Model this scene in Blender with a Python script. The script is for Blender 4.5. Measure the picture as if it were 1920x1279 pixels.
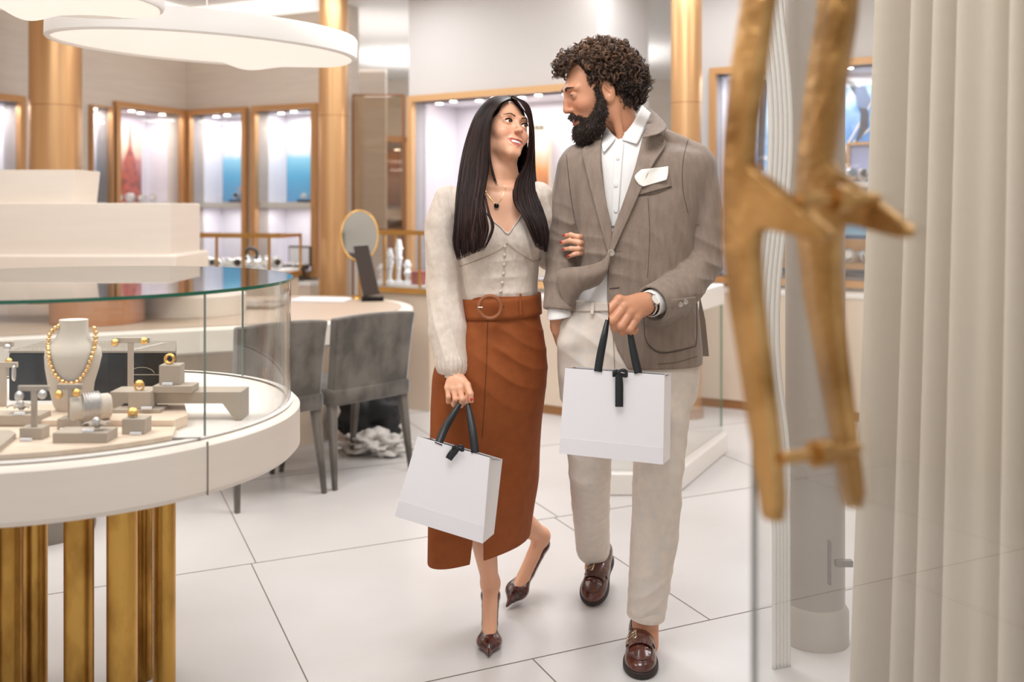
import bpy, bmesh, math, random
import numpy as np
from mathutils import Vector, Matrix, noise as mnoise
from mathutils.bvhtree import BVHTree
random.seed(7); rng = np.random.default_rng(7)
SC = bpy.context.scene
for o in list(bpy.data.objects): bpy.data.objects.remove(o)
# ------------------------------------------------------------ camera, world, light, exposure
FPX = 1867.0; HZ = 385.0; CAMZ = 1.36
cam_d = bpy.data.cameras.new('camera'); cam = bpy.data.objects.new('camera', cam_d)
SC.collection.objects.link(cam); SC.camera = cam
cam.location = (0, 0, CAMZ); cam.rotation_euler = (math.pi/2, 0, 0)
cam_d.sensor_width = 36.0; cam_d.lens = FPX/1920*36.0
cam_d.shift_y = -(639.5-HZ)/1920
cam_d.dof.use_dof = True; cam_d.dof.focus_distance = 2.96; cam_d.dof.aperture_fstop = 2.0
cam_d.clip_start = 0.05
W = bpy.data.worlds.new('world'); SC.world = W; W.use_nodes = True
W.node_tree.nodes['Background'].inputs[0].default_value = (.975, 0.985, 1.0, 1)
W.node_tree.nodes['Background'].inputs[1].default_value = 0.88
SC.view_settings.view_transform = 'Standard'; SC.view_settings.look = 'None'
SC.view_settings.gamma = 1.0; SC.view_settings.use_curve_mapping = False
SC.view_settings.exposure = -0.13
SC.cycles.max_bounces = 8; SC.cycles.transparent_max_bounces = 24
SC.cycles.diffuse_bounces = 4; SC.cycles.glossy_bounces = 4
SC.cycles.caustics_reflective = False; SC.cycles.caustics_refractive = False
SC.cycles.sample_clamp_indirect = 6.0
def lamp(name, kind, loc, energy, size=0.3, size_y=None, color=(1, .97, .93), rot=(0, 0, 0), angle=None):
    d = bpy.data.lights.new(name, kind); o = bpy.data.objects.new(name, d); SC.collection.objects.link(o)
    o.location = loc; o.rotation_euler = rot; d.energy = energy; d.color = color
    if kind == 'AREA':
        d.size = size
        if size_y: d.shape = 'RECTANGLE'; d.size_y = size_y
    elif kind == 'SPOT':
        d.spot_size = angle or math.radians(80); d.spot_blend = .6; d.shadow_soft_size = size
    else: d.shadow_soft_size = size
    return o
# broad area lights set under the ceiling, standing in for the shop's lamps
for i, (x, y, e) in enumerate([(-2.2, 1.8, 34), (0.0, 1.9, 42), (2.2, 2.2, 13), (-2.2, 4.4, 30), (0.3, 4.3, 42), (2.3, 4.6, 30),
                  (-1.2, 6.6, 26), (1.0, 6.1, 26), (-0.9, 9.6, 26), (.9, 9.6, 22)]):
    lamp('ceiling_light', 'AREA', (x, y, 2.91), e, 1.0, color=(.965, .98, 1.0))
# unseen upward lights added below the ceiling to brighten it
for x, y, e in ((-1.0, 10.6, 16), (.9, 10.4, 14), (-2.1, 6.6, 7), (.6, 5.6, 8), (-1.2, 8.6, 6)):
    lamp('ceiling_fill', 'AREA', (x, y, 2.55), e, 1.2, color=(.98, .98, 1.0), rot=(math.pi, 0, 0))
# ------------------------------------------------------------ helpers
def P(px, py, Y): return np.array([(px-960)/FPX*Y, Y, CAMZ-(py-HZ)/FPX*Y])
def PZ(px, py, z):
    Y = (CAMZ-z)*FPX/(py-HZ); return P(px, py, Y)
def srgb(h):
    if isinstance(h, str): c = [int(h[i:i+2], 16)/255 for i in (0, 2, 4)]
    else: c = [v/255 for v in h]
    return tuple(((v/12.92) if v <= .04045 else ((v+.055)/1.055)**2.4) for v in c)+(1,)
MATS = {}
def mat(name, col, rough=.5, metal=0., bump=None, vary=None, emis=None, spec=None, sheen=None, coat=None, sss=None, vcol=None, trans=None, wave=None, aniso=None):
    """procedural Principled material. bump=(scale,strength[,stretch]); vary=(scale,colour2[,stretch,lo,hi])"""
    if name in MATS: return MATS[name]
    m = bpy.data.materials.new(name); m.use_nodes = True; MATS[name] = m
    nt = m.node_tree; N = nt.nodes; L = nt.links; b = N['Principled BSDF']
    c = srgb(col); b.inputs['Base Color'].default_value = c
    b.inputs['Roughness'].default_value = rough; b.inputs['Metallic'].default_value = metal
    if spec is not None: b.inputs['Specular IOR Level'].default_value = spec
    if sheen: b.inputs['Sheen Weight'].default_value = sheen; b.inputs['Sheen Roughness'].default_value = .4
    if coat: b.inputs['Coat Weight'].default_value = coat; b.inputs['Coat Roughness'].default_value = .12
    if sss: b.inputs['Subsurface Weight'].default_value = sss; b.inputs['Subsurface Radius'].default_value = (.012, .004, .002); b.inputs['Subsurface Scale'].default_value = 1.0
    if trans: b.inputs['Transmission Weight'].default_value = trans
    if aniso: b.inputs['Anisotropic'].default_value = aniso
    if emis: b.inputs['Emission Color'].default_value = srgb(emis[0]); b.inputs['Emission Strength'].default_value = emis[1]
    def coords(stretch):
        tc = N.new('ShaderNodeTexCoord'); mp = N.new('ShaderNodeMapping'); L.new(tc.outputs['Object'], mp.inputs[0])
        mp.inputs['Scale'].default_value = stretch or (1, 1, 1); return mp.outputs[0]
    src = None
    if vcol:
        a = N.new('ShaderNodeAttribute'); a.attribute_name = 'Col'; src = a.outputs['Color']; L.new(src, b.inputs['Base Color'])
    if vary:
        nz = N.new('ShaderNodeTexNoise'); nz.inputs['Scale'].default_value = vary[0]; nz.inputs['Detail'].default_value = 6
        L.new(coords(vary[2] if len(vary) > 2 else None), nz.inputs['Vector'])
        mr = N.new('ShaderNodeMapRange'); mr.inputs['From Min'].default_value = vary[3] if len(vary) > 3 else .35
        mr.inputs['From Max'].default_value = vary[4] if len(vary) > 4 else .65
        L.new(nz.outputs['Fac'], mr.inputs['Value'])
        mx = N.new('ShaderNodeMix'); mx.data_type = 'RGBA'; L.new(mr.outputs[0], mx.inputs[0])
        if src: L.new(src, mx.inputs[6])
        else: mx.inputs[6].default_value = c
        mx.inputs[7].default_value = srgb(vary[1]); L.new(mx.outputs[2], b.inputs['Base Color'])
    if bump:
        nb = N.new('ShaderNodeTexNoise'); nb.inputs['Scale'].default_value = bump[0]; nb.inputs['Detail'].default_value = 5
        L.new(coords(bump[2] if len(bump) > 2 else None), nb.inputs['Vector'])
        bp = N.new('ShaderNodeBump'); bp.inputs['Strength'].default_value = bump[1]; bp.inputs['Distance'].default_value = .01
        L.new(nb.outputs['Fac'], bp.inputs['Height']); last = bp
        if wave:
            w2 = N.new('ShaderNodeTexNoise'); w2.inputs['Scale'].default_value = wave[0]; w2.inputs['Detail'].default_value = 3
            L.new(coords(wave[2] if len(wave) > 2 else None), w2.inputs['Vector'])
            b2 = N.new('ShaderNodeBump'); b2.inputs['Strength'].default_value = wave[1]; b2.inputs['Distance'].default_value = .02
            L.new(w2.outputs['Fac'], b2.inputs['Height']); L.new(bp.outputs[0], b2.inputs['Normal']); last = b2
        L.new(last.outputs[0], b.inputs['Normal'])
    return m
def glassmat(name, tint=(.93, .97, .95), ior=1.5, rough=0.0, boost=1.0):
    if name in MATS: return MATS[name]
    m = bpy.data.materials.new(name); m.use_nodes = True; MATS[name] = m
    nt = m.node_tree; N = nt.nodes; L = nt.links; N.remove(N['Principled BSDF'])
    t = N.new('ShaderNodeBsdfTransparent'); t.inputs[0].default_value = tint+(1,)
    g = N.new('ShaderNodeBsdfGlossy'); g.inputs['Roughness'].default_value = rough
    lw = N.new('ShaderNodeLayerWeight'); lw.inputs[0].default_value = .5
    pw = N.new('ShaderNodeMath'); pw.operation = 'POWER'; pw.inputs[1].default_value = 5; L.new(lw.outputs['Facing'], pw.inputs[0])
    f = N.new('ShaderNodeMath'); f.operation = 'MULTIPLY_ADD'; f.inputs[1].default_value = .96; f.inputs[2].default_value = .04; L.new(pw.outputs[0], f.inputs[0])
    mu = N.new('ShaderNodeMath'); mu.operation = 'MULTIPLY'; mu.use_clamp = True; mu.inputs[1].default_value = boost; L.new(f.outputs[0], mu.inputs[0])
    mx = N.new('ShaderNodeMixShader'); L.new(mu.outputs[0], mx.inputs[0]); L.new(t.outputs[0], mx.inputs[1]); L.new(g.outputs[0], mx.inputs[2])
    L.new(mx.outputs[0], N['Material Output'].inputs[0]); return m
def raw(name, V, F, m=None, smooth=False, sharp=None):
    me = bpy.data.meshes.new(name); V = np.asarray(V, dtype=np.float32)
    if isinstance(F, np.ndarray):
        n, k = F.shape
        me.vertices.add(len(V)); me.vertices.foreach_set('co', V.ravel())
        me.loops.add(n*k); me.loops.foreach_set('vertex_index', F.astype(np.int32).ravel())
        me.polygons.add(n); me.polygons.foreach_set('loop_start', np.arange(0, n*k, k, dtype=np.int32))
        me.polygons.foreach_set('loop_total', np.full(n, k, dtype=np.int32)); me.update(calc_edges=True)
    else: me.from_pydata([tuple(map(float, v)) for v in V], [], F)
    if m: me.materials.append(m)
    if smooth: me.polygons.foreach_set('use_smooth', np.ones(len(me.polygons), dtype=bool))
    if sharp: me.set_sharp_from_angle(angle=math.radians(sharp))
    me.update(); return me
def link(name, me, parent=None, loc=None):
    o = bpy.data.objects.new(name, me); SC.collection.objects.link(o)
    if parent: o.parent = parent
    if loc is not None: o.location = loc
    return o
def tag(o, label=None, cat=None, group=None, kind=None):
    if label: o['label'] = label
    if cat: o['category'] = cat
    if group: o['group'] = group
    if kind: o['kind'] = kind
    return o
def thing(name, label, cat, loc=(0, 0, 0), rotz=0, group=None):
    o = bpy.data.objects.new(name, None); SC.collection.objects.link(o); o.location = loc; o.rotation_euler = (0, 0, rotz)
    o.empty_display_size = .05
    return tag(o, label, cat, group)
def dup(o, parent=None):
    c = o.copy(); SC.collection.objects.link(c); c.parent = parent
    for ch in [x for x in KIDS.get(o.name, [])]:
        d = dup(ch, c)
    return c
KIDS = {}
class MB:
    """collects shapes into one mesh"""
    def __init__(s): s.V = []; s.F = []; s.mi = []; s.cur = 0; s.mats = []
    def m(s, mt):
        if mt not in s.mats: s.mats.append(mt)
        s.cur = s.mats.index(mt); return s
    def add(s, V, F):
        o = len(s.V); s.V.extend([tuple(map(float, v)) for v in V]); s.F.extend([tuple(int(i)+o for i in f) for f in F]); s.mi.extend([s.cur]*len(F)); return s
    def box(s, c, d, rz=0, bev=0):
        x, y, z = [v/2 for v in d]; b = min(bev, x*.99, y*.99, z*.99)
        cs, sn = math.cos(rz), math.sin(rz)
        def T(p): return (c[0]+p[0]*cs-p[1]*sn, c[1]+p[0]*sn+p[1]*cs, c[2]+p[2])
        if b <= 0:
            V = [(i, j, k) for k in (-z, z) for j in (-y, y) for i in (-x, x)]
            return s.add([T(v) for v in V], [(0, 2, 3, 1), (4, 5, 7, 6), (0, 1, 5, 4), (1, 3, 7, 5), (3, 2, 6, 7), (2, 0, 4, 6)])
        bm = bmesh.new(); bmesh.ops.create_cube(bm, size=1)
        for v in bm.verts: v.co = Vector((v.co.x*2*x, v.co.y*2*y, v.co.z*2*z))
        bmesh.ops.bevel(bm, geom=bm.edges[:], offset=b, segments=2, affect='EDGES', profile=.5)
        bm.verts.index_update(); s.add([T(v.co) for v in bm.verts], [[v.index for v in f.verts] for f in bm.faces]); bm.free(); return s
    def lathe(s, prof, c=(0, 0, 0), n=32, a0=0, a1=2*math.pi, sx=1, sy=1, axis='z'):
        full = abs(a1-a0-2*math.pi) < 1e-6; k = n if full else n+1; V = []; F = []
        for i in range(k):
            a = a0+(a1-a0)*i/n
            for r, z in prof:
                p = (r*math.cos(a)*sx, r*math.sin(a)*sy, z)
                if axis == 'y': p = (p[0], p[2], p[1])
                if axis == 'x': p = (p[2], p[0], p[1])
                V.append((c[0]+p[0], c[1]+p[1], c[2]+p[2]))
        m = len(prof)
        for i in range(n):
            j = (i+1) % k
            for q in range(m-1): F.append((i*m+q, j*m+q, j*m+q+1, i*m+q+1))
        return s.add(V, F)
    def tube(s, pts, r, n=8, cap=True, flat=None):
        pts = [np.array(p, float) for p in pts]; rs = r if hasattr(r, '__len__') else [r]*len(pts); V = []; F = []
        up = None
        for i, p in enumerate(pts):
            t = pts[min(i+1, len(pts)-1)]-pts[max(i-1, 0)]; t /= (np.linalg.norm(t)+1e-12)
            if up is None: up = np.array([0, 0, 1.]) if abs(t[2]) < .9 else np.array([1., 0, 0])
            a = np.cross(t, up); a /= np.linalg.norm(a)+1e-12; b = np.cross(a, t); up = b
            for j in range(n):
                th = 2*math.pi*j/n; V.append(p+rs[i]*(a*math.cos(th)*(flat or 1)+b*math.sin(th)))
        for i in range(len(pts)-1):
            for j in range(n): F.append((i*n+j, i*n+(j+1) % n, (i+1)*n+(j+1) % n, (i+1)*n+j))
        if cap: F.append(tuple(range(n))[::-1]); F.append(tuple((len(pts)-1)*n+j for j in range(n)))
        return s.add(V, F)
    def prism(s, poly, z0, z1):
        n = len(poly); V = [(x, y, z0) for x, y in poly]+[(x, y, z1) for x, y in poly]
        F = [tuple(range(n))[::-1], tuple(range(n, 2*n))]+[(i, (i+1) % n, n+(i+1) % n, n+i) for i in range(n)]
        return s.add(V, F)
    def fprism(s, poly, o, u, w, t):
        """polygon in plane (u,w) at o, extruded by vector t"""
        o, u, w, t = [np.array(q, float) for q in (o, u, w, t)]; n = len(poly)
        V = [o+u*a+w*b for a, b in poly]; V += [v+t for v in V]
        F = [tuple(range(n)), tuple(range(n, 2*n))[::-1]]+[(i, (i+1) % n, n+(i+1) % n, n+i) for i in range(n)]
        return s.add(V, F)
    def sphere(s, c, r, n=12, sc=(1, 1, 1)):
        m = max(4, n//2); V = []; F = []
        for i in range(m+1):
            ph = math.pi*i/m
            for j in range(n):
                th = 2*math.pi*j/n; V.append((c[0]+r*sc[0]*math.sin(ph)*math.cos(th), c[1]+r*sc[1]*math.sin(ph)*math.sin(th), c[2]+r*sc[2]*math.cos(ph)))
        for i in range(m):
            for j in range(n): F.append((i*n+j, (i+1)*n+j, (i+1)*n+(j+1) % n, i*n+(j+1) % n))
        return s.add(V, F)
    def grid(s, A):
        """A: (n,m,3)"""
        n, m = A.shape[:2]; V = A.reshape(-1, 3)
        return s.add(V, [(i*m+j, i*m+j+1, (i+1)*m+j+1, (i+1)*m+j) for i in range(n-1) for j in range(m-1)])
    def build(s, name, mt=None, parent=None, smooth=None, world=True, bevel=0, solid=0, subsurf=0):
        V = np.array(s.V)
        if parent is not None and world:
            pl = parent
            off = np.zeros(3)
            while pl is not None: off += np.array(pl.location); pl = pl.parent
            V = V-off
        me = raw(name, V, s.F, mt)
        if s.mats:
            if mt is None:
                for q in s.mats: me.materials.append(q)
                me.polygons.foreach_set('material_index', np.array(s.mi, dtype=np.int32))
        bm = bmesh.new(); bm.from_mesh(me); bmesh.ops.remove_doubles(bm, verts=bm.verts[:], dist=1e-6); bmesh.ops.recalc_face_normals(bm, faces=bm.faces[:]); bm.to_mesh(me); bm.free()
        if smooth is not None:
            me.polygons.foreach_set('use_smooth', np.ones(len(me.polygons), dtype=bool)); me.set_sharp_from_angle(angle=math.radians(smooth))
        o = link(name, me, parent)
        if parent is not None: KIDS.setdefault(parent.name, []).append(o)
        if solid: q = o.modifiers.new('s', 'SOLIDIFY'); q.thickness = solid; q.offset = 0
        if bevel: q = o.modifiers.new('b', 'BEVEL'); q.width = bevel; q.segments = 2; q.limit_method = 'ANGLE'
        if subsurf: q = o.modifiers.new('u', 'SUBSURF'); q.levels = subsurf; q.render_levels = subsurf
        return o
def struct(o): o['kind'] = 'structure'; return o
def spline(pts, n):
    pts = np.array(pts, float); k = len(pts); t = np.linspace(0, k-1, n); out = []
    for x in t:
        i = min(int(x), k-2); f = x-i
        p0 = pts[max(i-1, 0)]; p1 = pts[i]; p2 = pts[i+1]; p3 = pts[min(i+2, k-1)]
        out.append(.5*((2*p1)+(-p0+p2)*f+(2*p0-5*p1+4*p2-p3)*f*f+(-p0+3*p1-3*p2+p3)*f**3))
    return np.array(out)
# ------------------------------------------------------------ materials
m_floor_tile = mat('floor_stone', (208, 204, 202), .28, vary=(1.3, (199, 194, 191)), bump=(140, .03), spec=.4)
m_grout = mat('grout', (120, 108, 98), .8)
m_wall = mat('taupe_wall', (224, 210, 196), .6, vary=(3, (218, 204, 190), (1, 1, 12)))
m_wall_w = mat('white_wall', (208, 203, 200), .5)
m_ceil = mat('ceiling_paint', (232, 228, 222), .6)
m_niche = mat('niche_lining', (232, 228, 236), .5)
m_frame = mat('satin_copper', (206, 158, 108), .38, .45, vary=(2, (198, 148, 98), (1, 1, .2)))
m_colm = mat('brushed_copper', (212, 168, 122), .34, .7, vary=(4, (202, 156, 108), (3, 3, .15)), bump=(60, .02, (6, 6, .1)))
m_cream = mat('cream_lacquer', (226, 214, 201), .38, vary=(2.5, (223, 211, 198), (1, 1, 12)), bump=(14, .01, (1, 1, 20)))
m_cream2 = mat('pale_beige_panel', (219, 200, 180), .45)
m_whitelac = mat('white_lacquer', (236, 230, 224), .3)
m_plinth = mat('bronze_plinth', (166, 118, 76), .4, .4)
m_brass = mat('aged_brass', (206, 160, 82), .36, .85, vary=(5, (158, 114, 50), (2.5, 2.5, 1), .42, .66), bump=(22, .1, (2, 2, .6)))
m_brass2 = mat('bright_brass', (205, 160, 92), .28, .9)
m_hammer = mat('hammered_gold_brass', (206, 162, 104), .28, .95, vary=(11, (146, 106, 56), None, .4, .7), bump=(34, .35), wave=(60, .18))
m_green_edge = mat('glass_edge_green', (60, 140, 104), .15, 0, trans=.3)
m_glass = glassmat('clear_glass', (.98, .985, .98))
m_gold = mat('gold', (240, 198, 134), .25, 1.0, bump=(180, .15))
m_silver = mat('silver', (225, 222, 220), .2, 1.0)
m_linen = mat('grey_linen', (176, 161, 145), .8, bump=(400, .15), sheen=.2)
m_bustlinen = mat('light_grey_linen', (206, 193, 178), .8, bump=(400, .1))
m_palewood = mat('pale_maple', (232, 212, 192), .4, vary=(6, (224, 199, 176), (1, 9, 1)))
m_black = mat('black_gloss', (10, 9, 9), .18, spec=.3)
m_blackm = mat('black_matte', (22, 22, 24), .6)
m_velvet = mat('grey_velvet', (104, 97, 89), .85, vary=(9, (70, 64, 57), (1, 1, .6), .4, .62), sheen=.7, bump=(250, .15))
m_lightdisc = mat('lamp_glow', (255, 250, 240), .5, emis=((255, 246, 232), 14))
m_whitepaper = mat('white_card', (243, 239, 240), .55)
# ------------------------------------------------------------ the room
CE = 2.93
fl = MB().m(m_floor_tile); fl.box((0, 6, -.05), (12, 18, .1)); fl = struct(fl.build('floor'))
# grout joints: thin dark strips set flush with the tiles
def floor_pt(px, py): p = PZ(px, py, 0); return p[:2]
gA = floor_pt(480, 1055.8); gA2 = floor_pt(590, 1279); gB1 = floor_pt(800, 1279); gB2 = floor_pt(1330, 1163)
dA = (gA2-gA)/np.linalg.norm(gA2-gA); dB = (gB2-gB1)/np.linalg.norm(gB2-gB1)
g = MB()
def joint(p, q, w=.0035):
    p = np.array(p); q = np.array(q); d = (q-p); L = np.linalg.norm(d); c = (p+q)/2
    g.box((c[0], c[1], .0004), (L, w, .0012), math.atan2(d[1], d[0]))
def inter(p, d, q, e):
    M_ = np.array([[d[0], -e[0]], [d[1], -e[1]]]); t = np.linalg.solve(M_, np.array(q)-np.array(p)); return np.array(p)+d*t[0]
# two rows of the long joints, cross joints staggered between them
rowp = (gB2-gA)@np.array([dB[1]*-1, dB[0]]); nrm = np.array([-dB[1], dB[0]]); rw = abs((gB1-gA)@nrm)
base = gB1
for k in range(-2, 9):
    a = base+nrm*rw*k; joint(a-dB*6, a+dB*6)
    if k == 0: offs = floor_pt(1332, 1163)
sB = {0: floor_pt(1332, 1163), -1: floor_pt(1000, 1237), 1: gA}
for k in range(-2, 8):
    s0 = sB.get(k, (gA if k % 2 else floor_pt(1332, 1163)))
    a0 = base+nrm*rw*k; a1 = a0+nrm*rw
    for j in range(-5, 6):
        if k == -1: p = inter(a0, dB, sB[-1], dA)+dB*j*1.3; q = inter(a1, dB, sB[-1], dA)+dB*j*1.3
        elif k == 0: p = inter(a0, dB, sB[0], dA)+dB*j*1.3; q = inter(a1, dB, sB[0], dA)+dB*j*1.3
        else: p = inter(a0, dB, s0, dA)+dB*j*1.3; q = inter(a1, dB, s0, dA)+dB*j*1.3
        joint(p, q)
struct(g.build('trim_1', m_grout))
ce = MB().m(m_ceil); ce.box((0, 6.5, CE+.05), (12, 14, .1)); struct(ce.build('ceiling'))
C0 = np.array([-2.80, 8.56]); W2e = np.array([-1.27, 7.80]); W1s = np.array([-3.52, 6.85])
W3s = np.array([-.775, 7.48]); W3e = np.array([.564, 6.57]); W4s = np.array([1.335, 7.0]); W4e = np.array([3.5, 5.75])
def seg(A, B):
    A = np.array(A); B = np.array(B); L = np.linalg.norm(B-A); u = (B-A)/L; n = np.array([-u[1], u[0]])
    if n@((A+B)/2-np.array([0, 0])) < 0: n = -n
    return A, u, n, L
def sx(A, B, px):
    """distance along A-B at which image column px is met"""
    A, u, n, L = seg(A, B); r = (px-960)/FPX
    return (r*A[1]-A[0])/(u[0]-r*u[1])
def wall(name, A, B, z0, z1, mt, holes=(), th=.12):
    A, u, n, L = seg(A, B); mb = MB(); ang = math.atan2(u[1], u[0])
    def blk(s0, s1, a, b):
        if s1-s0 < 1e-4 or b-a < 1e-4: return
        c = A+u*(s0+s1)/2+n*th/2; mb.box((c[0], c[1], (a+b)/2), (s1-s0, th, b-a), ang)
    hs = sorted(holes); s = 0
    for (a, b, c, d) in hs:
        blk(s, a, z0, z1); blk(a, b, z0, c); blk(a, b, d, z1); s = b
    blk(s, L, z0, z1)
    return struct(mb.build(name, mt))
m_post_n = 0
def niche(A, B, s0, s1, z0, z1, label, depth=.34, fw=.045, shelf=(1.36,), spots=3, poster=None, power=3.4, group='framed wall niches', lin=None, frame_mat=None):
    A, u, n, L = seg(A, B); ang = math.atan2(u[1], u[0])
    c0 = A+u*(s0+s1)/2
    t = thing('display_niche', label, 'display niche', (c0[0], c0[1], z0), 0, group)
    def at(s, d, z): q = A+u*s+n*d; return (q[0], q[1], z)
    lm = lin or m_niche
    mb = MB(); w = s1-s0; h = z1-z0
    mb.box(at((s0+s1)/2, depth+.01, (z0+z1)/2), (w+.04, .02, h+.04), ang)
    mb.box(at(s0-.01, depth/2, (z0+z1)/2), (.02, depth, h+.04), ang); mb.box(at(s1+.01, depth/2, (z0+z1)/2), (.02, depth, h+.04), ang)
    mb.box(at((s0+s1)/2, depth/2, z0-.01), (w, depth, .02), ang); mb.box(at((s0+s1)/2, depth/2, z1+.01), (w, depth, .02), ang)
    mb.build('lining', lm, t)
    fr = MB(); d0 = -.02
    fr.box(at(s0-fw/2, d0+.0, (z0+z1)/2), (fw, .05, h+2*fw), ang); fr.box(at(s1+fw/2, d0, (z0+z1)/2), (fw, .05, h+2*fw), ang)
    fr.box(at((s0+s1)/2, d0, z1+fw/2), (w, .05, fw), ang); fr.box(at((s0+s1)/2, d0, z0-fw/2), (w, .05, fw), ang)
    fr.build('frame', frame_mat or m_frame, t)
    for z in shelf:
        mb = MB().box(at((s0+s1)/2, depth/2+.01, z), (w-.004, depth-.02, .045), ang); mb.build('shelf', m_whitelac, t)
    for i in range(spots):
        s = s0+w*(i+.5)/spots; mb = MB()
        q = at(s, .10 if i % 2 else .17, z1-.004)
        mb.lathe([(0, 0), (.024, 0), (.026, .006), (.0, .006)], q, 12); mb.build('spotlight', m_lightdisc, t)
    gl = MB().box(at((s0+s1)/2, -.002, (z0+z1)/2), (w-.002, .006, h-.002), ang); gl.build('glass_pane', m_glass, t)
    if poster: poster(t, at, s0, s1, z0, z1, depth, ang, u, n)
    for z in shelf:
        if z0 < z-.3: lamp('shelf_fill', 'AREA', at((s0+s1)/2, depth*.4, z-.03), power*.5, w*.7, depth*.4, color=(1, .98, .98), rot=(0, 0, ang))  # added light under the shelf, brightens the dark lower niche
    ql = at((s0+s1)/2, depth*.45, z1-.02)
    lamp('niche_light', 'AREA', ql, power, w*.7, depth*.5, color=(1, .96, .95), rot=(0, 0, ang))
    return t, at
def flat(mb, at, pts, d, th=.004):
    """polygon pts=(s,z) standing at depth d"""
    V = [at(s, d, z) for s, z in pts]+[at(s, d-th, z) for s, z in pts]; n = len(pts)
    mb.add(V, [tuple(range(n)), tuple(range(n, 2*n))[::-1]]+[(i, (i+1) % n, n+(i+1) % n, n+i) for i in range(n)])
def grad(name, stops, scale_z, z_off, noise=0):
    if name in MATS: return MATS[name]
    m = bpy.data.materials.new(name); m.use_nodes = True; MATS[name] = m; N = m.node_tree.nodes; L = m.node_tree.links; b = N['Principled BSDF']
    ge = N.new('ShaderNodeNewGeometry'); sp = N.new('ShaderNodeSeparateXYZ'); L.new(ge.outputs['Position'], sp.inputs[0])
    mr = N.new('ShaderNodeMapRange'); mr.inputs['From Min'].default_value = z_off; mr.inputs['From Max'].default_value = z_off+scale_z; L.new(sp.outputs[2], mr.inputs[0])
    r = N.new('ShaderNodeValToRGB'); fac = mr.outputs[0]
    if noise:
        nz = N.new('ShaderNodeTexNoise'); nz.inputs['Scale'].default_value = 14; L.new(ge.outputs['Position'], nz.inputs['Vector'])
        ma = N.new('ShaderNodeMath'); ma.operation = 'MULTIPLY_ADD'; ma.inputs[1].default_value = noise; L.new(nz.outputs['Fac'], ma.inputs[0]); L.new(fac, ma.inputs[2])
        m2 = N.new('ShaderNodeMath'); m2.operation = 'SUBTRACT'; m2.inputs[1].default_value = noise/2; L.new(ma.outputs[0], m2.inputs[0]); fac = m2.outputs[0]
    L.new(fac, r.inputs[0]); cr = r.color_ramp
    while len(cr.elements) < len(stops): cr.elements.new(.5)
    for e, (p, c) in zip(cr.elements, stops): e.position = p; e.color = srgb(c)
    L.new(r.outputs[0], b.inputs['Base Color']); b.inputs['Roughness'].default_value = .5
    return m
def poster_sea(t, at, s0, s1, z0, z1, depth, ang, u, n, light=False):
    m = grad('sea_print', [(0, (96, 160, 205)), (.25, (96, 184, 228)), (.42, (140, 208, 236)), (.47, (222, 234, 242)), (1, (232, 232, 242))], .85, 1.40, .04)
    mb = MB(); flat(mb, at, [(s0+.02, 1.39), (s1-.01, 1.39), (s1-.01, z1-.06), (s0+.02, z1-.06)], depth-.004); p = mb.build('picture', m, t)
def poster_light(t, at, s0, s1, z0, z1, depth, ang, u, n):
    poster_sea(t, at, s0, s1, z0, z1, depth, ang, u, n)
    w = s1-s0; mb = MB(); c = s0+w*.80
    flat(mb, at, [(c-.035, 1.5), (c+.035, 1.5), (c+.022, 1.93), (c-.022, 1.93)], depth-.009); mb.build('printed_tower', m_whitelac, t)
    mb = MB(); flat(mb, at, [(c-.024, 1.93), (c+.024, 1.93), (c+.015, 1.97), (c, 2.0), (c-.015, 1.97)], depth-.009); mb.build('printed_tower_top', mat('brick_red', (150, 70, 70), .5), t)
    mb = MB(); flat(mb, at, [(s0+w*.35, 1.49), (s1-.02, 1.46), (s1-.02, 1.50), (s0+w*.35, 1.52)], depth-.0095); mb.build('printed_pier', mat('pier', (190, 170, 170), .6), t)
def poster_city(t, at, s0, s1, z0, z1, depth, ang, u, n):
    m = grad('sunset_print', [(0, (100, 84, 100)), (.22, (150, 92, 104)), (.42, (206, 140, 140)), (.52, (246, 214, 194)), (.74, (240, 225, 214)), (.84, (214, 196, 214)), (.93, (108, 122, 170)), (1, (90, 104, 160))], .86, 1.36, .10)
    w = s1-s0; A__ = np.array(at(0, depth, 0))[:2]; e0 = max(s0, sx(A__, A__+u, 205)); e1 = min(s1-.01, sx(A__, A__+u, 264))
    mb = MB(); flat(mb, at, [(e0, 1.37), (e1, 1.37), (e1, z1-.05), (e0, z1-.05)], depth-.004); mb.build('picture', m, t)
    c = e0+(e1-e0)*.62
    mt = mat('tower_print', (150, 84, 80), .6, vary=(20, (216, 112, 90)), )
    mb = MB(); flat(mb, at, [(c-.12, 1.38), (c+.11, 1.38), (c+.10, 1.60), (c+.07, 1.66), (c+.06, 1.74), (c+.035, 1.80), (c+.012, 1.86), (c+.004, 2.04), (c-.004, 2.04), (c-.012, 1.86), (c-.035, 1.80), (c-.06, 1.74), (c-.075, 1.66), (c-.11, 1.58)], depth-.009); mb.build('printed_tower', mt, t)
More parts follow.
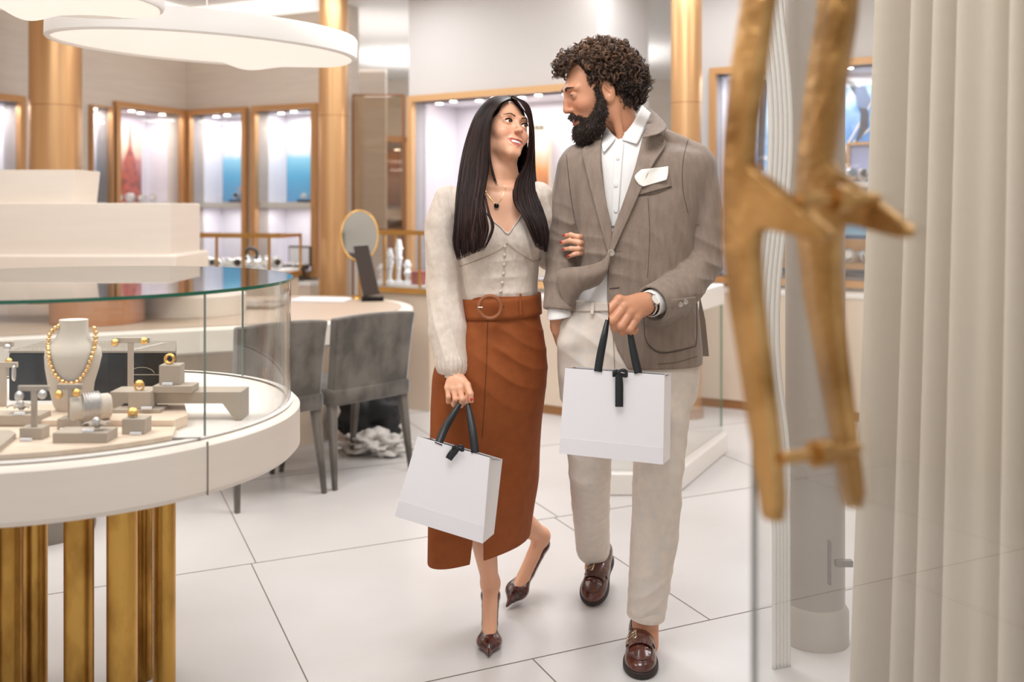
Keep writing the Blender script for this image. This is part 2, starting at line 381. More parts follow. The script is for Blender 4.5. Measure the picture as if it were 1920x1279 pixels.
def poster_dial(t, at, s0, s1, z0, z1, depth, ang, u, n):
    mb = MB(); flat(mb, at, [(s0, z0), (s1, z0), (s1, z1-.1), (s0, z1-.1)], depth-.004); mb.build('picture', mat('charcoal_print', (70, 70, 74), .5), t)
    A_, = [0]; cs = s0+(s1-s0)*.62; cz = 1.75; mr = mat('dial_print', (196, 200, 206), .5)
    for nm, r0, r1, mm, dd in (('printed_bezel', .17, .245, mat('dial_print2', (170, 176, 184), .5), .008), ('printed_dial', 0, .175, mr, .011)):
        mb = MB(); k = 24; oct_ = 8 if r0 else 24
        V = [(cs+r1*math.cos(2*math.pi*(i+.5)/oct_), cz+r1*math.sin(2*math.pi*(i+.5)/oct_)) for i in range(oct_)]
        flat(mb, at, V, depth-dd); mb.build(nm, mm, t)
    mb = MB()
    flat(mb, at, [(cs-.006, cz), (cs+.004, cz-.006), (cs+.11, cz+.0), (cs+.11, cz+.008)], depth-.016); flat(mb, at, [(cs-.005, cz), (cs+.005, cz), (cs-.05, cz+.09)], depth-.016)
    mb.build('printed_hands', m_blackm, t)
def poster_blue(t, at, s0, s1, z0, z1, depth, ang, u, n):
    m = mat('blue_print', (70, 140, 215), .4, vary=(3.2, (190, 218, 240), (1, 1, 1.2), .42, .6))
    mb = MB(); flat(mb, at, [(s0+.0, z0+.02), (s1, z0+.02), (s1, z1-.08), (s0, z1-.08)], depth-.004); mb.build('picture', m, t)
    # dark watch strap and case in the picture, with facet lines
    A2, uu, nn, LL = seg(W4s, W4e)
    def sp(px): return sx(W4s+n*depth, W4e+n*depth, px)
    def zz(px, py):
        s = sp(px); Y = (W4s+n*depth+u*s)[1]; return CAMZ-(py-HZ)/FPX*Y
    def pl(pp): return [(sp(a), zz(a, b)) for a, b in pp]
    arc = [(1585, 150), (1600, 152), (1618, 175), (1630, 215), (1628, 240), (1612, 262), (1603, 268), (1612, 240), (1614, 215), (1605, 180)]
    mb = MB(); flat(mb, at, pl(arc), depth-.008); mb.build('printed_strap', mat('navy_print', (36, 44, 66), .5), t)
    mb = MB(); flat(mb, at, pl([(1603, 165), (1622, 160), (1634, 190), (1626, 205), (1608, 200)]), depth-.011); mb.build('printed_clasp', mat('steel_print', (96, 116, 150), .4), t)
    mb = MB()
    for pp in ([(1575, 200), (1578, 200), (1620, 150), (1618, 149)], [(1565, 310), (1640, 180), (1640, 186), (1568, 312)], [(1400, 250), (1403, 250), (1440, 300), (1438, 302)], [(1600, 265), (1650, 225), (1650, 228), (1602, 268)]):
        mb = MB(); flat(mb, at, pl(pp), depth-.007); mb.build('printed_facet', m_whitelac, t)
    mb = MB(); flat(mb, at, pl([(1425, 150), (1440, 150), (1432, 320), (1420, 320)]), depth-.008); mb.build('printed_shadow', MATS['navy_print'], t); mb = MB(); flat(mb, at, pl([(1560, 290), (1580, 275), (1590, 300), (1575, 330), (1558, 330)]), depth-.008); mb.build('printed_shadow', MATS['navy_print'], t)
ZT = 2.13
# left wall (with the city picture and the watch picture)
def uz(A, B, px0, px1): return sx(A, B, px0), sx(A, B, px1)
W0 = W1s-(C0-W1s)/np.linalg.norm(C0-W1s)*1.2
a, b = uz(W0, C0, 219, 335); c, d = uz(W0, C0, -60, 30); e0, e1 = uz(W0, C0, 168, 203)
wall('wall_left', W0, C0, 0, CE, m_wall, [(c, d, .92, ZT-.05), (e0, e1, .92, ZT-.02), (a, b, .92, ZT)])
niche(W0, C0, a, b, .92, ZT, 'framed wall niche holding a red-lit city tower picture at sunset', poster=poster_city, spots=4, group='wide framed wall niches')
niche(W0, C0, c, d, .92, ZT-.05, 'framed wall niche with an oversized grey watch dial, left of the big copper column', poster=poster_dial, spots=1, power=3)
niche(W0, C0, e0, e1, .92, ZT-.02, 'narrow slit niche between the left copper column and the city picture', poster=poster_sea, spots=2, power=1.5, fw=.012)
# back left wall with two tall niches
a, b = uz(C0, W2e, 363, 459); c, d = uz(C0, W2e, 485, 589)
wall('wall_back_left', C0, W2e, 0, CE, m_wall, [(a, b, .83, ZT), (c, d, .83, ZT)])
n1, at1 = niche(C0, W2e, a, b, .83, ZT, 'tall framed niche with a lighthouse and sea picture, in the corner', poster=poster_light)
n2, at2 = niche(C0, W2e, c, d, .83, ZT, 'tall framed niche with an open blue sea picture, beside the middle column', poster=poster_sea)
S1 = (a, b); S2 = (c, d)
# middle wall with the wide niche
a, b = uz(W3s, W3e, 779, 1105); S3 = (a, b)
wall('wall_back_middle', W3s, W3e, 0, CE, m_wall_w, [(a, b, .84, ZT)])
m_bigframe = mat('pale_copper', (222, 178, 128), .4, .4)
n3, at3 = niche(W3s, W3e, a, b, .84, ZT, 'wide framed niche behind the couple with a small sunset picture', shelf=(), spots=8, power=10, depth=.5, frame_mat=m_bigframe, group='wide framed wall niches')
def slot3(px, d):
    A, u, n, L = seg(W3s, W3e); return sx(A+n*d, A+n*d+u, px)
def z3(px, py, d):
    A, u, n, L = seg(W3s, W3e); Y = (A+n*d+u*slot3(px, d))[1]; return CAMZ-(py-HZ)/FPX*Y
# small standing picture in the wide niche (sign board above it)
d_ = .38
pb = thing('picture_stand', 'small sunset picture under a beige sign board, standing in the wide niche', 'picture', at3(slot3(1005, d_), d_, .841))
mb = MB(); flat(mb, at3, [(slot3(975, d_), z3(975, 230-2, d_)), (slot3(1032, d_), z3(1032, 228, d_)), (slot3(1032, d_), .842), (slot3(975, d_), .842)], d_+.02, .02); mb.build('board', mat('board_beige', (232, 216, 196), .5), pb)
mb = MB(); flat(mb, at3, [(slot3(985, d_), 1.36), (slot3(1028, d_), 1.36), (slot3(1028, d_), z3(1028, 262, d_)), (slot3(985, d_), z3(985, 262, d_))], d_-.002, .004)
mb.build('picture', grad('sunset_small', [(0, (150, 90, 80)), (.3, (196, 120, 80)), (.55, (236, 160, 100)), (.8, (240, 225, 215)), (1, (225, 228, 236))], .52, 1.36, .25), pb)
mb = MB()
for i, px in enumerate((1003, 1008, 1013, 1018)):
    s = slot3(px, d_-.006); z0_ = z3(px, 243, d_); z1_ = z3(px, 234, d_)
    flat(mb, at3, [(s-.004, z0_), (s+.004, z0_), (s+.004, z1_), (s-.004, z1_)], d_-.004, .003)
    if i < 3: flat(mb, at3, [(s+.004, (z0_+z1_)/2-.003), (s+.018, (z0_+z1_)/2-.003), (s+.018, (z0_+z1_)/2+.003), (s+.004, (z0_+z1_)/2+.003)], d_-.004, .003) if i != 1 else None
mb.build('lettering', m_blackm, pb)
# right wall
a, b = uz(W4s, W4e, 1345, 1700); S4 = (a, b); A4, u4, n4_, L4 = seg(W4s, W4e); T4 = 2.27
wall('wall_back_right', W4s, W4e, 0, CE, m_wall_w, [(a, b, .87, T4)])
def at4(s, d, z): q = A4+u4*s+n4_*d; return (q[0], q[1], z)
n4, at4b = niche(W4s, W4e, a, b, .87, T4, 'wide framed niche with a bright blue watch picture behind the brass handle', shelf=(), spots=5, poster=poster_blue, power=9, depth=.4, group='wide framed wall niches')
for nm_, Q_, s_, dp_ in (('wall_middle_end', W3e, -1, .66), ('wall_right_end', W4s, 1, .56)):
    A_, u_, n_, L_ = seg(W3s, W3e) if s_ < 0 else seg(W4s, W4e)
    c_ = Q_+u_*.04*s_+n_*(dp_/2+.12); MB_ = MB().box((c_[0], c_[1], CE/2), (.05, dp_, CE), math.atan2(u_[1], u_[0])); struct(MB_.build(nm_, m_wall_w))
# ends, and an added far wall for the room reflected in the mirrors
def boxwall(name, x0, x1, y0, y1, z0, z1, mt): mb = MB().box(((x0+x1)/2, (y0+y1)/2, (z0+z1)/2), (x1-x0, y1-y0, z1-z0)); return struct(mb.build(name, mt))
boxwall('wall_mirror_room', -2.3, 3.2, 12.45, 12.6, 0, CE, m_wall)
wall('wall_left_near', np.array([-3.99, -.4]), W0, 0, CE, m_wall)
wall('wall_right', W4e, W4e+np.array([.45, -6.3]), 0, CE, m_wall)
# crown cove of the ceiling
m_cove = mat('cove_white', (240, 236, 230), .5, emis=((255, 250, 244), .8))
mb = MB()
for A, B in ((W0, C0), (C0, W2e)):
    A_, u_, n_, L_ = seg(A, B); ang = math.atan2(u_[1], u_[0])
    for off, zz_, w_ in ((.10, CE-.02, .05), (.42, CE-.045, .09)):
        c = A_+u_*L_/2-n_*off; mb.box((c[0], c[1], zz_), (L_-.0, w_, .04 if off < .2 else .09), ang)
struct(mb.build('trim_2', m_cove))
# downlights
def downlight(px, py, label, r=.055):
    Y = (CE-CAMZ)*FPX/(HZ-py); p = P(px, py, Y)
    t = thing('downlight', label, 'ceiling light', (p[0], p[1], CE), 0, 'round recessed ceiling lights')
    MB().lathe([(r, -.008), (r+.015, -.008), (r+.015, 0), (r, 0)], (p[0], p[1], CE), 20).build('trim_ring', m_whitelac, t)
    MB().lathe([(0, -.004), (r, -.004)], (p[0], p[1], CE), 20).build('bulb', m_lightdisc, t)
downlight(660, 50, 'recessed round ceiling light at the middle copper column, upper of the close pair')
downlight(661, 68, 'recessed round ceiling light at the middle copper column, lower of the close pair')
downlight(731, 90, 'recessed round ceiling light over the mirrored room right of the middle column')
downlight(681, 165, 'small far recessed ceiling light deep in the mirrored room', .07)
downlight(1145, 17, 'recessed round ceiling light above the bearded man')
# copper columns
def column(px, w, Y, label):
    x = (px-960)/FPX*Y; r = w/2/FPX*Y
    t = thing('copper_column', label, 'column', (x, Y, 0), 0, 'copper columns')
    MB().lathe([(r, .06), (r, CE)], (x, Y, 0), 48).build('shaft', m_colm, t, smooth=60)
    MB().lathe([(r, 0), (r+.012, 0), (r+.012, .06), (r, .06)], (x, Y, 0), 48).build('base_ring', m_plinth, t, smooth=40)
    if True: MB().lathe([(r, 2.015), (r+.0015, 2.015), (r+.0015, 2.02), (r, 2.02)], (x, Y, 0), 48).build('seam', m_plinth, t, smooth=40)
column(104, 92, 6.62, 'thick satin copper column at the far left behind the display case')
column(625, 54, 7.35, 'slim satin copper column left of the standing mirror')
column(1287, 58, 6.42, 'slim satin copper column behind the bearded man\'s shoulder')
# mirror panel, built as tinted clear glass with its reflection modelled behind
sc_ = thing('bronze_mirror', 'mirror panel built as tinted see-through glass with thin bronze edge right of the middle column', 'glass screen', P(708, 760, 7.9))
y_ = 7.75
def fr_pts(px, py, Y): return P(px, py, Y)
p0 = P(662, 178, y_); p1 = P(757, 432, y_)
mb = MB(); mb.box(((p0[0]+p1[0])/2, y_, (p0[2]+p1[2])/2), (p1[0]-p0[0], .008, p0[2]-p1[2])); mb.build('pane', glassmat('bronze_glass', (.86, .78, .68)), sc_)
mb = MB(); w_ = .022
mb.box((p1[0], y_, (p0[2])/2), (w_, .03, p0[2])); mb.box(((p0[0]+p1[0])/2, y_, p1[2]), (p1[0]-p0[0], .03, w_)); mb.box(((p0[0]+p1[0])/2, y_, p0[2]), (p1[0]-p0[0], .03, .01))
mb.box((p0[0], y_, p0[2]/2), (w_*.6, .03, p0[2])); mb.build('edge', mat('dark_bronze', (150, 100, 62), .4, .6), sc_)
# reflected framed case, added as solid parts behind the panel
ff = thing('display_niche', 'brass-framed case with a sunset picture, a reflection built solid behind the mirror panel', 'display niche', P(728, 600, 9.6))
q0 = P(697, 262, 9.6); q1 = P(762, 430, 9.6); mb = MB(); cx = (q0[0]+q1[0])/2
mb.box((q0[0], 9.6, (q0[2]+.0)/2), (.05, .3, q0[2])); mb.box((q1[0], 9.6, q0[2]/2), (.05, .3, q0[2])); mb.box((cx, 9.6, q0[2]), (q1[0]-q0[0]+.05, .3, .05)); mb.build('frame', m_frame, ff)
mb = MB().box((cx, 9.72, q0[2]/2), (q1[0]-q0[0], .03, q0[2])); mb.build('back_panel', m_niche, ff)
r0 = P(707, 280, 9.7); r1 = P(750, 385, 9.7); MB().box(((r0[0]+r1[0])/2, 9.69, (r0[2]+r1[2])/2), (r1[0]-r0[0], .01, r0[2]-r1[2])).build('picture', grad('sunset_far', [(0, (190, 150, 130)), (.4, (226, 190, 170)), (.6, (205, 140, 110)), (.8, (235, 170, 110)), (1, (200, 170, 180))], .6, 1.36, .2), ff)
MB().box((cx, 9.62, 1.27), (q1[0]-q0[0], .2, .1)).build('shelf', m_whitelac, ff)
MB().box((cx, 9.62, .6), (q1[0]-q0[0], .2, 1.0)).build('cabinet', mat('terracotta_panel', (190, 140, 112), .5), ff)
MB().lathe([(0, 0), (.03, 0)], P(745, 281, 9.5), 12).build('spotlight', m_lightdisc, ff)
# added taupe wall, part of the reflected room behind the panel
boxwall('wall_mirror_room_left', -1.75, -1.13, 8.9, 9.0, 0, CE-.35, m_wall)
# ------------------------------------------------------------ lower wall cabinets and brass-railed counters
def wallcab(A, B, s0, s1, zt, d, label, mt=None, lip=.03):
    """cabinet standing in front of the wall by d"""
    A, u, n, L = seg(A, B); ang = math.atan2(u[1], u[0]); c = A+u*(s0+s1)/2-n*(d/2+.004)
    t = thing('low_cabinet', label, 'cabinet', (c[0], c[1], 0), 0)
    MB().box((c[0], c[1], (zt+.06-lip)/2), (s1-s0, d-.012, zt-lip-.06), ang).build('body', mt or m_cream2, t)
    MB().box((c[0], c[1], .03), (s1-s0, d-.03, .06), ang).build('plinth', m_plinth, t)
    MB().box((c[0], c[1], zt-lip/2), (s1-s0+.004, d, lip), ang, bev=.004).build('top', m_whitelac, t)
    def at(s, dd, z): q = A+u*s-n*dd; return np.array([q[0], q[1], z])
    return t, at, ang
t3, a3, g3 = wallcab(W3s, W3e, .33, 1.60, .765, .26, 'cream low cabinet with bronze plinth under the wide wall niche')
t2, a2, g2 = wallcab(C0, W2e, .02, 1.52, .765, .26, 'pale low cabinet with white top under the two tall sea-picture niches')
t4, a4, g4 = wallcab(W4s, W4e, .02, 2.3, .80, .24, 'cream low cabinet with bronze plinth under the blue watch picture')
# small shop watches (one mesh each: strap loop on a white cuff, round case, dial)
m_wcuff = mat('white_cuff', (238, 238, 242), .35)
m_bluesteel = mat('blue_steel', (120, 160, 200), .15, .8)
def watch_mesh(name, dialm, strapm):
    mb = MB().m(m_wcuff); mb.lathe([(.018, -.018), (.022, -.016), (.022, .016), (.018, .018)], (0, 0, .030), 16, axis='y', sx=1, sy=1.2)
    mb.m(strapm).lathe([(.0225, -.009), (.0245, -.009), (.0245, .009), (.0225, .009)], (0, 0, .030), 20, axis='y', sx=1, sy=1.2)
    mb.m(m_silver).lathe([(0, -.006), (.019, -.006), (.021, -.002), (.021, .003), (.018, .006), (.0, .006)], (0, -.026, .036), 20, axis='y')
    mb.m(dialm).lathe([(0, -.0068), (.0165, -.0068)], (0, -.026, .036), 20, axis='y')
    return mb
wproto = []
for i, (dm, sm) in enumerate(((m_whitelac, m_silver), (m_bluesteel, m_silver), (m_black, m_silver), (m_whitelac, m_blackm))):
    o = watch_mesh('display_watch', dm, sm).build('display_watch', None, None, smooth=40); wproto.append(o); o.location = (0, 30, 0)
ORD = ('leftmost', 'second from the left', 'third from the left', 'fourth from the left', 'fifth from the left', 'sixth from the left', 'seventh from the left', 'eighth from the left', 'ninth from the left', 'tenth from the left', 'eleventh from the left', 'twelfth from the left', 'thirteenth from the left', 'fourteenth from the left', 'fifteenth from the left')
LOOK = ('white-dialled steel', 'blue-dialled steel', 'black-dialled steel', 'white-dialled black-strap')
def put_watches(spots, label, group, rz=0, sc=1.0, kinds=(0, 1, 0, 2)):
    for i, p in enumerate(spots):
        k = kinds[i % len(kinds)]; o = wproto[k].copy(); SC.collection.objects.link(o); o.location = p; o.rotation_euler = (0, 0, rz+rng.uniform(-.5, .5)); s = sc*rng.uniform(.9, 1.15); o.scale = (s, s, s)
        o.name = 'display_watch'; tag(o, '%s watch, %s %s' % (LOOK[k], ORD[i], label), 'watch', group)
def railcase(x0, y0, x1, y1, dep, zb, z0, z1, label, posts, legs=True, cab=None):
    """glass case with brass rails; front edge from (x0,y0) to (x1,y1)"""
    A = np.array([x0, y0]); B = np.array([x1, y1]); L = np.linalg.norm(B-A); u = (B-A)/L; n = np.array([-u[1], u[0]]); ang = math.atan2(u[1], u[0])
    def at(s, d, z): q = A+u*s+n*d; return np.array([q[0], q[1], z])
    t = thing('glass_counter', label, 'glass counter', at(L/2, dep/2, zb))
    r = .011; mb = MB()
    for z in (z1,):
        mb.box(at(L/2, 0, z), (L, 2*r, 2*r), ang); mb.box(at(L/2, dep, z), (L, 2*r, 2*r), ang); mb.box(at(0, dep/2, z), (2*r, dep, 2*r), ang); mb.box(at(L, dep/2, z), (2*r, dep, 2*r), ang)
    for s in posts:
        mb.box(at(s, 0, (z0+z1)/2), (1.4*r, 1.4*r, z1-z0), ang)
    mb.box(at(0, dep, (z0+z1)/2), (1.4*r, 1.4*r, z1-z0), ang); mb.box(at(L, dep, (z0+z1)/2), (1.4*r, 1.4*r, z1-z0), ang)
    mb.box(at(L/2, -.002, z0-.03), (L+.006, .02, .035), ang); mb.box(at(L+.002, dep/2, z0-.03), (.02, dep, .035), ang)
    mb.build('brass_rails', m_brass2, t)
    MB().box(at(L/2, dep/2, z0-.005), (L-.01, dep-.02, .022), ang).build('display_deck', m_whitelac, t)
    MB().box(at(L/2, dep/2, (z0-.05)/2+zb/2), (L-.02, dep-.02, z0-.05-zb), ang).build('base', m_cream2, t)
    MB().box(at(L/2, 0, (z0+z1)/2), (L, .004, z1-z0-.02), ang).build('glass_front', m_glass, t)
    MB().box(at(L/2, dep/2, z1), (L-.02, dep-.02, .005), ang).build('glass_top', m_glass, t)
    lamp('case_light', 'AREA', tuple(at(L/2, dep*.6, z1-.02)), 1.6, L*.8, .05, color=(.95, .98, 1), rot=(0, 0, ang))
    return at, L, ang
Yr = 6.88
pA = P(322, 512, Yr+.1); pB = P(522, 512, Yr-.05)
at_, L_, an_ = railcase(pA[0], pA[1], pB[0], pB[1], .38, 0, P(430, 509, Yr)[2], P(430, 443, Yr)[2], 'brass-railed glass counter full of watches in front of the corner niches', [.0, .34, .54, .73])
Zr = P(430, 509, Yr)[2]+.0065
put_watches([at_(.03+.047*i, .10+.07*(i % 3), Zr) for i in range(15)], 'in the front rows of the corner glass counter', 'watches in the corner glass counter', sc=1.25, kinds=(0, 1, 0, 0, 2))
put_watches([at_(.06+.075*i, .27, Zr+.0) for i in range(9)], 'in the rear row of the corner glass counter', 'rear row of watches in the corner glass counter', sc=1.4, kinds=(0, 1))
q = at_(.50, .2, Zr); tt = thing('watch_ring_stand', 'dark round watch standing upright, tallest thing in the corner glass counter', 'watch', q)
MB().tube([q+np.array([0, 0, .10])+.045*np.array([math.cos(a), 0, math.sin(a)]) for a in np.linspace(0, 2*math.pi, 20)], .012, 8).build('strap', m_blackm, tt, smooth=50)
MB().box(q+np.array([0, 0, .03]), (.05, .04, .06), 0, bev=.004).build('stand', m_wcuff, tt)
# second railed counter right of the mirror
pA = P(692, 530, 6.80); pB = P(806, 532, 6.55)
at5, L5, an5 = railcase(pA[0], pA[1], pB[0], pB[1], .30, 0, .82, P(750, 437, 6.7)[2], 'brass-railed glass counter with white jewellery stands right of the standing mirror', [.0, .13, .42])
for i in range(7):
    s = .05+.037*i; q = at5(s, .07+.05*(i % 2), .8263); h = (.13, .18, .24, .30, .22, .16, .1)[i]
    t = thing('jewellery_stand', 'white jewellery stand, %s of seven in the counter beside the standing mirror' % ORD[i], 'jewellery stand', q, 0, 'white stands in the counter beside the mirror')
    MB().lathe([(0, 0), (.028, 0), (.03, .01), (.012, .03), (.016, h*.5), (.026, h*.8), (.012, h), (0, h)], q, 14).build('stand', m_wcuff, t, smooth=50)
    mb = MB()
    for a in np.linspace(0, 6.28, 9)[:-1]: mb.sphere(q+np.array([.024*math.cos(a), .024*math.sin(a), h*.78]), .007, 8)
    mb.sphere(q+np.array([0, -.02, h*.45]), .010, 8); mb.build('silver_beads', m_silver, t, smooth=60)
q = at5(.345, .10, .8263); MBx = MB().box(q+np.array([0, 0, .045]), (.085, .06, .09), an5, bev=.004); tag(MBx.build('jewellery_box', mat('dusty_red', (158, 84, 84), .5)), 'dusty red jewellery box in the counter right of the standing mirror', 'box')
# shelf watches in the tall niches
def niche_watches(at, s0, s1, d, z, nn, label, group, kinds=(0, 2, 1), sc=1.0):
    put_watches([at(s0+(s1-s0)*(i+.5)/nn, d-.05*(i % 2), z) for i in range(nn)], label, group, kinds=kinds, sc=sc)
def tray(at, s, d, z, w, label, name='watch_tray'):
    q = at(s, d, z); return tag(MB().box((q[0], q[1], z+.012), (w, .16, .024), math.atan2(*(np.array(at(1, 0, 0))-np.array(at(0, 0, 0)))[[1, 0]]), bev=.004).build(name, mat('navy_tray', (40, 52, 78), .5)), label, 'tray')
w = S1[1]-S1[0]
tray(at1, S1[0]+w*.72, .17, 1.3835, .2, 'dark tray of watches under the lighthouse picture')
niche_watches(at1, S1[0]+w*.5, S1[1]-.02, .20, 1.4085, 6, 'on the tray under the lighthouse picture', 'watches under the lighthouse picture', sc=1.0)
w = S2[1]-S2[0]
tray(at2, S2[0]+w*.74, .17, 1.3835, .2, 'dark tray of watches under the open sea picture')
niche_watches(at2, S2[0]+w*.5, S2[1]-.02, .20, 1.4085, 6, 'on the tray under the open sea picture', 'watches under the open sea picture', kinds=(2, 0, 2), sc=.9)
A1, u1, n1_, L1 = seg(W0, C0)
def at0(s, d, z): q = A1+u1*s+n1_*d; return (q[0], q[1], z)
a_, b_ = uz(W0, C0, 219, 335)
niche_watches(at0, a_+.05, a_+.6, .2, 1.3835, 8, 'under the sunset city picture', 'watches under the sunset city picture', kinds=(0,), sc=1.2)
a_, b_ = uz(W0, C0, 168, 203); niche_watches(at0, a_, b_, .18, 1.3835, 3, 'in the narrow slit niche', 'watches in the slit niche', kinds=(2, 1))
niche_watches(at3, slot3(983, .3), slot3(1030, .3), .33, 1.3835-.02, 5, 'before the small sunset picture', 'watches before the small sunset picture', kinds=(0,), sc=1.1)
# ledge for them
q = at3(slot3(1000, .3), .30, 1.34); tag(MB().box(q, (.34, .2, .04), math.atan2(*(W3e-W3s)[[1, 0]])).build('display_ledge', m_whitelac), 'white display ledge before the small sunset picture in the wide niche', 'shelf')
# ring trays on the cabinet by the middle column
q = a2(sx(C0, W2e, 570), .14, .7655)
for k, (ox, lb) in enumerate(((0, 'open ring tray with rows of pale rings on the cabinet beside the middle column'),)):
    t = thing('ring_tray', lb, 'ring tray', q)
    an = g2; u_ = np.array([math.cos(an), math.sin(an), 0]); n_ = np.array([-math.sin(an), math.cos(an), 0])
    mb = MB(); mb.box(q+np.array([0, 0, .10]), (.22, .14, .03), an, bev=.004); mb.box(q+n_*.0+np.array([0, 0, .045]), (.16, .10, .08), an); mb.build('tray', mat('dark_bronze_tray', (70, 58, 50), .4), t)
    mb = MB(); mb.box(q+n_*.09+np.array([0, 0, .19]), (.22, .012, .16), an, bev=.003); mb.build('lid', MATS['dark_bronze_tray'], t)
    MB().box(q+n_*.08+np.array([0, 0, .19]), (.19, .008, .13), an).build('lid_mirror', m_wcuff, t)
    for i in range(5):
        for j in range(3): MB().sphere(q+u_*(-.08+.04*i)+n_*(-.045+.04*j)+np.array([0, 0, .128]), .014, 8).build('ring', m_wcuff if (i+j) % 2 else m_silver, t, smooth=60)
# right wall niche: shelves with watches
d4 = .30
def s4(px, d=d4):
    return sx(W4s+n4_*d, W4e+n4_*d, px)
def z4(px, py, d=d4): Y = (W4s+n4_*d+u4*s4(px, d))[1]; return CAMZ-(py-HZ)/FPX*Y
an4 = math.atan2(u4[1], u4[0])
for nm, pa, pb, py, lb in (('display_ledge', 1400, 1660, 342, 'white upper ledge under the blue watch picture'), ('display_ledge', 1400, 1660, 492, 'copper-coloured lower ledge of watches behind the brass handle')):
    sa, sb = s4(pa), s4(pb); z = z4(1600, py)
    tag(MB().box(at4((sa+sb)/2, .25, z-.02), (sb-sa, .19, .04), an4).build(nm, m_whitelac if py < 400 else m_frame), lb, 'shelf')
    niche_watches(at4, s4(1560, .2), s4(1650, .2), .24, z+.002, 4, 'on the %s ledge behind the brass handle' % ('upper' if py < 400 else 'lower'), 'watches on the %s ledge' % ('upper' if py < 400 else 'lower'), kinds=(2, 1, 2, 0) if py < 400 else (0, 0), sc=1.5)
sa, sb = s4(1592, .36), s4(1655, .36)
t = thing('framed_picture_case', 'small copper-framed blue case with watches under the big blue picture', 'picture frame', at4((sa+sb)/2, .33, z4(1600, 342)))
za, zb = z4(1600, 335, .36), z4(1600, 270, .36)
mb = MB(); mb.box(at4((sa+sb)/2, .33, zb), (sb-sa, .04, .02), an4); mb.box(at4(sa, .33, (za+zb)/2), (.02, .04, zb-za), an4); mb.box(at4(sb, .33, (za+zb)/2), (.02, .04, zb-za), an4); mb.box(at4((sa+sb)/2, .33, za), (sb-sa, .04, .02), an4); mb.build('frame', m_frame, t)
MB().box(at4((sa+sb)/2, .345, (za+zb)/2), (sb-sa, .01, zb-za), an4).build('backing', mat('lilac_print', (170, 176, 220), .5), t)
za, zb = z4(1600, 490, .37), z4(1600, 448, .37)
tag(MB().box(at4((s4(1430)+s4(1660))/2, .36, (za+zb)/2), (s4(1660)-s4(1430), .02, zb-za), an4).build('display_backboard', m_frame), 'copper-coloured low backboard behind the lower ledge of watches', 'panel')
za, zb = z4(1600, 445, .37), z4(1600, 345, .37)
tag(MB().box(at4((s4(1430)+s4(1660))/2, .365, (za+zb)/2), (s4(1660)-s4(1430), .012, zb-za-.03), an4).build('display_backboard', mat('sky_blue_print', (150, 196, 228), .5)), 'pale blue backboard between the two ledges of watches', 'panel')
# white counter on the right behind the handle
pR = P(1640, 560, 5.0)
# ------------------------------------------------------------ consultation desk (rounded)
def hull2(c1, c2, r, n=40):
    d = (c2-c1)/np.linalg.norm(c2-c1); a0 = math.atan2(d[1], d[0]); pts = []
    for a in np.linspace(a0-math.pi/2, a0+math.pi/2, n): pts.append(c2+r*np.array([math.cos(a), math.sin(a)]))
    for a in np.linspace(a0+math.pi/2, a0+3*math.pi/2, n): pts.append(c1+r*np.array([math.cos(a), math.sin(a)]))
    return [tuple(p) for p in pts]
dc1 = np.array([-1.44, 5.906]); dc2 = np.array([-2.7, 5.35]); DR = .85
desk = thing('consultation_desk', 'long rounded cream desk with a taupe leather top behind the grey chairs', 'desk', (-1.9, 5.7, 0))
MB().prism(hull2(dc1, dc2, DR), .62, .748).build('rim', m_whitelac if False else mat('desk_cream', (232, 222, 210), .4), desk, smooth=30, bevel=.012)
MB().prism(hull2(dc1, dc2, DR-.07), .749, .753).build('leather_inlay', mat('taupe_leather', (186, 164, 144), .5, bump=(300, .05)), desk, smooth=30)
MB().prism(hull2(dc1, dc2, DR-.47), .0, .62).build('base', m_cream2, desk, smooth=30)
# stepped cream display tower on the desk, on a copper drum
tw = thing('display_tower', 'stepped cream display block on a copper drum, standing on the long desk', 'display stand', (-2.6, 5.2, .753))
ty = 5.05
def slab(px0, px1, pyt, pyb, Y, dep, name, mt, bev=.01, taper=0):
    a = P(px0, pyt, Y); b = P(px1, pyb, Y); mb = MB()
    mb.box(((a[0]+b[0])/2, Y+dep/2, (a[2]+b[2])/2), (b[0]-a[0], dep, a[2]-b[2]), 0, bev=bev); return mb.build(name, mt, tw)
a = P(162, 565, ty-.0); rr = 86/FPX*ty
zc = P(0, 512, ty)[2]
MB().lathe([(0, .754), (rr, .754), (rr, .90), (0, .90)], (a[0], ty+.14, 0), 64).build('copper_drum', mat('drum_copper', (196, 136, 88), .4, .5), tw, smooth=40)
slab(-260, 330, 478, 545, ty+.02, .55, 'lower_block', m_cream, .012)
slab(-260, 320, 381, 479, ty+.05, .48, 'middle_block', m_cream, .004)
t1 = P(140, 318, ty+.1); t0_ = P(133, 381, ty+.1); tl = P(-260, 318, ty+.1)
MB().fprism([(tl[0], t0_[2]), (t0_[0], t0_[2]), (t1[0], t1[2]), (tl[0], t1[2])], (0, ty+.12, 0), (1, 0, 0), (0, 0, 1), (0, .3, 0)).build('top_block', m_cream, tw)
ed = thing('cream_drum', 'wide low cream drum on the long desk beside the copper drum', 'display stand', (-1.80, 5.62, .753))
MB().lathe([(0, .754), (.29, .754), (.29, .86), (.28, .87), (0, .87)], (-1.80, 5.62, 0), 64).build('drum', m_cream, ed, smooth=40)
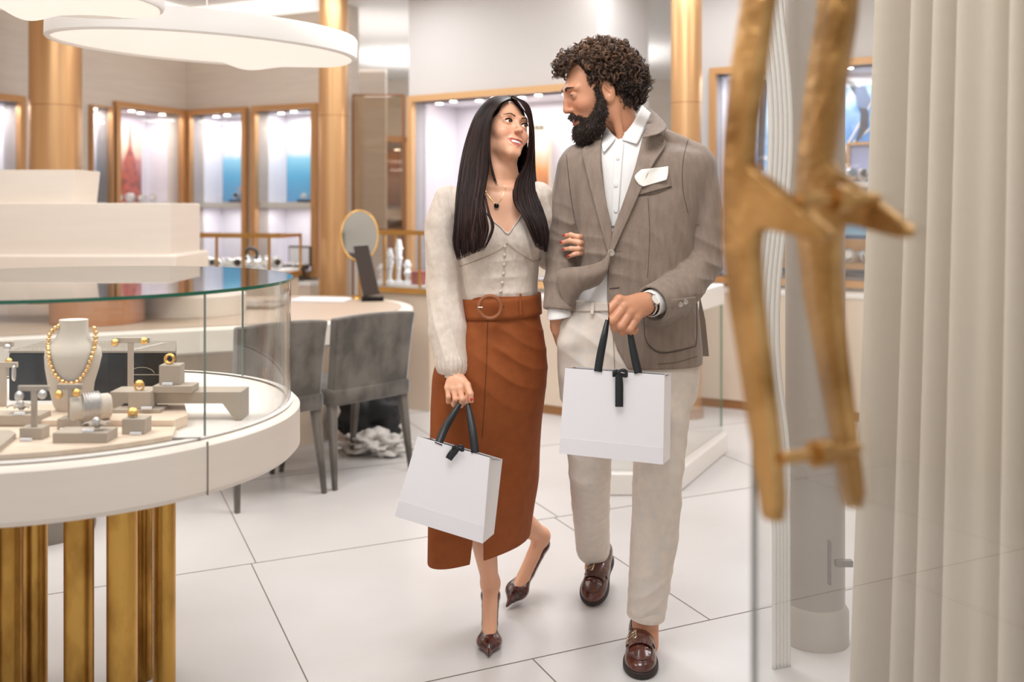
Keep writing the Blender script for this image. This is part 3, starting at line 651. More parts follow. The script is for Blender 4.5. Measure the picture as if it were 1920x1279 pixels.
# things on the desk
z_ = .754
def desk_book(px0, px1, py, mt, label, name='catalogue', h=.012, dep=.22, rz=-.12, page=None):
    a = PZ(px0, py, z_); b = PZ(px1, py, z_); c = (a+b)/2; t = thing(name, label, name, c)
    MB().box((c[0], c[1]+dep/2, z_+h/2), (b[0]-a[0], dep, h), rz, bev=.002).build('cover', mt, t)
    if page: MB().box((c[0], c[1]+dep/2, z_+h+.003), (b[0]-a[0]-.02, dep-.02, .006), rz).build('pages', page, t)
desk_book(430, 520, 580, mat('taupe_board', (150, 134, 118), .5), 'taupe presentation tray on the desk seen through the glass', 'presentation_tray', .02, .25)
desk_book(545, 650, 567, m_whitepaper, 'open white catalogue on the desk left of the dark stand', 'open_catalogue', .01, .2, page=m_whitepaper)
desk_book(614, 655, 563, m_black, 'thin black folder beside the white catalogue on the desk', 'black_folder', .009, .12)
desk_book(480, 530, 571, m_blackm, 'dark pad beneath the taupe tray on the desk', 'desk_pad', .006, .16)
# black stand (payment screen seen edge-on)
c = PZ(693, 563, z_); c = P(693, 563, 6.28); c[2] = z_; st = thing('card_display', 'dark tilted flat panel on a black foot at the end of the desk', 'display panel', c)
MB().box((c[0]+.01, c[1]+.05, z_+.014), (.14, .10, .028), .2, bev=.004).build('foot', m_black, st)
Yc = c[1]+.05; pl = [P(662, 461, Yc), P(690, 459, Yc), P(712, 552, Yc), P(681, 556, Yc)]
mb = MB(); V = [tuple(p) for p in pl]+[(p[0]+.0, p[1]+.018, p[2]) for p in pl]; mb.add(V, [(0, 1, 2, 3), (7, 6, 5, 4), (0, 4, 5, 1), (1, 5, 6, 2), (2, 6, 7, 3), (3, 7, 4, 0)]); mb.build('panel', mat('dark_brown_panel', (70, 60, 56), .25), st)
# round table mirror
Ym = 6.5; c = P(674, 442, Ym); mr = thing('standing_mirror', 'oval brass-rimmed table mirror standing on the desk behind the dark panel', 'mirror', (c[0], Ym, .753))
rx = 35/FPX*Ym; rz_ = 48/FPX*Ym
tilt = Matrix.Rotation(math.radians(-14), 4, 'X') @ Matrix.Rotation(math.radians(20), 4, 'Z')
def mtr(V): return [tuple(tilt.to_3x3() @ Vector(v)+Vector((c[0], Ym, c[2]))) for v in V]
k = 48; ring = [(rx*math.cos(a), 0, rz_*math.sin(a)) for a in np.linspace(0, 2*math.pi, k+1)]
MB().tube(mtr(ring), .007, 8, cap=False).build('rim', m_brass2, mr, smooth=60)
mb = MB(); V = mtr([(x, -.004, z) for x, _, z in ring[:-1]]+[(x, .004, z) for x, _, z in ring[:-1]]); mb.add(V, [tuple(range(k)), tuple(range(k, 2*k))[::-1]]+[(i, (i+1) % k, k+(i+1) % k, k+i) for i in range(k)]); mb.build('mirror_glass', mat('mirror', (235, 238, 235), .02, 1.0), mr)
MB().tube([(c[0], Ym, c[2]-rz_), (c[0], Ym, .77)], .009, 10).build('stem', m_brass2, mr, smooth=60)
MB().lathe([(0, .754), (.075, .754), (.07, .766), (.012, .775), (0, .775)], (c[0], Ym, 0), 32).build('foot', m_brass2, mr, smooth=40)
# ------------------------------------------------------------ velvet chairs
def chair(name, rl, rr_, label, top=.83):
    rl = np.array(rl); rr_ = np.array(rr_); mid = (rl+rr_)/2; u = (rr_-rl)/np.linalg.norm(rr_-rl); ang = math.atan2(u[1], u[0]); hw = np.linalg.norm(rr_-rl)/2
    t = thing(name, label, 'chair', (mid[0], mid[1], 0), ang, None)
    def quadcol(a, b, ra, rb, parent, nm, mt):   # tapered square leg a(bottom) b(top)
        V = []; 
        for (c, r) in ((a, ra), (b, rb)):
            for sx_, sy_ in ((-1, -1), (1, -1), (1, 1), (-1, 1)): V.append((c[0]+sx_*r, c[1]+sy_*r, c[2]))
        mb = MB().add(V, [(0, 3, 2, 1), (4, 5, 6, 7), (0, 1, 5, 4), (1, 2, 6, 5), (2, 3, 7, 6), (3, 0, 4, 7)]); o = mb.build(nm, mt, t, world=False, bevel=.004, smooth=40); return o
    W2 = hw
    for s in (-1, 1):
        quadcol((s*W2, 0, 0), (s*(W2-.02), .055, .44), .011, .022, t, 'leg', m_velvet)
        quadcol((s*(W2-.015), .47, 0), (s*(W2-.02), .42, .42), .011, .02, t, 'leg', m_velvet)
    # seat
    mb = MB(); mb.box((0, .24, .435), (2*W2+.02, .46, .085), 0, bev=.02); mb.build('seat', m_velvet, t, world=False, smooth=50)
    # curved, slightly waisted back
    nx, nz = 14, 12; A = np.zeros((2, nx+1, nz+1, 3))
    for i in range(nx+1):
        for j in range(nz+1):
            a = i/nx*2-1; b = j/nz; z = .40+b*(top-.40); w_ = (W2+.008)*(1-.05*(1-b))*(1-.015*math.sin(b*math.pi)); zz_ = z-(.012*a*a if b > .9 else 0)
            yb = .05-b*.055; cv = .018*(a*a)
            A[0, i, j] = (a*w_, yb-.022+cv*0-(1-abs(a)**6)*.004, zz_); A[1, i, j] = (a*w_*.985, yb+.022+cv, zz_)
    mb = MB(); mb.grid(A[0]); mb.grid(A[1][::-1])
    def strip(P0, P1):
        n = len(P0); mb.add(list(P0)+list(P1), [(i, i+1, n+i+1, n+i) for i in range(n-1)])
    strip(A[0][0], A[1][0]); strip(A[0][-1], A[1][-1]); strip(A[0][:, 0], A[1][:, 0]); strip(A[0][:, -1], A[1][:, -1])
    mb.build('backrest', m_velvet, t, world=False, smooth=50, bevel=.010)
    mb = MB(); 
    mb.tube([(-W2, .03, .398), (W2, .03, .398)], .004, 6); mb.build('piping', mat('tan_piping', (150, 128, 104), .8), t, world=False)
    return t
def fl2(px, py): return PZ(px, py, 0)[:2]
chair('velvet_chair', (-.845, 4.75), (-.517, 5.10), 'grey velvet chair at the desk, nearer the woman, with the black bag beneath')
chair('velvet_chair', (-1.214, 4.40), (-.886, 4.70), 'grey velvet chair partly behind the rounded glass display case')
# black bag and crumpled cloth on the floor under the desk
def lumpy(name, c, d, mt, label, cat, amp=.25, seed=1, res=26, pw=2.5):
    V = []; F = []; n = res; m = res//2
    for i in range(m+1):
        ph = math.pi*i/m
        for j in range(n):
            th = 2*math.pi*j/n; x, y, z = math.sin(ph)*math.cos(th), math.sin(ph)*math.sin(th), math.cos(ph)
            f = (abs(x)**pw+abs(y)**pw+abs(z)**pw)**(-1/pw)
            q = mnoise.fractal(Vector((x*2.2+seed, y*2.2, z*2.2)), 1, 2, 4)
            r = f*(1+amp*q); V.append((c[0]+d[0]*x*r, c[1]+d[1]*y*r, max(c[2]+d[2]*z*r, .003)))
    for i in range(m):
        for j in range(n): F.append((i*n+j, (i+1)*n+j, (i+1)*n+(j+1) % n, i*n+(j+1) % n))
    o = MB().add(V, F).build(name, mt, None, smooth=80); return tag(o, label, cat)
p = PZ(700, 826, 0)
lumpy('fabric_bag', (p[0]-.03, p[1]+.05, .13), (.17, .14, .13), m_blackm, 'black fabric bag standing on the floor between the legs of the right grey chair', 'bag', .35, 3, 40, 4)
p = PZ(706, 850, 0)
lumpy('crumpled_cloth', (p[0], p[1]+.02, .045), (.15, .13, .055), mat('crumpled_white', (206, 200, 194), .8, vary=(20, (150, 146, 140), None, .5, .7)), 'crumpled white and grey cloth on the floor in front of the black bag', 'cloth', .6, 9, 60, 3)
# taupe pouf seen between the brass tubes
p = PZ(88, 1028, 0); t = thing('round_pouf', 'small round taupe pouf behind the brass tube legs', 'pouf', (p[0], p[1]+.2, 0))
MB().lathe([(0, .0), (.21, .0), (.215, .02), (.215, .36), (.19, .39), (0, .39)], (p[0]-.12, p[1]+.2, 0), 40).build('cushion', mat('taupe_weave', (128, 118, 108), .9, bump=(300, .3)), t, smooth=50)
# ------------------------------------------------------------ pedestal display on the right, behind the man
ps = thing('glass_pedestal', 'tall glass pedestal display with rounded white foot and top behind the man', 'pedestal display', (.78, 5.3, 0))
foot = [PZ(1080, 930, 0), PZ(1268, 930, 0), PZ(1362, 850, 0)]
fx0 = .33; fx1 = foot[1][0]; fy0 = foot[0][1]; 
def rrect(x0, y0, x1, y1, r, ang=0, n=6):
    pts = []
    for cx_, cy_, a0 in ((x1-r, y0+r, -90), (x1-r, y1-r, 0), (x0+r, y1-r, 90), (x0+r, y0+r, 180)):
        for k in range(n+1): a = math.radians(a0+90*k/n); pts.append((cx_+r*math.cos(a), cy_+r*math.sin(a)))
    return pts
# plan quadrilateral following the photo: front edge, right edge receding
e1 = foot[1][:2]; e2 = foot[2][:2]; f0 = foot[0][:2]; dr = (e2-e1)/np.linalg.norm(e2-e1)
def quadplan(ins, r=.07, n=6):
    a = f0+np.array([ins, ins]); b = e1+np.array([-ins*.9, ins]); c = e1+dr*1.0+np.array([-ins, 0]); d = f0+dr*1.0+np.array([ins, 0])
    poly = [a, b, c, d]; out = []
    for i in range(4):
        p_, q_, s_ = poly[i-1], poly[i], poly[(i+1) % 4]; u_ = (p_-q_)/np.linalg.norm(p_-q_); v_ = (s_-q_)/np.linalg.norm(s_-q_)
        for k in range(n+1):
            t_ = k/n; out.append(tuple((1-t_)**2*(q_+u_*r)+2*t_*(1-t_)*q_+t_**2*(q_+v_*r)))
    return out
MB().prism(quadplan(0, .10), 0, .105).build('foot', m_whitelac, ps, smooth=35, bevel=.008)
gl = quadplan(.045, .02, 2)
mb = MB(); n_ = len(gl); V = [(x, y, .106) for x, y in gl]+[(x, y, .815) for x, y in gl]; mb.add(V, [(i, (i+1) % n_, n_+(i+1) % n_, n_+i) for i in range(n_)]); mb.build('glass_walls', m_glass, ps, solid=.006)
cg = quadplan(.045, .02, 2); 
g0 = PZ(1352, 800, .105); 
MB().box((g0[0], g0[1], .45), (.012, .012, .69)).build('glass_edge', m_green_edge, ps)
MB().prism(quadplan(.02, .08), .815, .925).build('top_tray', m_whitelac, ps, smooth=35, bevel=.006)
MB().prism(quadplan(.10, .02, 2), .106, .80).build('inner_column', m_cream2, ps, smooth=35) if False else None
# ------------------------------------------------------------ pendant lamps
def pendant(px, pyt, wpx, hpx, Y, tiltdeg, label, rimh, bul=(.1, .06)):
    c = P(px, pyt, Y); R = wpx/2/FPX*Y
    t = thing('pendant_lamp', label, 'pendant lamp', tuple(c), 0, 'large white disc pendant lamps')
    rot = Matrix.Rotation(math.radians(tiltdeg), 3, 'Y') @ Matrix.Rotation(math.radians(2), 3, 'X')
    def tr(mb): mb.V = [tuple(rot @ Vector(v)+Vector(c)) for v in mb.V]; return mb
    mb = MB(); mb.lathe([(0, rimh), (R*.985, rimh), (R, rimh-.012), (R, 0.006), (R*.99, 0), (R*.965, 0), (R*.965, .012)], (0, 0, 0), 96); tr(mb).build('rim', mat('pendant_white', (236, 230, 224), .5), t, smooth=40)
    n, m = 24, 96; V = []; F = []
    for i in range(n+1):
        r = R*.965*i/n
        for j in range(m):
            a = 2*math.pi*j/m; x, y = r*math.cos(a), r*math.sin(a)
            z = .010-bul[1]*math.exp(-(((x-bul[0]*R)/(R*.20))**2+((y-.42*R)/(R*.40))**2))-.030*math.exp(-(((x-.55*R)/(R*.4))**2+((y-.3*R)/(R*.5))**2))
            V.append((x, y, z))
    for i in range(n):
        for j in range(m): F.append((i*m+j, i*m+(j+1) % m, (i+1)*m+(j+1) % m, (i+1)*m+j))
    mb = MB().add(V, F); tr(mb).build('diffuser', mat('pendant_glow', (236, 226, 214), .45, emis=((255, 246, 236), .55)), t, smooth=80)
    MB().tube([(c[0], c[1], c[2]+rimh), (c[0], c[1], CE)], .003, 6).build('cable', m_whitelac, t)
    o = lamp('pendant_light', 'AREA', (c[0]+bul[0]*R, c[1]-.3*R, c[2]-.10), 5.0, R*1.1, color=(1, .93, .84)); 
pendant(388, 95, 556, 40, 3.95, 2.9, 'large white disc pendant lamp with a rippled glowing underside, wholly in view', .085, (.14, .045))
pendant(60, -2, 470, 40, 2.7, 3, 'large white disc pendant lamp cut off by the top left corner', .085, (-.25, .05))

for o in wproto: KIDS.pop(o.name, None)
for o in list(wproto): bpy.data.objects.remove(o)
# ------------------------------------------------------------ round jewellery case, foreground left
CC = np.array([-1.174, 2.60]); RG = .583; RD = .607; ZD = .83; ZG = 1.158
case = thing('round_display_case', 'round cream jewellery case with curved glass and brass tube legs at the left', 'display case', (CC[0], CC[1], 0))
cx, cy = CC
MB().lathe([(0, ZD-.125), (RD-.012, ZD-.125), (RD, ZD-.112), (RD, ZD-.012), (RD-.01, ZD-.002), (RD-.02, ZD), (0, ZD)], (cx, cy, 0), 160).build('drum', m_cream, case, smooth=40)
MB().lathe([(0, ZD+.0005), (RG-.02, ZD+.0005), (RG-.02, ZD+.002), (0, ZD+.002)], (cx, cy, 0), 160).build('display_floor', mat('case_floor', (240, 232, 224), .35), case, smooth=40)
# vertical seam of the drum and glass joint
def rim_pt(px, R=RD):
    r = (px-960)/FPX; a = 1+r*r; b = -2*(r*cx+cy); c_ = cx*cx+cy*cy-R*R; Y = (-b-math.sqrt(max(b*b-4*a*c_, 0)))/(2*a); return np.array([r*Y, Y])
def rim_back(px, R=RG):
    r = (px-960)/FPX; a = 1+r*r; b = -2*(r*cx+cy); c_ = cx*cx+cy*cy-R*R; Y = (-b+math.sqrt(max(b*b-4*a*c_, 0)))/(2*a); return np.array([r*Y, Y])
p = rim_pt(389); MB().box((p[0], p[1], ZD-.062), (.0025, .004, .120), math.atan2(p[1]-cy, p[0]-cx)+math.pi/2).build('drum_seam', m_grout, case)
# glass wall: curved, 6 mm
MB().lathe([(RG-.006, ZD), (RG, ZD), (RG, ZG), (RG-.006, ZG), (RG-.006, ZD)], (cx, cy, 0), 160).build('curved_glass', m_glass, case, smooth=40)
MB().lathe([(0, ZG), (RG+.004, ZG), (RG+.004, ZG+.008), (0, ZG+.008)], (cx, cy, 0), 160).build('glass_top', glassmat('top_glass', (.98, .985, .98), boost=1.2), case, smooth=40)
MB().lathe([(RG+.0042, ZG), (RG+.0052, ZG), (RG+.0052, ZG+.008), (RG+.0042, ZG+.008)], (cx, cy, 0), 160).build('glass_rim', mat('dark_green_glass', (28, 92, 70), .1), case, smooth=40)
for px, f in ((384, rim_pt), (455, rim_back)):
    p = f(px, RG-.003); a = math.atan2(p[1]-cy, p[0]-cx)
    MB().box((p[0], p[1], (ZD+ZG)/2), (.0065, .0014, ZG-ZD), a).build('glass_joint', mat('joint_grey', (120, 134, 126), .2), case)
MB().lathe([(RG-.012, ZD+.002), (RG+.006, ZD+.002), (RG+.006, ZD+.005), (RG-.012, ZD+.005)], (cx, cy, 0), 160).build('glass_channel', m_whitelac, case, smooth=40)
# brass tubes
for pxc, w, Y in ((17, 46, 2.62), (-5, 30, 2.72), (66, 43, 2.70), (148, 53, 2.58), (229, 55, 2.55), (270, 30, 2.86), (308, 41, 2.78), (90, 30, 3.3) if False else (-60, 50, 2.55)):
    x = (pxc-960)/FPX*Y; r = w/2/FPX*Y
    MB().lathe([(0, 0), (r, 0), (r, ZD-.126), (0, ZD-.126)], (x, Y, 0), 32).build('tube_leg', m_brass, case, smooth=40)
# second tubes seen just inside the front ones
for pxc, w, Y in ((130, 30, 2.66), (212, 30, 2.63), (298, 30, 2.86), (52, 26, 2.78)):
    x = (pxc-960)/FPX*Y; r = w/2/FPX*Y
    MB().lathe([(0, 0), (r, 0), (r, ZD-.126), (0, ZD-.126)], (x, Y+.06, 0), 32).build('tube_leg', m_brass, case, smooth=40)
# pale wood stepped platforms
def onz(px, py, z): return PZ(px, py, z)
def plate(pts, z0, z1, mt, label, name='wood_platform', cat='platform', bev=.0015):
    raw_ = [onz(px, py, z1)[:2] for px, py in pts]; poly = []
    for i in range(len(raw_)):
        a_, b_ = raw_[i], raw_[(i+1) % len(raw_)]
        for k in range(12):
            q_ = a_+(b_-a_)*k/12; dq = q_-CC; r_ = np.linalg.norm(dq); poly.append(tuple(CC+dq*min(1, .552/r_)))
    o = MB().prism(poly, z0, z1).build(name, mt, None, bevel=bev); return tag(o, label, cat)
Z1 = ZD+.0025
plate([(-60, 800), (330, 800), (310, 853), (-60, 878)], Z1, Z1+.012, m_palewood, 'pale wooden lower platform at the front of the round case')
plate([(-60, 762), (345, 752), (352, 778), (325, 788), (-60, 788)], Z1, Z1+.026, m_palewood, 'pale wooden rear platform step carrying the necklace bust')
ZA = Z1+.012; ZB = Z1+.026
# black box with grey stitched lid
Yb = 2.69; bx0 = -1.36; bx1 = (329-960)/FPX*Yb
bb = thing('black_case', 'glossy black chest with grey stitched top at the back of the round case', 'chest', ((bx0+bx1)/2, Yb+.1, Z1))
bxp = [(bx0, Yb), (bx1, Yb), (bx1*(Yb+.2)/Yb+.003, Yb+.2), (bx0, Yb+.2)]; MB().prism(bxp, Z1, Z1+.128).build('body', m_black, bb, bevel=.004)
MB().prism(bxp, Z1+.1285, Z1+.1335).build('top_panel', mat('grey_board', (128, 118, 106), .5), bb)
for yy in (Yb+.03, Yb+.165):
    mb = MB(); x = bx0+.02
    while x < bx1-.11: mb.box((x, yy, Z1+.1342), (.007, .0016, .001)); x += .012
    mb.build('stitching', m_whitelac, bb)
for k in (0, 1): MB().fprism([(bx1-.125+k*.012, 0), (bx1-.122+k*.012, 0), (bx1-.090+k*.012, .13), (bx1-.093+k*.012, .13)], (0, Yb+.03, Z1+.134), (1, 0, 0), (0, 1, 0), (0, 0, .001)).build('white_line', m_whitelac, bb)
MB().box((-.985, Yb-.001, Z1+.07), (.09, .001, .0015)).build('front_line', mat('thin_gold', (200, 190, 170), .3, .5), bb)
MB().box((-.93, Yb-.001, Z1+.082), (.03, .002, .002)).build('clasp', m_brass2, bb)
mb = MB().tube([(-1.02+.035*math.cos(a)+.02, Yb-.001, Z1+.07+.02*math.sin(a)) for a in np.linspace(.2, 2.4, 10)], .0007, 5); mb.build('printed_arc', MATS['thin_gold'], bb)
# necklace bust
Yn = 2.43; bu = P(135, 690, Yn); sc_ = Yn/FPX
bust = thing('necklace_bust', 'light grey linen necklace bust standing at the back of the wooden platform', 'necklace bust', (bu[0], Yn, ZB))
prof = [(772, 104, 162, .035), (760, 98, 168, .04), (720, 88, 172, .05), (690, 83, 181, .055), (668, 82, 186, .06), (655, 84, 184, .055), (645, 93, 174, .045), (635, 102, 166, .038), (622, 107, 161, .034), (606, 108.5, 161, .033), (600, 109, 161, .033)]
k = 40; A = np.zeros((len(prof)+0, k+1, 3))
for i, (py, l, r, dp) in enumerate(prof):
    c = ((l+r)/2-960)*sc_; hw = (r-l)/2*sc_
    for j in range(k+1):
        a = 2*math.pi*j/k; A[i, j] = (c+hw*math.cos(a), Yn+.01+dp*.85*math.sin(a)+(.0), CAMZ-(py-HZ)*sc_)
A[0, :, 2] = ZB
mb = MB(); mb.grid(A[:, ::-1]); mb.add([tuple(A[-1, j]) for j in range(k)], [tuple(range(k))]); mb.build('bust', m_bustlinen, bust, smooth=50)
# beads
BV = MB(); BV.grid(A[:, ::-1]); bmv = [Vector(v) for v in BV.V]; bvt = BVHTree.FromPolygons(bmv, BV.F)
neck = thing('gold_bead_necklace', 'necklace of round gold beads on the grey linen bust', 'necklace', tuple(P(135, 660, Yn-.05)))
path = spline([(110, 612), (100, 618), (93, 628), (90.5, 648), (92, 668), (97, 690), (106, 706), (118, 716), (131, 719), (144, 716), (157, 702), (168, 680), (175, 658), (179, 636), (179, 622), (174, 612)], 400)
def bead_mesh(r, mt, name='bead', ridge=True):
    mb = MB(); n = 14; m = 10
    for i in range(m+1):
        ph = math.pi*i/m
        for j in range(n):
            th = 2*math.pi*j/n; q = r*(1+.05*math.cos(ph*8)); mb.V.append((q*math.sin(ph)*math.cos(th), q*math.sin(ph)*math.sin(th), q*math.cos(ph)))
    mb.F = [(i*n+j, (i+1)*n+j, (i+1)*n+(j+1) % n, i*n+(j+1) % n) for i in range(m) for j in range(n)]; mb.mi = [0]*len(mb.F)
    return raw(name, mb.V, mb.F, mt, smooth=True)
bm_ = bead_mesh(.0058, m_gold); last = None; co = Vector(cam.location)
for q in path:
    p = P(q[0], q[1], Yn); d = (Vector(p)-co).normalized(); h = bvt.ray_cast(co, d)[0]
    if h is None: h = Vector(P(q[0], q[1], Yn+.0))
    h = h-d*.004
    if last is None or (h-last).length > .0108:
        o = link('bead', bm_, neck, h-Vector(neck.location)); last = h; o.rotation_euler = (rng.uniform(0, 1), rng.uniform(0, 1), 0)
# stands
def wbox(px0, px1, pyt, pyb, zb, mt, dep, rz=0, name='riser_block', label='', group=None, cat='display block', bev=.0015):
    """block whose front face spans px0..px1 and pyt..pyb, base at height zb"""
    c = onz((px0+px1)/2, pyb, zb); Y = c[1]; a = P(px0, pyt, Y); b = P(px1, pyb, Y); h = a[2]-b[2]
    o = MB().box(((a[0]+b[0])/2, Y+dep/2, zb+h/2), (b[0]-a[0], dep, h), rz, bev=bev).build(name, mt); tag(o, label, cat, group); return Y, zb+h, (a[0]+b[0])/2
m_tag = mat('tiny_tag', (236, 236, 240), .5)
def pricetag(x, y, z, label):
    t = thing('price_tag', label, 'price tag', (x, y, z), 0, 'tiny white price tags in the round case'); mb = MB()
    for i in range(5): mb.box((x-.010+.005*i, y-.004, z+.0035), (.0042, .008, .006), 0, bev=.0005)
    mb.box((x, y-.003, z+.0008), (.024, .006, .0012)); mb.build('digits_card', m_tag, t)
def tstand(pxc, bar0, bar1, py_bar, py_bot, zb, label, base=None, pw=10):
    Y = onz(pxc, py_bot, zb)[1]; s = Y/FPX; t = thing('earring_stand', label, 'earring stand', (P(pxc, py_bot, Y)[0], Y, zb)); x = (pxc-960)*s; zt_ = CAMZ-(py_bar-HZ)*s
    zz = zb
    if base: zz = zb+base[2]*s; MB().box((((base[0]+base[1])/2-960)*s, Y+.005, (zb+zz)/2), ((base[1]-base[0])*s, .04, zz-zb), 0, bev=.002).build('foot', m_linen, t)
    MB().box((x, Y, (zz+zt_)/2), (pw*s, .008, zt_-zz), 0, bev=.001).build('post', m_linen, t)
    MB().box((((bar0+bar1)/2-960)*s, Y, zt_), ((bar1-bar0)*s, .009, 10*s), 0, bev=.001).build('cross_bar', m_linen, t)
    return Y
def ball(px, py, Y, r, mt, label, name='ball_earring', sc=(1, 1, 1), group=None):
    p = P(px, py, Y); o = MB().sphere((0, 0, 0), r, 20, sc).build(name, mt, None, smooth=70); o.location = (p[0], Y-.012, p[2]); return tag(o, label, 'earring', group)
m_goldb = mat('brushed_gold', (236, 190, 112), .3, 1.0, bump=(120, .2, (1, 1, 6)))
m_silvb = mat('brushed_silver', (206, 202, 200), .32, .9, bump=(120, .2, (6, 6, 1)))
Y = tstand(245, 213, 281, 638, 748, ZB, 'tall grey earring stand with two gold ball earrings', (226, 262, 10))
ball(219, 641, Y, .0098, m_goldb, 'gold ball earring on the left arm of the tall stand'); ball(273, 638, Y, .0098, m_goldb, 'gold ball earring on the right arm of the tall stand')
Y = tstand(64, 35, 93, 728, 822, ZA, 'grey earring stand with two silver oval earrings at the front', (42, 84, 22))
ball(41, 741, Y, .0095, m_silvb, 'oval silver earring on the left arm of the front stand', sc=(1, 1, 1.2)); ball(84, 738, Y, .0095, m_silvb, 'oval silver earring on the right arm of the front stand', sc=(1, 1, 1.1))
pricetag((60-960)*Y/FPX, Y-.024, ZA, 'tiny white price tag at the foot of the silver earring stand')
Y = tstand(133, 108, 155, 725, 803, ZA+.001, 'grey earring stand with two gold oval earrings before the bust', (112, 154, 20))
ball(115, 738, Y, .0095, m_goldb, 'oval gold earring on the left arm, before the bust', sc=(1, 1, 1.1)); ball(148, 735, Y, .0090, m_goldb, 'oval gold earring on the right arm, before the bust', sc=(1, 1, 1.1))
pricetag((133-960)*Y/FPX, Y-.024, ZA+.001, 'tiny white price tag at the foot of the gold oval earring stand')
Y = tstand(3, -60, 33, 684, 762, ZB, 'grey earring stand with a silver hoop cut off by the left edge', None, 18)
p = P(26, 700, Y-.012); o = MB().tube([(0, .004*math.cos(a), .016*math.sin(a)) for a in np.linspace(0, 2*math.pi, 25)], .0038, 8, cap=False).build('hoop_earring', m_silvb, None, smooth=70); o.location = p; tag(o, 'silver hoop earring hanging at the left edge of the round case', 'earring')
ball(21, 676, Y+.02, .0085, m_goldb, 'small gold ball earring above the silver hoop')
Y = tstand(-14, -60, 26, 645, 750, ZB, 'tall grey earring stand with a silver ball at the left edge', None, 16)
ball(18, 650, Y, .0090, m_silvb, 'silver ball earring on the stand cut off by the left edge')
# bench riser (angled legs)
Yq = 2.44; s = Yq/FPX; zt_ = CAMZ-(735-HZ)*s
br = thing('bench_riser', 'long grey linen bench riser with angled legs at the right of the case', 'display riser', (P(330, 770, Yq)[0], Yq, Z1))
def xz(px, py): return ((px-960)*s, CAMZ-(py-HZ)*s)
zb_ = Z1
poly = [xz(205, 735), xz(452, 735), (xz(452, 0)[0], zb_), ((440-960)*s, zb_), xz(417, 757), xz(232, 757), ((222-960)*s, zb_+.024), ((213-960)*s, zb_+.024)]
MB().fprism(poly, (0, Yq, 0), (1, 0, 0), (0, 0, 1), (0, .075, 0)).build('bench', m_linen, br, bevel=.0015)
# slab + block + striped ring on the bench
Y, zt2, x = wbox(286, 360, 724, 737, zt_+.0005, m_linen, .055, name='flat_riser', label='flat grey linen slab lying on the long bench riser')
Y2, zt3, x = wbox(298, 336, 685, 722, zt2+.0003, m_linen, .042, label='upright grey linen block with the striped gold ring, highest on the bench')
pricetag(x-.002, Y2-.002, zt2+.0005, 'tiny white price tag under the striped gold ring block')
def ring(px, py, Y, R, r, mt, label, stripes=0, name='gold_ring', top=None):
    t = thing(name, label, 'ring', tuple(P(px, py, Y)), 0); p = P(px, py, Y); 
    for i in range(max(1, stripes)):
        off = (i-(stripes-1)/2)*r*1.5 if stripes else 0
        MB().tube([(p[0]+(R)*math.cos(a), p[1]+off, p[2]+R*math.sin(a)) for a in np.linspace(0, 2*math.pi, 30)], r, 8, cap=False).build('band', mt, t, smooth=70)
    if top: MB().sphere((p[0], p[1], p[2]+R*.55), top, 18, (1, .9, .8)).build('dome', mt, t, smooth=70)
    return t
ring(318, 664+9, Y2+.018, .0105, .0026, m_goldb, 'striped broad gold ring on the highest grey block', 3)
Y, ztt, x = wbox(210, 300, 768, 786, ZB-.014+.014*0, m_linen, .06, name='flat_riser', label='flat grey linen slab under the domed gold ring block')
Y2, zt3, x = wbox(240, 282, 735, 767, ztt+.0003, m_linen, .048, label='grey linen block with the domed gold ring in the middle of the case')
ring(261, 724, Y2+.02, .011, .0026, m_goldb, 'domed gold ring on the middle grey block', top=.011)
pricetag(x+.02, Y2-.002, ztt+.0005, 'tiny white price tag beside the domed gold ring block')
Y, zt2, x = wbox(228, 271, 786, 815, ZA, m_linen, .045, label='grey linen block with the round gold ball ring nearest the front')
ring(249, 777, Y+.02, .010, .002, m_goldb, 'round gold ball ring on the frontmost grey block', top=.0125)
pricetag(x+.008, Y-.002, ZA+.0003, 'tiny white price tag at the frontmost grey block')
Y, ztl, x = wbox(98, 200, 812, 831, ZA, m_linen, .062, name='flat_riser', label='long low grey slab with silver leaf ring at the front of the case')
def leaf(px, py, Y, n, label, mt1, mt2):
    c = P(px, py, Y); t = thing('leaf_ring', label, 'ring', tuple(c))
    for i in range(n):
        a = 2*math.pi*i/n+.3; mb = MB(); A = np.zeros((9, 5, 3))
        for u in range(9):
            for v in range(5):
                l = u/8; w = math.sin(math.pi*min(1, l*1.02))*.009*(v/4*2-1); rr = .003+l*.03
                A[u, v] = (c[0]+rr*math.cos(a)-w*math.sin(a), c[1]+(rr*math.sin(a)+w*math.cos(a))*.6, c[2]+.006+.012*math.sin(l*2.6)-abs(v-2)*.0012)
        mb.grid(A); mb.build('leaf', mt1, t, smooth=60, solid=.0015)
    MB().sphere((c[0], c[1]-.006, c[2]+.018), .0095, 16, (1, .8, 1.2)).build('silver_dome', mt2, t, smooth=60)
leaf(182, 806, Y+.03, 6, 'silver leaf ring on grey petals, right end of the long low slab', m_linen, m_silvb)
pricetag((163-960)*Y/FPX, Y+.01, ztl, 'tiny white price tag on the long low slab')
Y, ztl, x = wbox(-40, 74, 779, 797, ZB-.01, m_linen, .06, name='flat_riser', label='low grey slab with silver leaves cut off by the left edge')
leaf(40, 772, Y+.03, 6, 'silver leaf ring on the low slab at the left edge', m_linen, m_silvb)
pricetag((35-960)*Y/FPX, Y+.008, ztl, 'tiny white price tag on the low slab at the left edge')
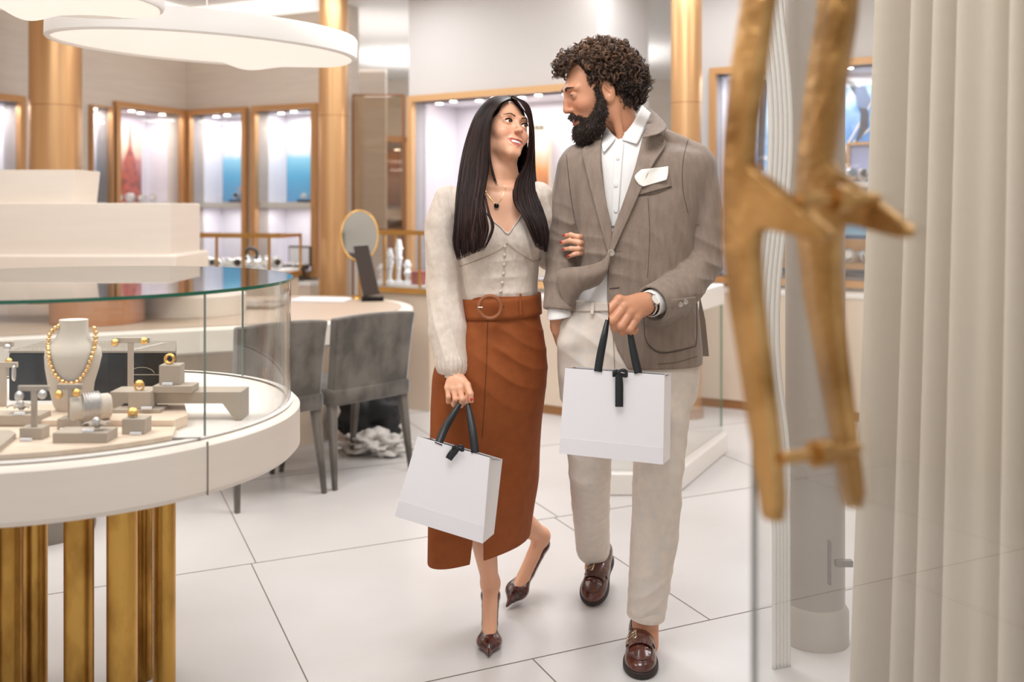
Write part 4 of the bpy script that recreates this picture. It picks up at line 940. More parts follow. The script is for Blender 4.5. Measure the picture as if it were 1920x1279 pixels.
# bracelet on roll
p = P(162, 768, 2.30); br2 = thing('silver_bracelet', 'wide ribbed silver bracelet on a grey roll beside the bust', 'bracelet', (p[0], p[1], ZB))
ax = np.array([.5, .86, 0]); 
def rot2(V, a, c): return [(c[0]+v[0]*math.cos(a)-v[1]*math.sin(a), c[1]+v[0]*math.sin(a)+v[1]*math.cos(a), c[2]+v[2]) for v in V]
mb = MB().lathe([(0, -.045), (.026, -.045), (.03, -.04), (.03, .04), (.026, .045), (0, .045)], (0, 0, 0), 28, axis='y'); mb.V = rot2(mb.V, -1.0, (p[0], p[1]+.02, ZB+.030)); mb.build('roll', m_bustlinen, br2, smooth=40)
pr = []
for i in range(7): pr += [(.0315, -.02+i*.0057), (.034, -.02+i*.0057+.0028), (.0315, -.02+(i+1)*.0057)]
mb = MB().lathe(pr, (0, 0, 0), 40, axis='y'); mb.V = rot2(mb.V, -1.0, (p[0], p[1]+.02, ZB+.034)); mb.build('bangle', m_silvb, br2, smooth=60)
plq = onz(350, 824, Z1); tag(MB().box((plq[0], plq[1], Z1+.002), (.062, .009, .004), .06).build('metal_plaque', mat('plaque_grey', (150, 144, 138), .4, .4)), 'thin grey metal plaque lying on the case floor beside the glass joint', 'plaque')
poly = [(-60, 798), (-60, 835), (0, 835) , (32, 808), (22, 802)]
tag(MB().prism([tuple(onz(a, b, ZA+.012)[:2]) for a, b in ((-60, 806), (18, 806), (30, 812), (-6, 842), (-60, 846))], ZA, ZA+.012).build('flat_riser', m_linen), 'dark-edged grey slab at the left edge in the front of the case', 'display block')
lamp('case_light', 'AREA', (cx+.15, cy-.05, ZG+.25), 1.6, .5, color=(1, .97, .94))
# ------------------------------------------------------------ glass door with brass pulls, pillar, curtain
NPc = np.array([(1400-960)/FPX*1.13, 1.13]); FPc = np.array([(1560-960)/FPX*1.185, 1.185])
dn = FPc-NPc; dn /= np.linalg.norm(dn); dd = np.array([-dn[1], dn[0]]); dm = (NPc+FPc)/2+dn*.007
def onplane(c0, px, py):
    r = (px-960)/FPX; M_ = np.array([[dd[0], -r], [dd[1], -1]]); t = np.linalg.solve(M_, -np.array(c0)); q = np.array(c0)+dd*t[0]
    return np.array([q[0], q[1], CAMZ-(py-HZ)/FPX*q[1]])
def onpane(px):
    r = (px-960)/FPX; M_ = np.array([[dd[0], -r], [dd[1], -1]]); t = np.linalg.solve(M_, -dm); return t[0]
tE = onpane(1415); pE = dm+dd*tE; pN = dm-dd*.62
dg = thing('glass_door', 'open frameless glass door at the right edge with brass pulls', 'door', (pE[0], pE[1], 0))
c = (pE+pN)/2; Lg = np.linalg.norm(pE-pN); ang = math.atan2(dd[1], dd[0])
MB().box((c[0], c[1], 1.2), (Lg, .010, 2.36), ang).build('pane', glassmat('door_glass', (.95, .95, .94), boost=3.0), dg)
MB().box((pE[0]+dd[0]*.001, pE[1]+dd[1]*.001, 1.2), (.0015, .0085, 2.36), ang).build('pane_edge', mat('edge_grey', (176, 176, 168), .2), dg)
def pull(c0, pts, nright, label):
    """flat Y-shaped pull lying in a plane parallel to the glass, 14 mm thick"""
    pts = [((x-17) if i < nright else x, y) for i, (x, y) in enumerate(pts)]
    F_ = [onplane(c0, x, y) for x, y in pts]; n = len(F_); t3 = np.array([dn[0], dn[1], 0])*.018
    V = [tuple(v) for v in F_]+[tuple(v+t3) for v in F_]
    bm = bmesh.new(); vs = [bm.verts.new(v) for v in V]
    f0 = bm.faces.new(vs[:n]); f1 = bm.faces.new(vs[n:][::-1])
    for i in range(n): bm.faces.new((vs[i], vs[(i+1) % n], vs[n+(i+1) % n], vs[n+i]))
    bmesh.ops.recalc_face_normals(bm, faces=bm.faces[:])
    ed = [e for e in bm.edges if all(len(f.verts) > 4 or True for f in e.link_faces) and any(len(f.verts) > 4 for f in e.link_faces)]
    bmesh.ops.bevel(bm, geom=ed, offset=.0028, segments=3, affect='EDGES', profile=.5)
    me = bpy.data.meshes.new('pull_handle'); bm.to_mesh(me); bm.free(); me.materials.append(m_hammer)
    me.polygons.foreach_set('use_smooth', np.ones(len(me.polygons), dtype=bool)); me.set_sharp_from_angle(angle=math.radians(40))
    off = Vector(dg.location); me.transform(Matrix.Translation(-off)); o = link('pull_handle', me, dg); o['label'] = label; return o
pl1 = [(1392, -60), (1462, -60), (1448, 30), (1436, 120), (1420, 230), (1414, 300), (1430, 322), (1556, 428), (1562, 440), (1552, 452), (1535, 450), (1440, 428), (1428, 440), (1425, 470), (1430, 560), (1447, 700), (1463, 850), (1471, 950), (1466, 970), (1450, 980), (1430, 974), (1424, 960), (1410, 860), (1385, 700), (1362, 560), (1351, 450), (1350, 330), (1354, 250), (1368, 120), (1384, 20)]
pl2 = [(1536, -60), (1614, -60), (1606, 40), (1588, 150), (1571, 260), (1564, 300), (1575, 318), (1712, 425), (1716, 436), (1706, 446), (1690, 444), (1592, 418), (1580, 430), (1577, 470), (1582, 600), (1598, 740), (1612, 860), (1622, 930), (1617, 945), (1602, 955), (1584, 953), (1577, 940), (1562, 850), (1532, 700), (1505, 560), (1492, 450), (1490, 330), (1500, 230), (1512, 130), (1528, 30)]
pull(NPc, pl1[1:]+pl1[:1], 18, 'hammered brass pull on the near side of the glass')
pull(FPc, pl2[1:]+pl2[:1], 18, 'hammered brass pull seen through the glass')
gap_ = np.array([dn[0], dn[1], 0])*(np.linalg.norm(FPc-NPc)-.006)
for px_0, py_0, col_ in ((1450, 862, True), (1484, 372, False)):
    a = onplane(NPc, px_0, py_0)+np.array([dn[0], dn[1], 0])*.010; b = a+gap_-np.array([dn[0], dn[1], 0])*.008
    MB().tube([a, b], .0075, 16).build('standoff_bar', m_hammer, dg, smooth=60)
    m_ = (a+b)/2; n3_ = np.array([dn[0], dn[1], 0]); MB().tube([m_-n3_*.009, m_+n3_*.009], .0155, 24).build('standoff_collar', m_hammer, dg, smooth=40)
# curtain
ct = []; xs = np.linspace(0, 1, 420)
Pa = np.array([P(1708, 700, 2.45)[0], 2.45]); Pb = np.array([P(2120, 700, 1.75)[0], 1.75])
nz_ = 30; A = np.zeros((len(xs), nz_, 3)); u_ = (Pb-Pa)/np.linalg.norm(Pb-Pa); nn_ = np.array([-u_[1], u_[0]])
for i, x in enumerate(xs):
    ph = x*2*math.pi*6.4+1.1*math.sin(x*15)+.6*math.sin(x*37); fold = math.sin(ph)+.28*math.sin(2*ph+.6)
    for j in range(nz_):
        z = .02+2.68*j/(nz_-1); spread = 1+(.10*(1-z/2.7))
        q = Pa+(Pb-Pa)*(x)-u_*(.17*(1-z/2.7)*(1-x)) + nn_*(.085*fold*(1+.25*(1-z/2.7)))+u_*.014*math.cos(ph)*2
        A[i, j] = (q[0], q[1], z)
m_curt = mat('ivory_curtain', (196, 184, 167), .75, bump=(260, .06, (1, 1, .1)), sheen=.2)
o = MB().grid(A).build('pleated_curtain', m_curt, None, smooth=80); tag(o, 'floor-length ivory pleated curtain hanging behind the glass door at the right', 'curtain')
tag(MB().box((Pa[0]*.5+Pb[0]*.5, Pa[1]*.5+Pb[1]*.5, 2.73), (np.linalg.norm(Pb-Pa)+.1, .10, .05), math.atan2(u_[1], u_[0])).build('curtain_rail', m_brass2), 'brass curtain rail above the ivory curtain', 'curtain rail')
# pillar and ribbed strip
px_ = P(1528, 700, 3.12)[0]
t = thing('round_pillar', 'smooth taupe pillar with a low foot behind the brass pulls', 'pillar', (px_, 3.12, 0))
MB().lathe([(.090, .09), (.090, CE)], (px_, 3.12, 0), 64).build('shaft', mat('pillar_taupe', (158, 148, 138), .35), t, smooth=60)
MB().lathe([(.0, 0), (.102, 0), (.102, .10), (.090, .12)], (px_, 3.12, 0), 64).build('foot', mat('pillar_foot', (176, 166, 154), .4), t, smooth=40)
Yw = 2.9; A = []
zs = np.linspace(.0, 2.85, 160); cols = 46
A = np.zeros((len(zs), cols, 3))
for i, z in enumerate(zs):
    py = HZ+(CAMZ-z)*FPX/Yw
    wv = 13*math.sin((py-60)/118.)*(1 if py < 760 else max(0, 1-(py-760)/200)); c = 1456+wv+max(0, min(1, (py-700)/300))*14; hw = 24-6*max(0, min(1, (py-700)/300))
    for j in range(cols):
        a = j/(cols-1); x = c-hw+2*hw*a; A[i, j] = ((x-960)/FPX*Yw, Yw+.03-.006*abs(math.sin(a*math.pi*5.0))+.02*(a-.5), z)
o = MB().grid(A).build('ribbed_panel', mat('ribbed_white', (226, 222, 216), .22, coat=.4), None, smooth=60, solid=.006); tag(o, 'narrow white ribbed panel with a wavy edge beside the taupe pillar', 'panel')
# metal door bracket near the floor
a = PZ(1556, 1100, 0); t = thing('door_bracket', 'thin steel bracket on the pillar near the floor', 'bracket', (a[0], 3.0, .12))
Yk = 2.97; mb = MB(); q = P(1555, 1055, Yk); mb.box((q[0], Yk, q[2]), (.006, .02, .13)); q2 = P(1582, 1056, Yk); mb.box((q2[0], Yk, q2[2]), (.05, .02, .018)); mb.build('bracket', mat('steel', (140, 136, 130), .3, .8), t)
# ------------------------------------------------------------ organic surfaces: distance fields -> one continuous mesh
def smin(a, b, k):
    h = np.maximum(k-np.abs(a-b), 0)/k; return np.minimum(a, b)-h*h*k*.25
def smax(a, b, k): return -smin(-a, -b, k)
def s_ell(p, c, r, R=None):
    q = p-np.array(c)
    if R is not None: q = q@R
    r = np.array(r); k0 = np.sqrt(((q/r)**2).sum(1)); k1 = np.sqrt(((q/(r*r))**2).sum(1))+1e-9
    return np.where(k0 < 1e-4, -r.min(), k0*(k0-1)/k1)
def s_cap(p, a, b, ra, rb=None):
    a = np.array(a, float); b = np.array(b, float); rb = ra if rb is None else rb
    ab = b-a; t = np.clip(((p-a)@ab)/(ab@ab+1e-12), 0, 1)
    return np.linalg.norm(p-a-t[:, None]*ab, axis=1)-(ra+(rb-ra)*t)
def s_chain(p, pts, rs, k=.01):
    d = None
    for i in range(len(pts)-1):
        e = s_cap(p, pts[i], pts[i+1], rs[i], rs[i+1]); d = e if d is None else smin(d, e, min(k, .004))
    return d-(k*.10 if k > .012 else 0)
class Stack:
    """vertical stack of superellipse slices: rows (z, cx, cy, rx, ry)"""
    def __init__(s, rows, ex=2.3):
        rows = np.array(sorted(rows, key=lambda r: r[0]), float); n = 160; sp = spline(rows, n); s.z = np.maximum.accumulate(sp[:, 0]); s.t = sp; s.ex = ex; s.z0 = rows[0, 0]; s.z1 = rows[-1, 0]
    def at(s, z): return [np.interp(z, s.z, s.t[:, i]) for i in range(1, 5)]
    def __call__(s, p, caps=True, grow=0.):
        cx, cy, rx, ry = s.at(p[:, 2]); rx = rx+grow; ry = ry+grow; x = np.abs(p[:, 0]-cx); y = np.abs(p[:, 1]-cy); e = s.ex
        n = ((x/rx)**e+(y/ry)**e)**(1/e); g = np.sqrt(x*x+y*y)+1e-9
        d = (n-1)*g/np.maximum(n, 1e-6); d = np.where(n < 1e-3, -np.minimum(rx, ry), d)*.95
        if caps: d = smax(d, np.maximum(s.z0-p[:, 2], p[:, 2]-s.z1), .01)
        return d
def hnoise(p, f, seed=0):
    """cheap smooth pseudo noise, roughly -1..1"""
    r = np.random.default_rng(seed); d = 0
    for i in range(6):
        v = r.normal(size=3); v /= np.linalg.norm(v); w = f*r.uniform(.7, 1.5); ph = r.uniform(0, 6.28)
        v2 = r.normal(size=3)*f*.5; d = d+np.sin(p@(v*w)+ph+1.3*np.sin(p@v2+ph*2))
    return d/4.
def creases(p, c, rad, direction, f, amp, seed=1):
    """ridged folds running across `direction` near c"""
    direction = np.array(direction, float); direction /= np.linalg.norm(direction); q = p-np.array(c)
    w = np.exp(-(q**2).sum(1)/(rad*rad)); ph = (q@direction)*f+3.2*hnoise(p, 9, seed)
    return -amp*w*(1-np.abs(np.sin(ph)))**1.3*1.4+amp*w*.4
def mesh_sdf(f, lo, hi, h, blk=8, slack=1.6):
    lo = np.array(lo, float); hi = np.array(hi, float); B = h*blk; nb = np.ceil((hi-lo)/B).astype(int)+1
    g = np.stack(np.meshgrid(*[np.arange(n) for n in nb], indexing='ij'), -1).reshape(-1, 3)
    c = lo+(g+.5)*B; d = np.concatenate([f(c[i:i+60000]) for i in range(0, len(c), 60000)])
    g = g[np.abs(d) < B*.87*slack]
    loc = np.stack(np.meshgrid(*[np.arange(blk+1)]*3, indexing='ij'), -1).reshape(-1, 3)
    off = np.array([[i, j, k] for i in (0, 1) for j in (0, 1) for k in (0, 1)]); keys = []; verts = []; edges = {0: [], 1: [], 2: []}
    M = 1 << 20; step = max(1, 220000//len(loc))
    def key(a): return (a[..., 0].astype(np.int64)*M+a[..., 1])*M+a[..., 2]
    for s in range(0, len(g), step):
        gb = g[s:s+step]; idx = gb[:, None, :]*blk+loc[None]; P_ = lo+idx*h
        v = f(P_.reshape(-1, 3)).reshape(len(gb), blk+1, blk+1, blk+1)
        cs = [v[:, a:a+blk, b:b+blk, c_:c_+blk] for a, b, c_ in off]; st = np.stack(cs, -1); neg = st < 0; cnt = neg.sum(-1); act = (cnt > 0) & (cnt < 8)
        if not act.any(): continue
        b_, i_, j_, k_ = np.nonzero(act); sv = st[b_, i_, j_, k_]; ci = gb[b_]*blk+np.stack([i_, j_, k_], -1)
        acc = np.zeros((len(ci), 3)); num = np.zeros(len(ci))
        for e0 in range(8):
            for ax in range(3):
                bit = (4, 2, 1)[ax]
                if e0 & bit: continue
                e1 = e0 | bit; a0 = sv[:, e0]; a1 = sv[:, e1]; cr = (a0 < 0) != (a1 < 0); t = np.where(cr, a0/(a0-a1+1e-20), 0)
                q = off[e0].astype(float)[None]+np.eye(3)[ax][None]*t[:, None]; acc += q*cr[:, None]; num += cr
                if e0 == 0:
                    w = np.nonzero(cr)[0]; edges[ax].append(np.concatenate([ci[w], (a0[w] < 0)[:, None]], 1))
        verts.append(lo+(ci+acc/num[:, None])*h); keys.append(key(ci))
    if not keys: return np.zeros((0, 3)), np.zeros((0, 4), int)
    K = np.concatenate(keys); V = np.concatenate(verts); o = np.argsort(K); K = K[o]; V = V[o]; F = []
    for ax in range(3):
        if not edges[ax]: continue
        E = np.concatenate(edges[ax]); ci = E[:, :3]; sg = E[:, 3].astype(bool); u, w = [(1, 2), (2, 0), (0, 1)][ax]; q = []
        for du, dw in ((0, 0), (1, 0), (1, 1), (0, 1)):
            c2 = ci.copy(); c2[:, u] -= du; c2[:, w] -= dw; q.append(key(c2))
        q = np.stack(q, 1); ix = np.searchsorted(K, q); ix = np.clip(ix, 0, len(K)-1); ok = (K[ix] == q).all(1); fq = ix[ok]; sg = sg[ok]
        fq = np.where(sg[:, None], fq, fq[:, ::-1]); F.append(fq)
    return V, np.concatenate(F)
def smooth_mesh(V, F, it=1, lam=.5):
    n = len(V); E = np.concatenate([F[:, [0, 1]], F[:, [1, 2]], F[:, [2, 3]], F[:, [3, 0]]]); E = np.concatenate([E, E[:, ::-1]])
    for _ in range(it):
        acc = np.stack([np.bincount(E[:, 0], V[E[:, 1], i], n) for i in range(3)], 1); c = np.bincount(E[:, 0], minlength=n)[:, None]
        V = V+lam*(acc/np.maximum(c, 1)-V)
    return V
def vcolor(me, C):
    a = me.color_attributes.new('Col', 'FLOAT_COLOR', 'POINT'); c = np.ones((len(me.vertices), 4), np.float32); c[:, :3] = C; a.data.foreach_set('color', c.ravel())
def sdf_obj(name, f, lo, hi, h, mt, parent, it=1, col=None, cut=None, kids=True):
    V, F = mesh_sdf(f, lo, hi, h); V = smooth_mesh(V, F, it)
    off = np.array(parent.location) if parent is not None else np.zeros(3)
    me = raw(name, V-off, F, mt, smooth=True)
    if col is not None: vcolor(me, col(V))
    o = link(name, me, parent); o['_n'] = len(V); del o['_n']
    return o, V, F
def bvh_of(*VF):
    Vs = []; Fs = []; n = 0
    for V, F in VF: Vs += [Vector(v) for v in V]; Fs += [tuple(int(i)+n for i in f) for f in F]; n += len(V)
    return BVHTree.FromPolygons(Vs, Fs)
EYE = Vector((0, 0, CAMZ))
def hit(bv, px, py, fall=None):
    """point of a real surface that image point (px,py) looks at"""
    d = (Vector(P(px, py, 3.0))-EYE).normalized(); r = bv.ray_cast(EYE, d)
    if r[0] is None: return (np.array(P(px, py, fall)) if fall else None), np.array([0, -1., 0])
    n = r[1]; n = n if n.dot(d) < 0 else -n
    return np.array(r[0]), np.array(n)
def drape(name, left, right, bv, off, mt, parent, nu=8, nv=40, th=.003, fall=None, curl=None, sm=2, solid=True):
    """cloth patch between two edge curves (image px) laid on the garment surface, off = lift"""
    Lc = spline(left, nv); Rc = spline(right, nv); A = np.zeros((nv, nu, 3))
    for i in range(nv):
        for j in range(nu):
            q = Lc[i]+(Rc[i]-Lc[i])*j/(nu-1); p, n = hit(bv, q[0], q[1], fall); A[i, j] = p
    # keep depths smooth so the patch bridges small gaps
    for _ in range(sm):
        Yv = A[:, :, 1].copy(); Yp = np.pad(Yv, 1, mode='edge'); Ys = (Yp[:-2, 1:-1]+Yp[2:, 1:-1]+Yp[1:-1, :-2]+Yp[1:-1, 2:])/4; Ys = np.minimum(Ys, Yv)*.5+Ys*.5; s = Ys/Yv
        A[:, :, 0] *= s; A[:, :, 2] = CAMZ+(A[:, :, 2]-CAMZ)*s; A[:, :, 1] = Ys
    for i in range(nv):
        for j in range(nu):
            o_ = off if not callable(off) else off(i/(nv-1), j/(nu-1)); d = A[i, j]-np.array(EYE); A[i, j] -= d/np.linalg.norm(d)*o_
    return MB().grid(A).build(name, mt, parent, smooth=80, solid=th if solid else 0), A

def patch(name, left, right, mt, parent, nu=10, nv=24, th=.0035, bulge=.006):
    """cloth leaf between two edge curves given as (px, py, depth)"""
    Lc = spline(np.array(left, float), nv); Rc = spline(np.array(right, float), nv); A = np.zeros((nv, nu, 3))
    for i in range(nv):
        for j in range(nu):
            q = Lc[i]+(Rc[i]-Lc[i])*j/(nu-1); A[i, j] = P(q[0], q[1], q[2]-bulge*math.sin(math.pi*j/(nu-1)))
    return MB().grid(A).build(name, mt, parent, smooth=80, solid=th)
# ------------------------------------------------------------ people: shared anatomy
def frame_from(f, roll=0.):
    f = np.array(f, float); f /= np.linalg.norm(f); z = np.array([0, 0, 1.]); u = z-(z@f)*f; u /= np.linalg.norm(u); x = np.cross(-f, u)
    c, s = math.cos(roll), math.sin(roll); u2 = u*c+x*s; x2 = np.cross(-f, u2); return np.stack([x2, -f, u2], 1)   # columns: local x, y(back), z
def head_sdf(q, male, smile=1.):
    """q in head units: eyes at z=0, face looks to -y"""
    d = s_ell(q, (0, .018, .036), (.073, .094, .084))
    d = smin(d, s_ell(q, (0, -.028, -.012), (.063, .060, .072)), .03)
    d = smin(d, s_ell(q, (0, -.034, -.070), (.047 if male else .044, .044, .040)), .03)
    d = smin(d, s_cap(q, (-.012, -.064, -.100), (.012, -.064, -.100), .016), .022) if male else smin(d, s_cap(q, (-.009, -.0705, -.0985), (.009, -.0705, -.0985), .0145), .026)
    for s in (-1, 1):
        d = smin(d, s_ell(q, (s*.037, -.056, -.030), (.021, .020, .018)), .02)          # cheek
        d = smin(d, s_ell(q, (s*.050, .005, -.066), (.012, .025, .024)), .025)        # jaw angle
        d = smin(d, s_chain(q, [(s*.010, -.083, .020), (s*.030, -.082, .025), (s*.047, -.068, .019)], [.008, .0085, .006], .01), .016 if male else .014)
        d = smax(d, -s_ell(q, (s*.031, -.094, .001), (.018, .016, .0125)), .016)
    if male: nb = [(0, -.086, .014), (0, -.0945, -.010), (0, -.1005, -.032)]; nr = [.0075, .0082, .0090]; nt = (0, -.100, -.0375)
    else: nb = [(0, -.0820, .008), (0, -.092, -.012), (0, -.1035, -.028)]; nr = [.0060, .0060, .0068]; nt = (0, -.1065, -.0315)
    d = smin(d, s_chain(q, nb, nr, .01), .011)
    d = smin(d, s_ell(q, nt, (.0088, .009, .0078) if male else (.0072, .0075, .0064)), .007)
    for s in (-1, 1):
        d = smin(d, s_ell(q, (s*(.0120 if male else .0100), nt[1]+.011, nt[2]-.001), (.0072, .010, .0068) if male else (.0060, .0085, .0058)), .006)
        d = smax(d, -s_ell(q, (s*.0055, nt[1]+.003, nt[2]-.0090), (.0034, .0052, .003)), .003)
    # eyelids with open slit
    for s in (-1, 1):
        lid = s_ell(q, (s*.0315, -.0735, 0), (.0150, .0138, .0135)); d = smin(d, lid, .005)
        sl = s_ell(q, (s*.0312, -.089, .0002), (.0132, .016, .0040 if not male else .0019)); d = smax(d, -sl, .0016)
    # mouth: muzzle, lips, gap
    d = smin(d, s_ell(q, (0, -.066, -.066), (.026, .022, .020)), .02)
    w = .0350 if not male else .026; up = .0060*smile
    top = [(-w, -.0690, -.0630+up), (-w*.55, -.0835, -.0618+up*.25), (0, -.0890, -.0600), (w*.55, -.0835, -.0618+up*.25), (w, -.0690, -.0630+up)]
    bot = [(-w, -.0690, -.0640+up), (-w*.55, -.0812, -.0765), (0, -.0862, -.0805), (w*.55, -.0812, -.0765), (w, -.0690, -.0640+up)]
    d = smin(d, s_chain(q, top, [.0018, .0036, .0042, .0036, .0018], .004), .004); d = smin(d, s_chain(q, bot, [.0018, .0042, .0050, .0042, .0018], .004), .004)
    gap = s_chain(q, [(-w*.90, -.0775, -.0632+up*.85), (-w*.5, -.0900, -.0672+up*.2), (0, -.0950, -.0688), (w*.5, -.0900, -.0672+up*.2), (w*.90, -.0775, -.0632+up*.85)], ([.0008, .0042, .0050, .0042, .0008] if male else [.0012, .0056, .0066, .0056, .0012]), .003)
    d = smax(d, -gap, .0015)
    if not male:
        for s in (-1, 1):
            d = smin(d, s_ell(q, (s*.038, -.060, -.036), (.014, .015, .013)), .018)
            d = smax(d, -s_chain(q, [(s*.021, -.0915, -.040), (s*.033, -.0820, -.056)], [.0016, .0016]), .010)
    for s in (-1, 1):                                                                    # ear
        e = s_ell(q, (s*.074, .014, -.012), (.0085, .019, .031)); e = smin(e, s_cap(q, (s*.070, .006, -.034), (s*.071, .008, -.038), .0085), .01)
        e = smax(e, -s_ell(q, (s*.084, .009, -.007), (.0085, .012, .021)), .003); e = smin(e, s_cap(q, (s*.078, .004, .008), (s*.079, .016, -.018), .0028), .003); d = smin(d, e, .006)
    return d
def eye_and_teeth(tag_, parent, C, R, sc, gaze, iris_col, male):
    off = np.array(parent.location)
    for s in (-1, 1):
        mb = MB(); n, m = 24, 16
        c = np.array([s*.0315, -.0728, 0.]); r = .0123; g = np.array(gaze, float); g /= np.linalg.norm(g); gl = g@R
        a = np.cross(gl, [0, 0, 1.]); a /= np.linalg.norm(a); b = np.cross(a, gl)
        def ballcap(mt, t0, t1, rr):
            mb = MB(); A = np.zeros((m, n+1, 3))
            for i in range(m):
                th = t0+(t1-t0)*i/(m-1)
                for j in range(n+1):
                    ph = 2*math.pi*j/n; v = gl*math.cos(th)+(a*math.cos(ph)+b*math.sin(ph))*math.sin(th); A[i, j] = C+R@((c+v*rr)*sc)
            mb.grid(A); return mb
        ew = ballcap(None, .0, math.pi, r).build('eye', mat('eye_white', (226, 220, 216), .15, coat=.5), parent, smooth=80)
        ballcap(None, 0, .56, r+.0004).build('iris', mat('iris_'+tag_, iris_col, .15, coat=.6), parent, smooth=80)
        ballcap(None, 0, .25, r+.0007).build('pupil', mat('pupil', (10, 8, 8), .1), parent, smooth=80)
    mb = MB()
    A = np.zeros((3, 21, 3))
    for i in range(3):
        for j in range(21):
            x = (j/20*2-1)*.0290; y = -.0893+(abs(x)/.0290)**2*.0155; A[i, j] = C+R@(np.array([x, y, -.0615-.0045*i+.0042*(abs(x)/.0290)**2])*sc)
    mb.grid(A).build('teeth', mat('teeth', (238, 232, 224), .2, coat=.3), parent, smooth=80)
def skin_col(base, C, R, sc, male, lip, brow):
    base = np.array(srgb(base)[:3]); lip = np.array(srgb(lip)[:3]); brow = np.array(srgb(brow)[:3]); red = np.array(srgb((214, 120, 96))[:3])
    def f(V):
        q = ((V-C)@R)/sc; c = np.tile(base, (len(V), 1)); n = hnoise(V, 60, 3)[:, None]*.03; c = c*(1+n)
        def mixin(w, col): nonlocal c; w = np.clip(w, 0, 1)[:, None]; c = c*(1-w)+np.array(col)*w
        front = q[:, 1] < -.03
        for s in (-1, 1):
            mixin(.34*np.exp(-(((q[:, 0]-s*.040)/.020)**2+((q[:, 2]+.032)/.018)**2))*front, red)
        mixin(.25*np.exp(-((q[:, 0]/.012)**2+((q[:, 2]+.038)/.012)**2))*front, red)
        w = .0350; up = .0060
        zc = -.0632+up*(np.abs(q[:, 0])/w)**2; zt = zc+.0062*(1-(np.abs(q[:, 0])/w)**1.5); zb = zc-.0195*(1-(np.abs(q[:, 0])/w)**2.0)
        inside = (np.abs(q[:, 0]) < w) & (q[:, 2] < zt) & (q[:, 2] > zb) & (q[:, 1] < -.066)
        mixin(inside*.85, lip)
        for s in (-1, 1):
            x = q[:, 0]*s
            e = ((x-.0315)/.0145)**2+((q[:, 2]-.000)/(.0075))**2
            if not male: mixin((np.abs(e-.72) < .18)*(q[:, 2] > .0010)*(q[:, 1] < -.06)*.8, brow*.4); mixin(np.exp(-np.abs(e-1.2)*2)*(q[:, 1] < -.06)*.22, srgb((140, 90, 76))[:3])
            else: mixin((np.abs(e-.5) < .3)*(np.abs(q[:, 2]) < .006)*(q[:, 1] < -.06)*.5, brow)
        return c
    return f
def brow_hairs(parent, bv, C, R, sc, col, n, thick, name='eyebrow', seed=3):
    r = np.random.default_rng(seed); out = []
    def onf(x, z):
        o = C+R@(np.array([x, -.25, z])*sc); h = bv.ray_cast(Vector(o), Vector(R@np.array([0, 1., 0])))
        return None if h[0] is None else np.array(h[0])+R@np.array([0, -.0006, 0])
    for s in (-1, 1):
        for i in range(n):
            a = r.uniform(0, 1); x = .012+.033*a; z = .0195+.0075*math.sin(min(1, a*1.25)*1.9)-.004*a; z += r.uniform(-1, 1)*thick*(1.1-.85*a)
            pts = []
            for k in range(4):
                p = onf(s*(x+.0022*k), z+(.0014-.0020*a)*k*.6)
                if p is not None: pts.append(p+R@np.array([0, -.0003*k, 0]))
            if len(pts) == 4: out.append(pts)
    return hair_tubes(np.array(out), .00042, name, MATS.get('brown_hair') or mat('brown_hair', (66, 46, 36), .45, vcol=True, spec=.4), parent, np.tile(np.array(srgb(col)[:3]), (len(out), 1)), 3)
m_skin_w = mat('skin_fair', (226, 172, 142), .42, vcol=True, sss=.08, bump=(300, .03))
m_skin_m = mat('skin_tan', (204, 144, 112), .45, vcol=True, sss=.08, bump=(260, .06))
def hair_tubes(paths, r0, name, mt, parent, cols=None, sides=3, taper=True):
    """paths: (N,K,3) numpy; one mesh of fine locks"""
    P_ = np.asarray(paths); N, K = P_.shape[:2]; T = np.gradient(P_, axis=1); T /= np.linalg.norm(T, axis=2, keepdims=True)+1e-9
    ref = np.array([.3, -.9, .25]); A = np.cross(T, ref); A /= np.linalg.norm(A, axis=2, keepdims=True)+1e-9; B = np.cross(T, A)
    t = np.linspace(0, 1, K); rr = (r0 if np.isscalar(r0) else np.array(r0)[:, None])*np.ones((N, K)); rr = rr*(np.minimum(1, 3.2*(1-t)+.12) if taper else 1)
    V = np.stack([P_+rr[..., None]*(A*math.cos(2*math.pi*s/sides)+B*math.sin(2*math.pi*s/sides)) for s in range(sides)], 2).reshape(-1, 3)
    i = np.arange(N)[:, None, None]*K*sides; k = np.arange(K-1)[None, :, None]*sides; s = np.arange(sides)[None, None, :]; s2 = (s+1) % sides
    F = np.stack([i+k+s, i+k+s2, i+k+sides+s2, i+k+sides+s], -1).reshape(-1, 4)
    me = raw(name, V-np.array(parent.location), F, mt, smooth=True)
    if cols is not None: vcolor(me, np.repeat(cols, K*sides, axis=0))
    return link(name, me, parent)
def rows(lst, Y):
    out = []
    for (py, l, r, ry, *yy) in lst:
        y = Y+(yy[0] if yy else 0); out.append((CAMZ-(py-HZ)/FPX*Y, ((l+r)/2-960)/FPX*Y, y, (r-l)/2/FPX*Y, ry))
    return out
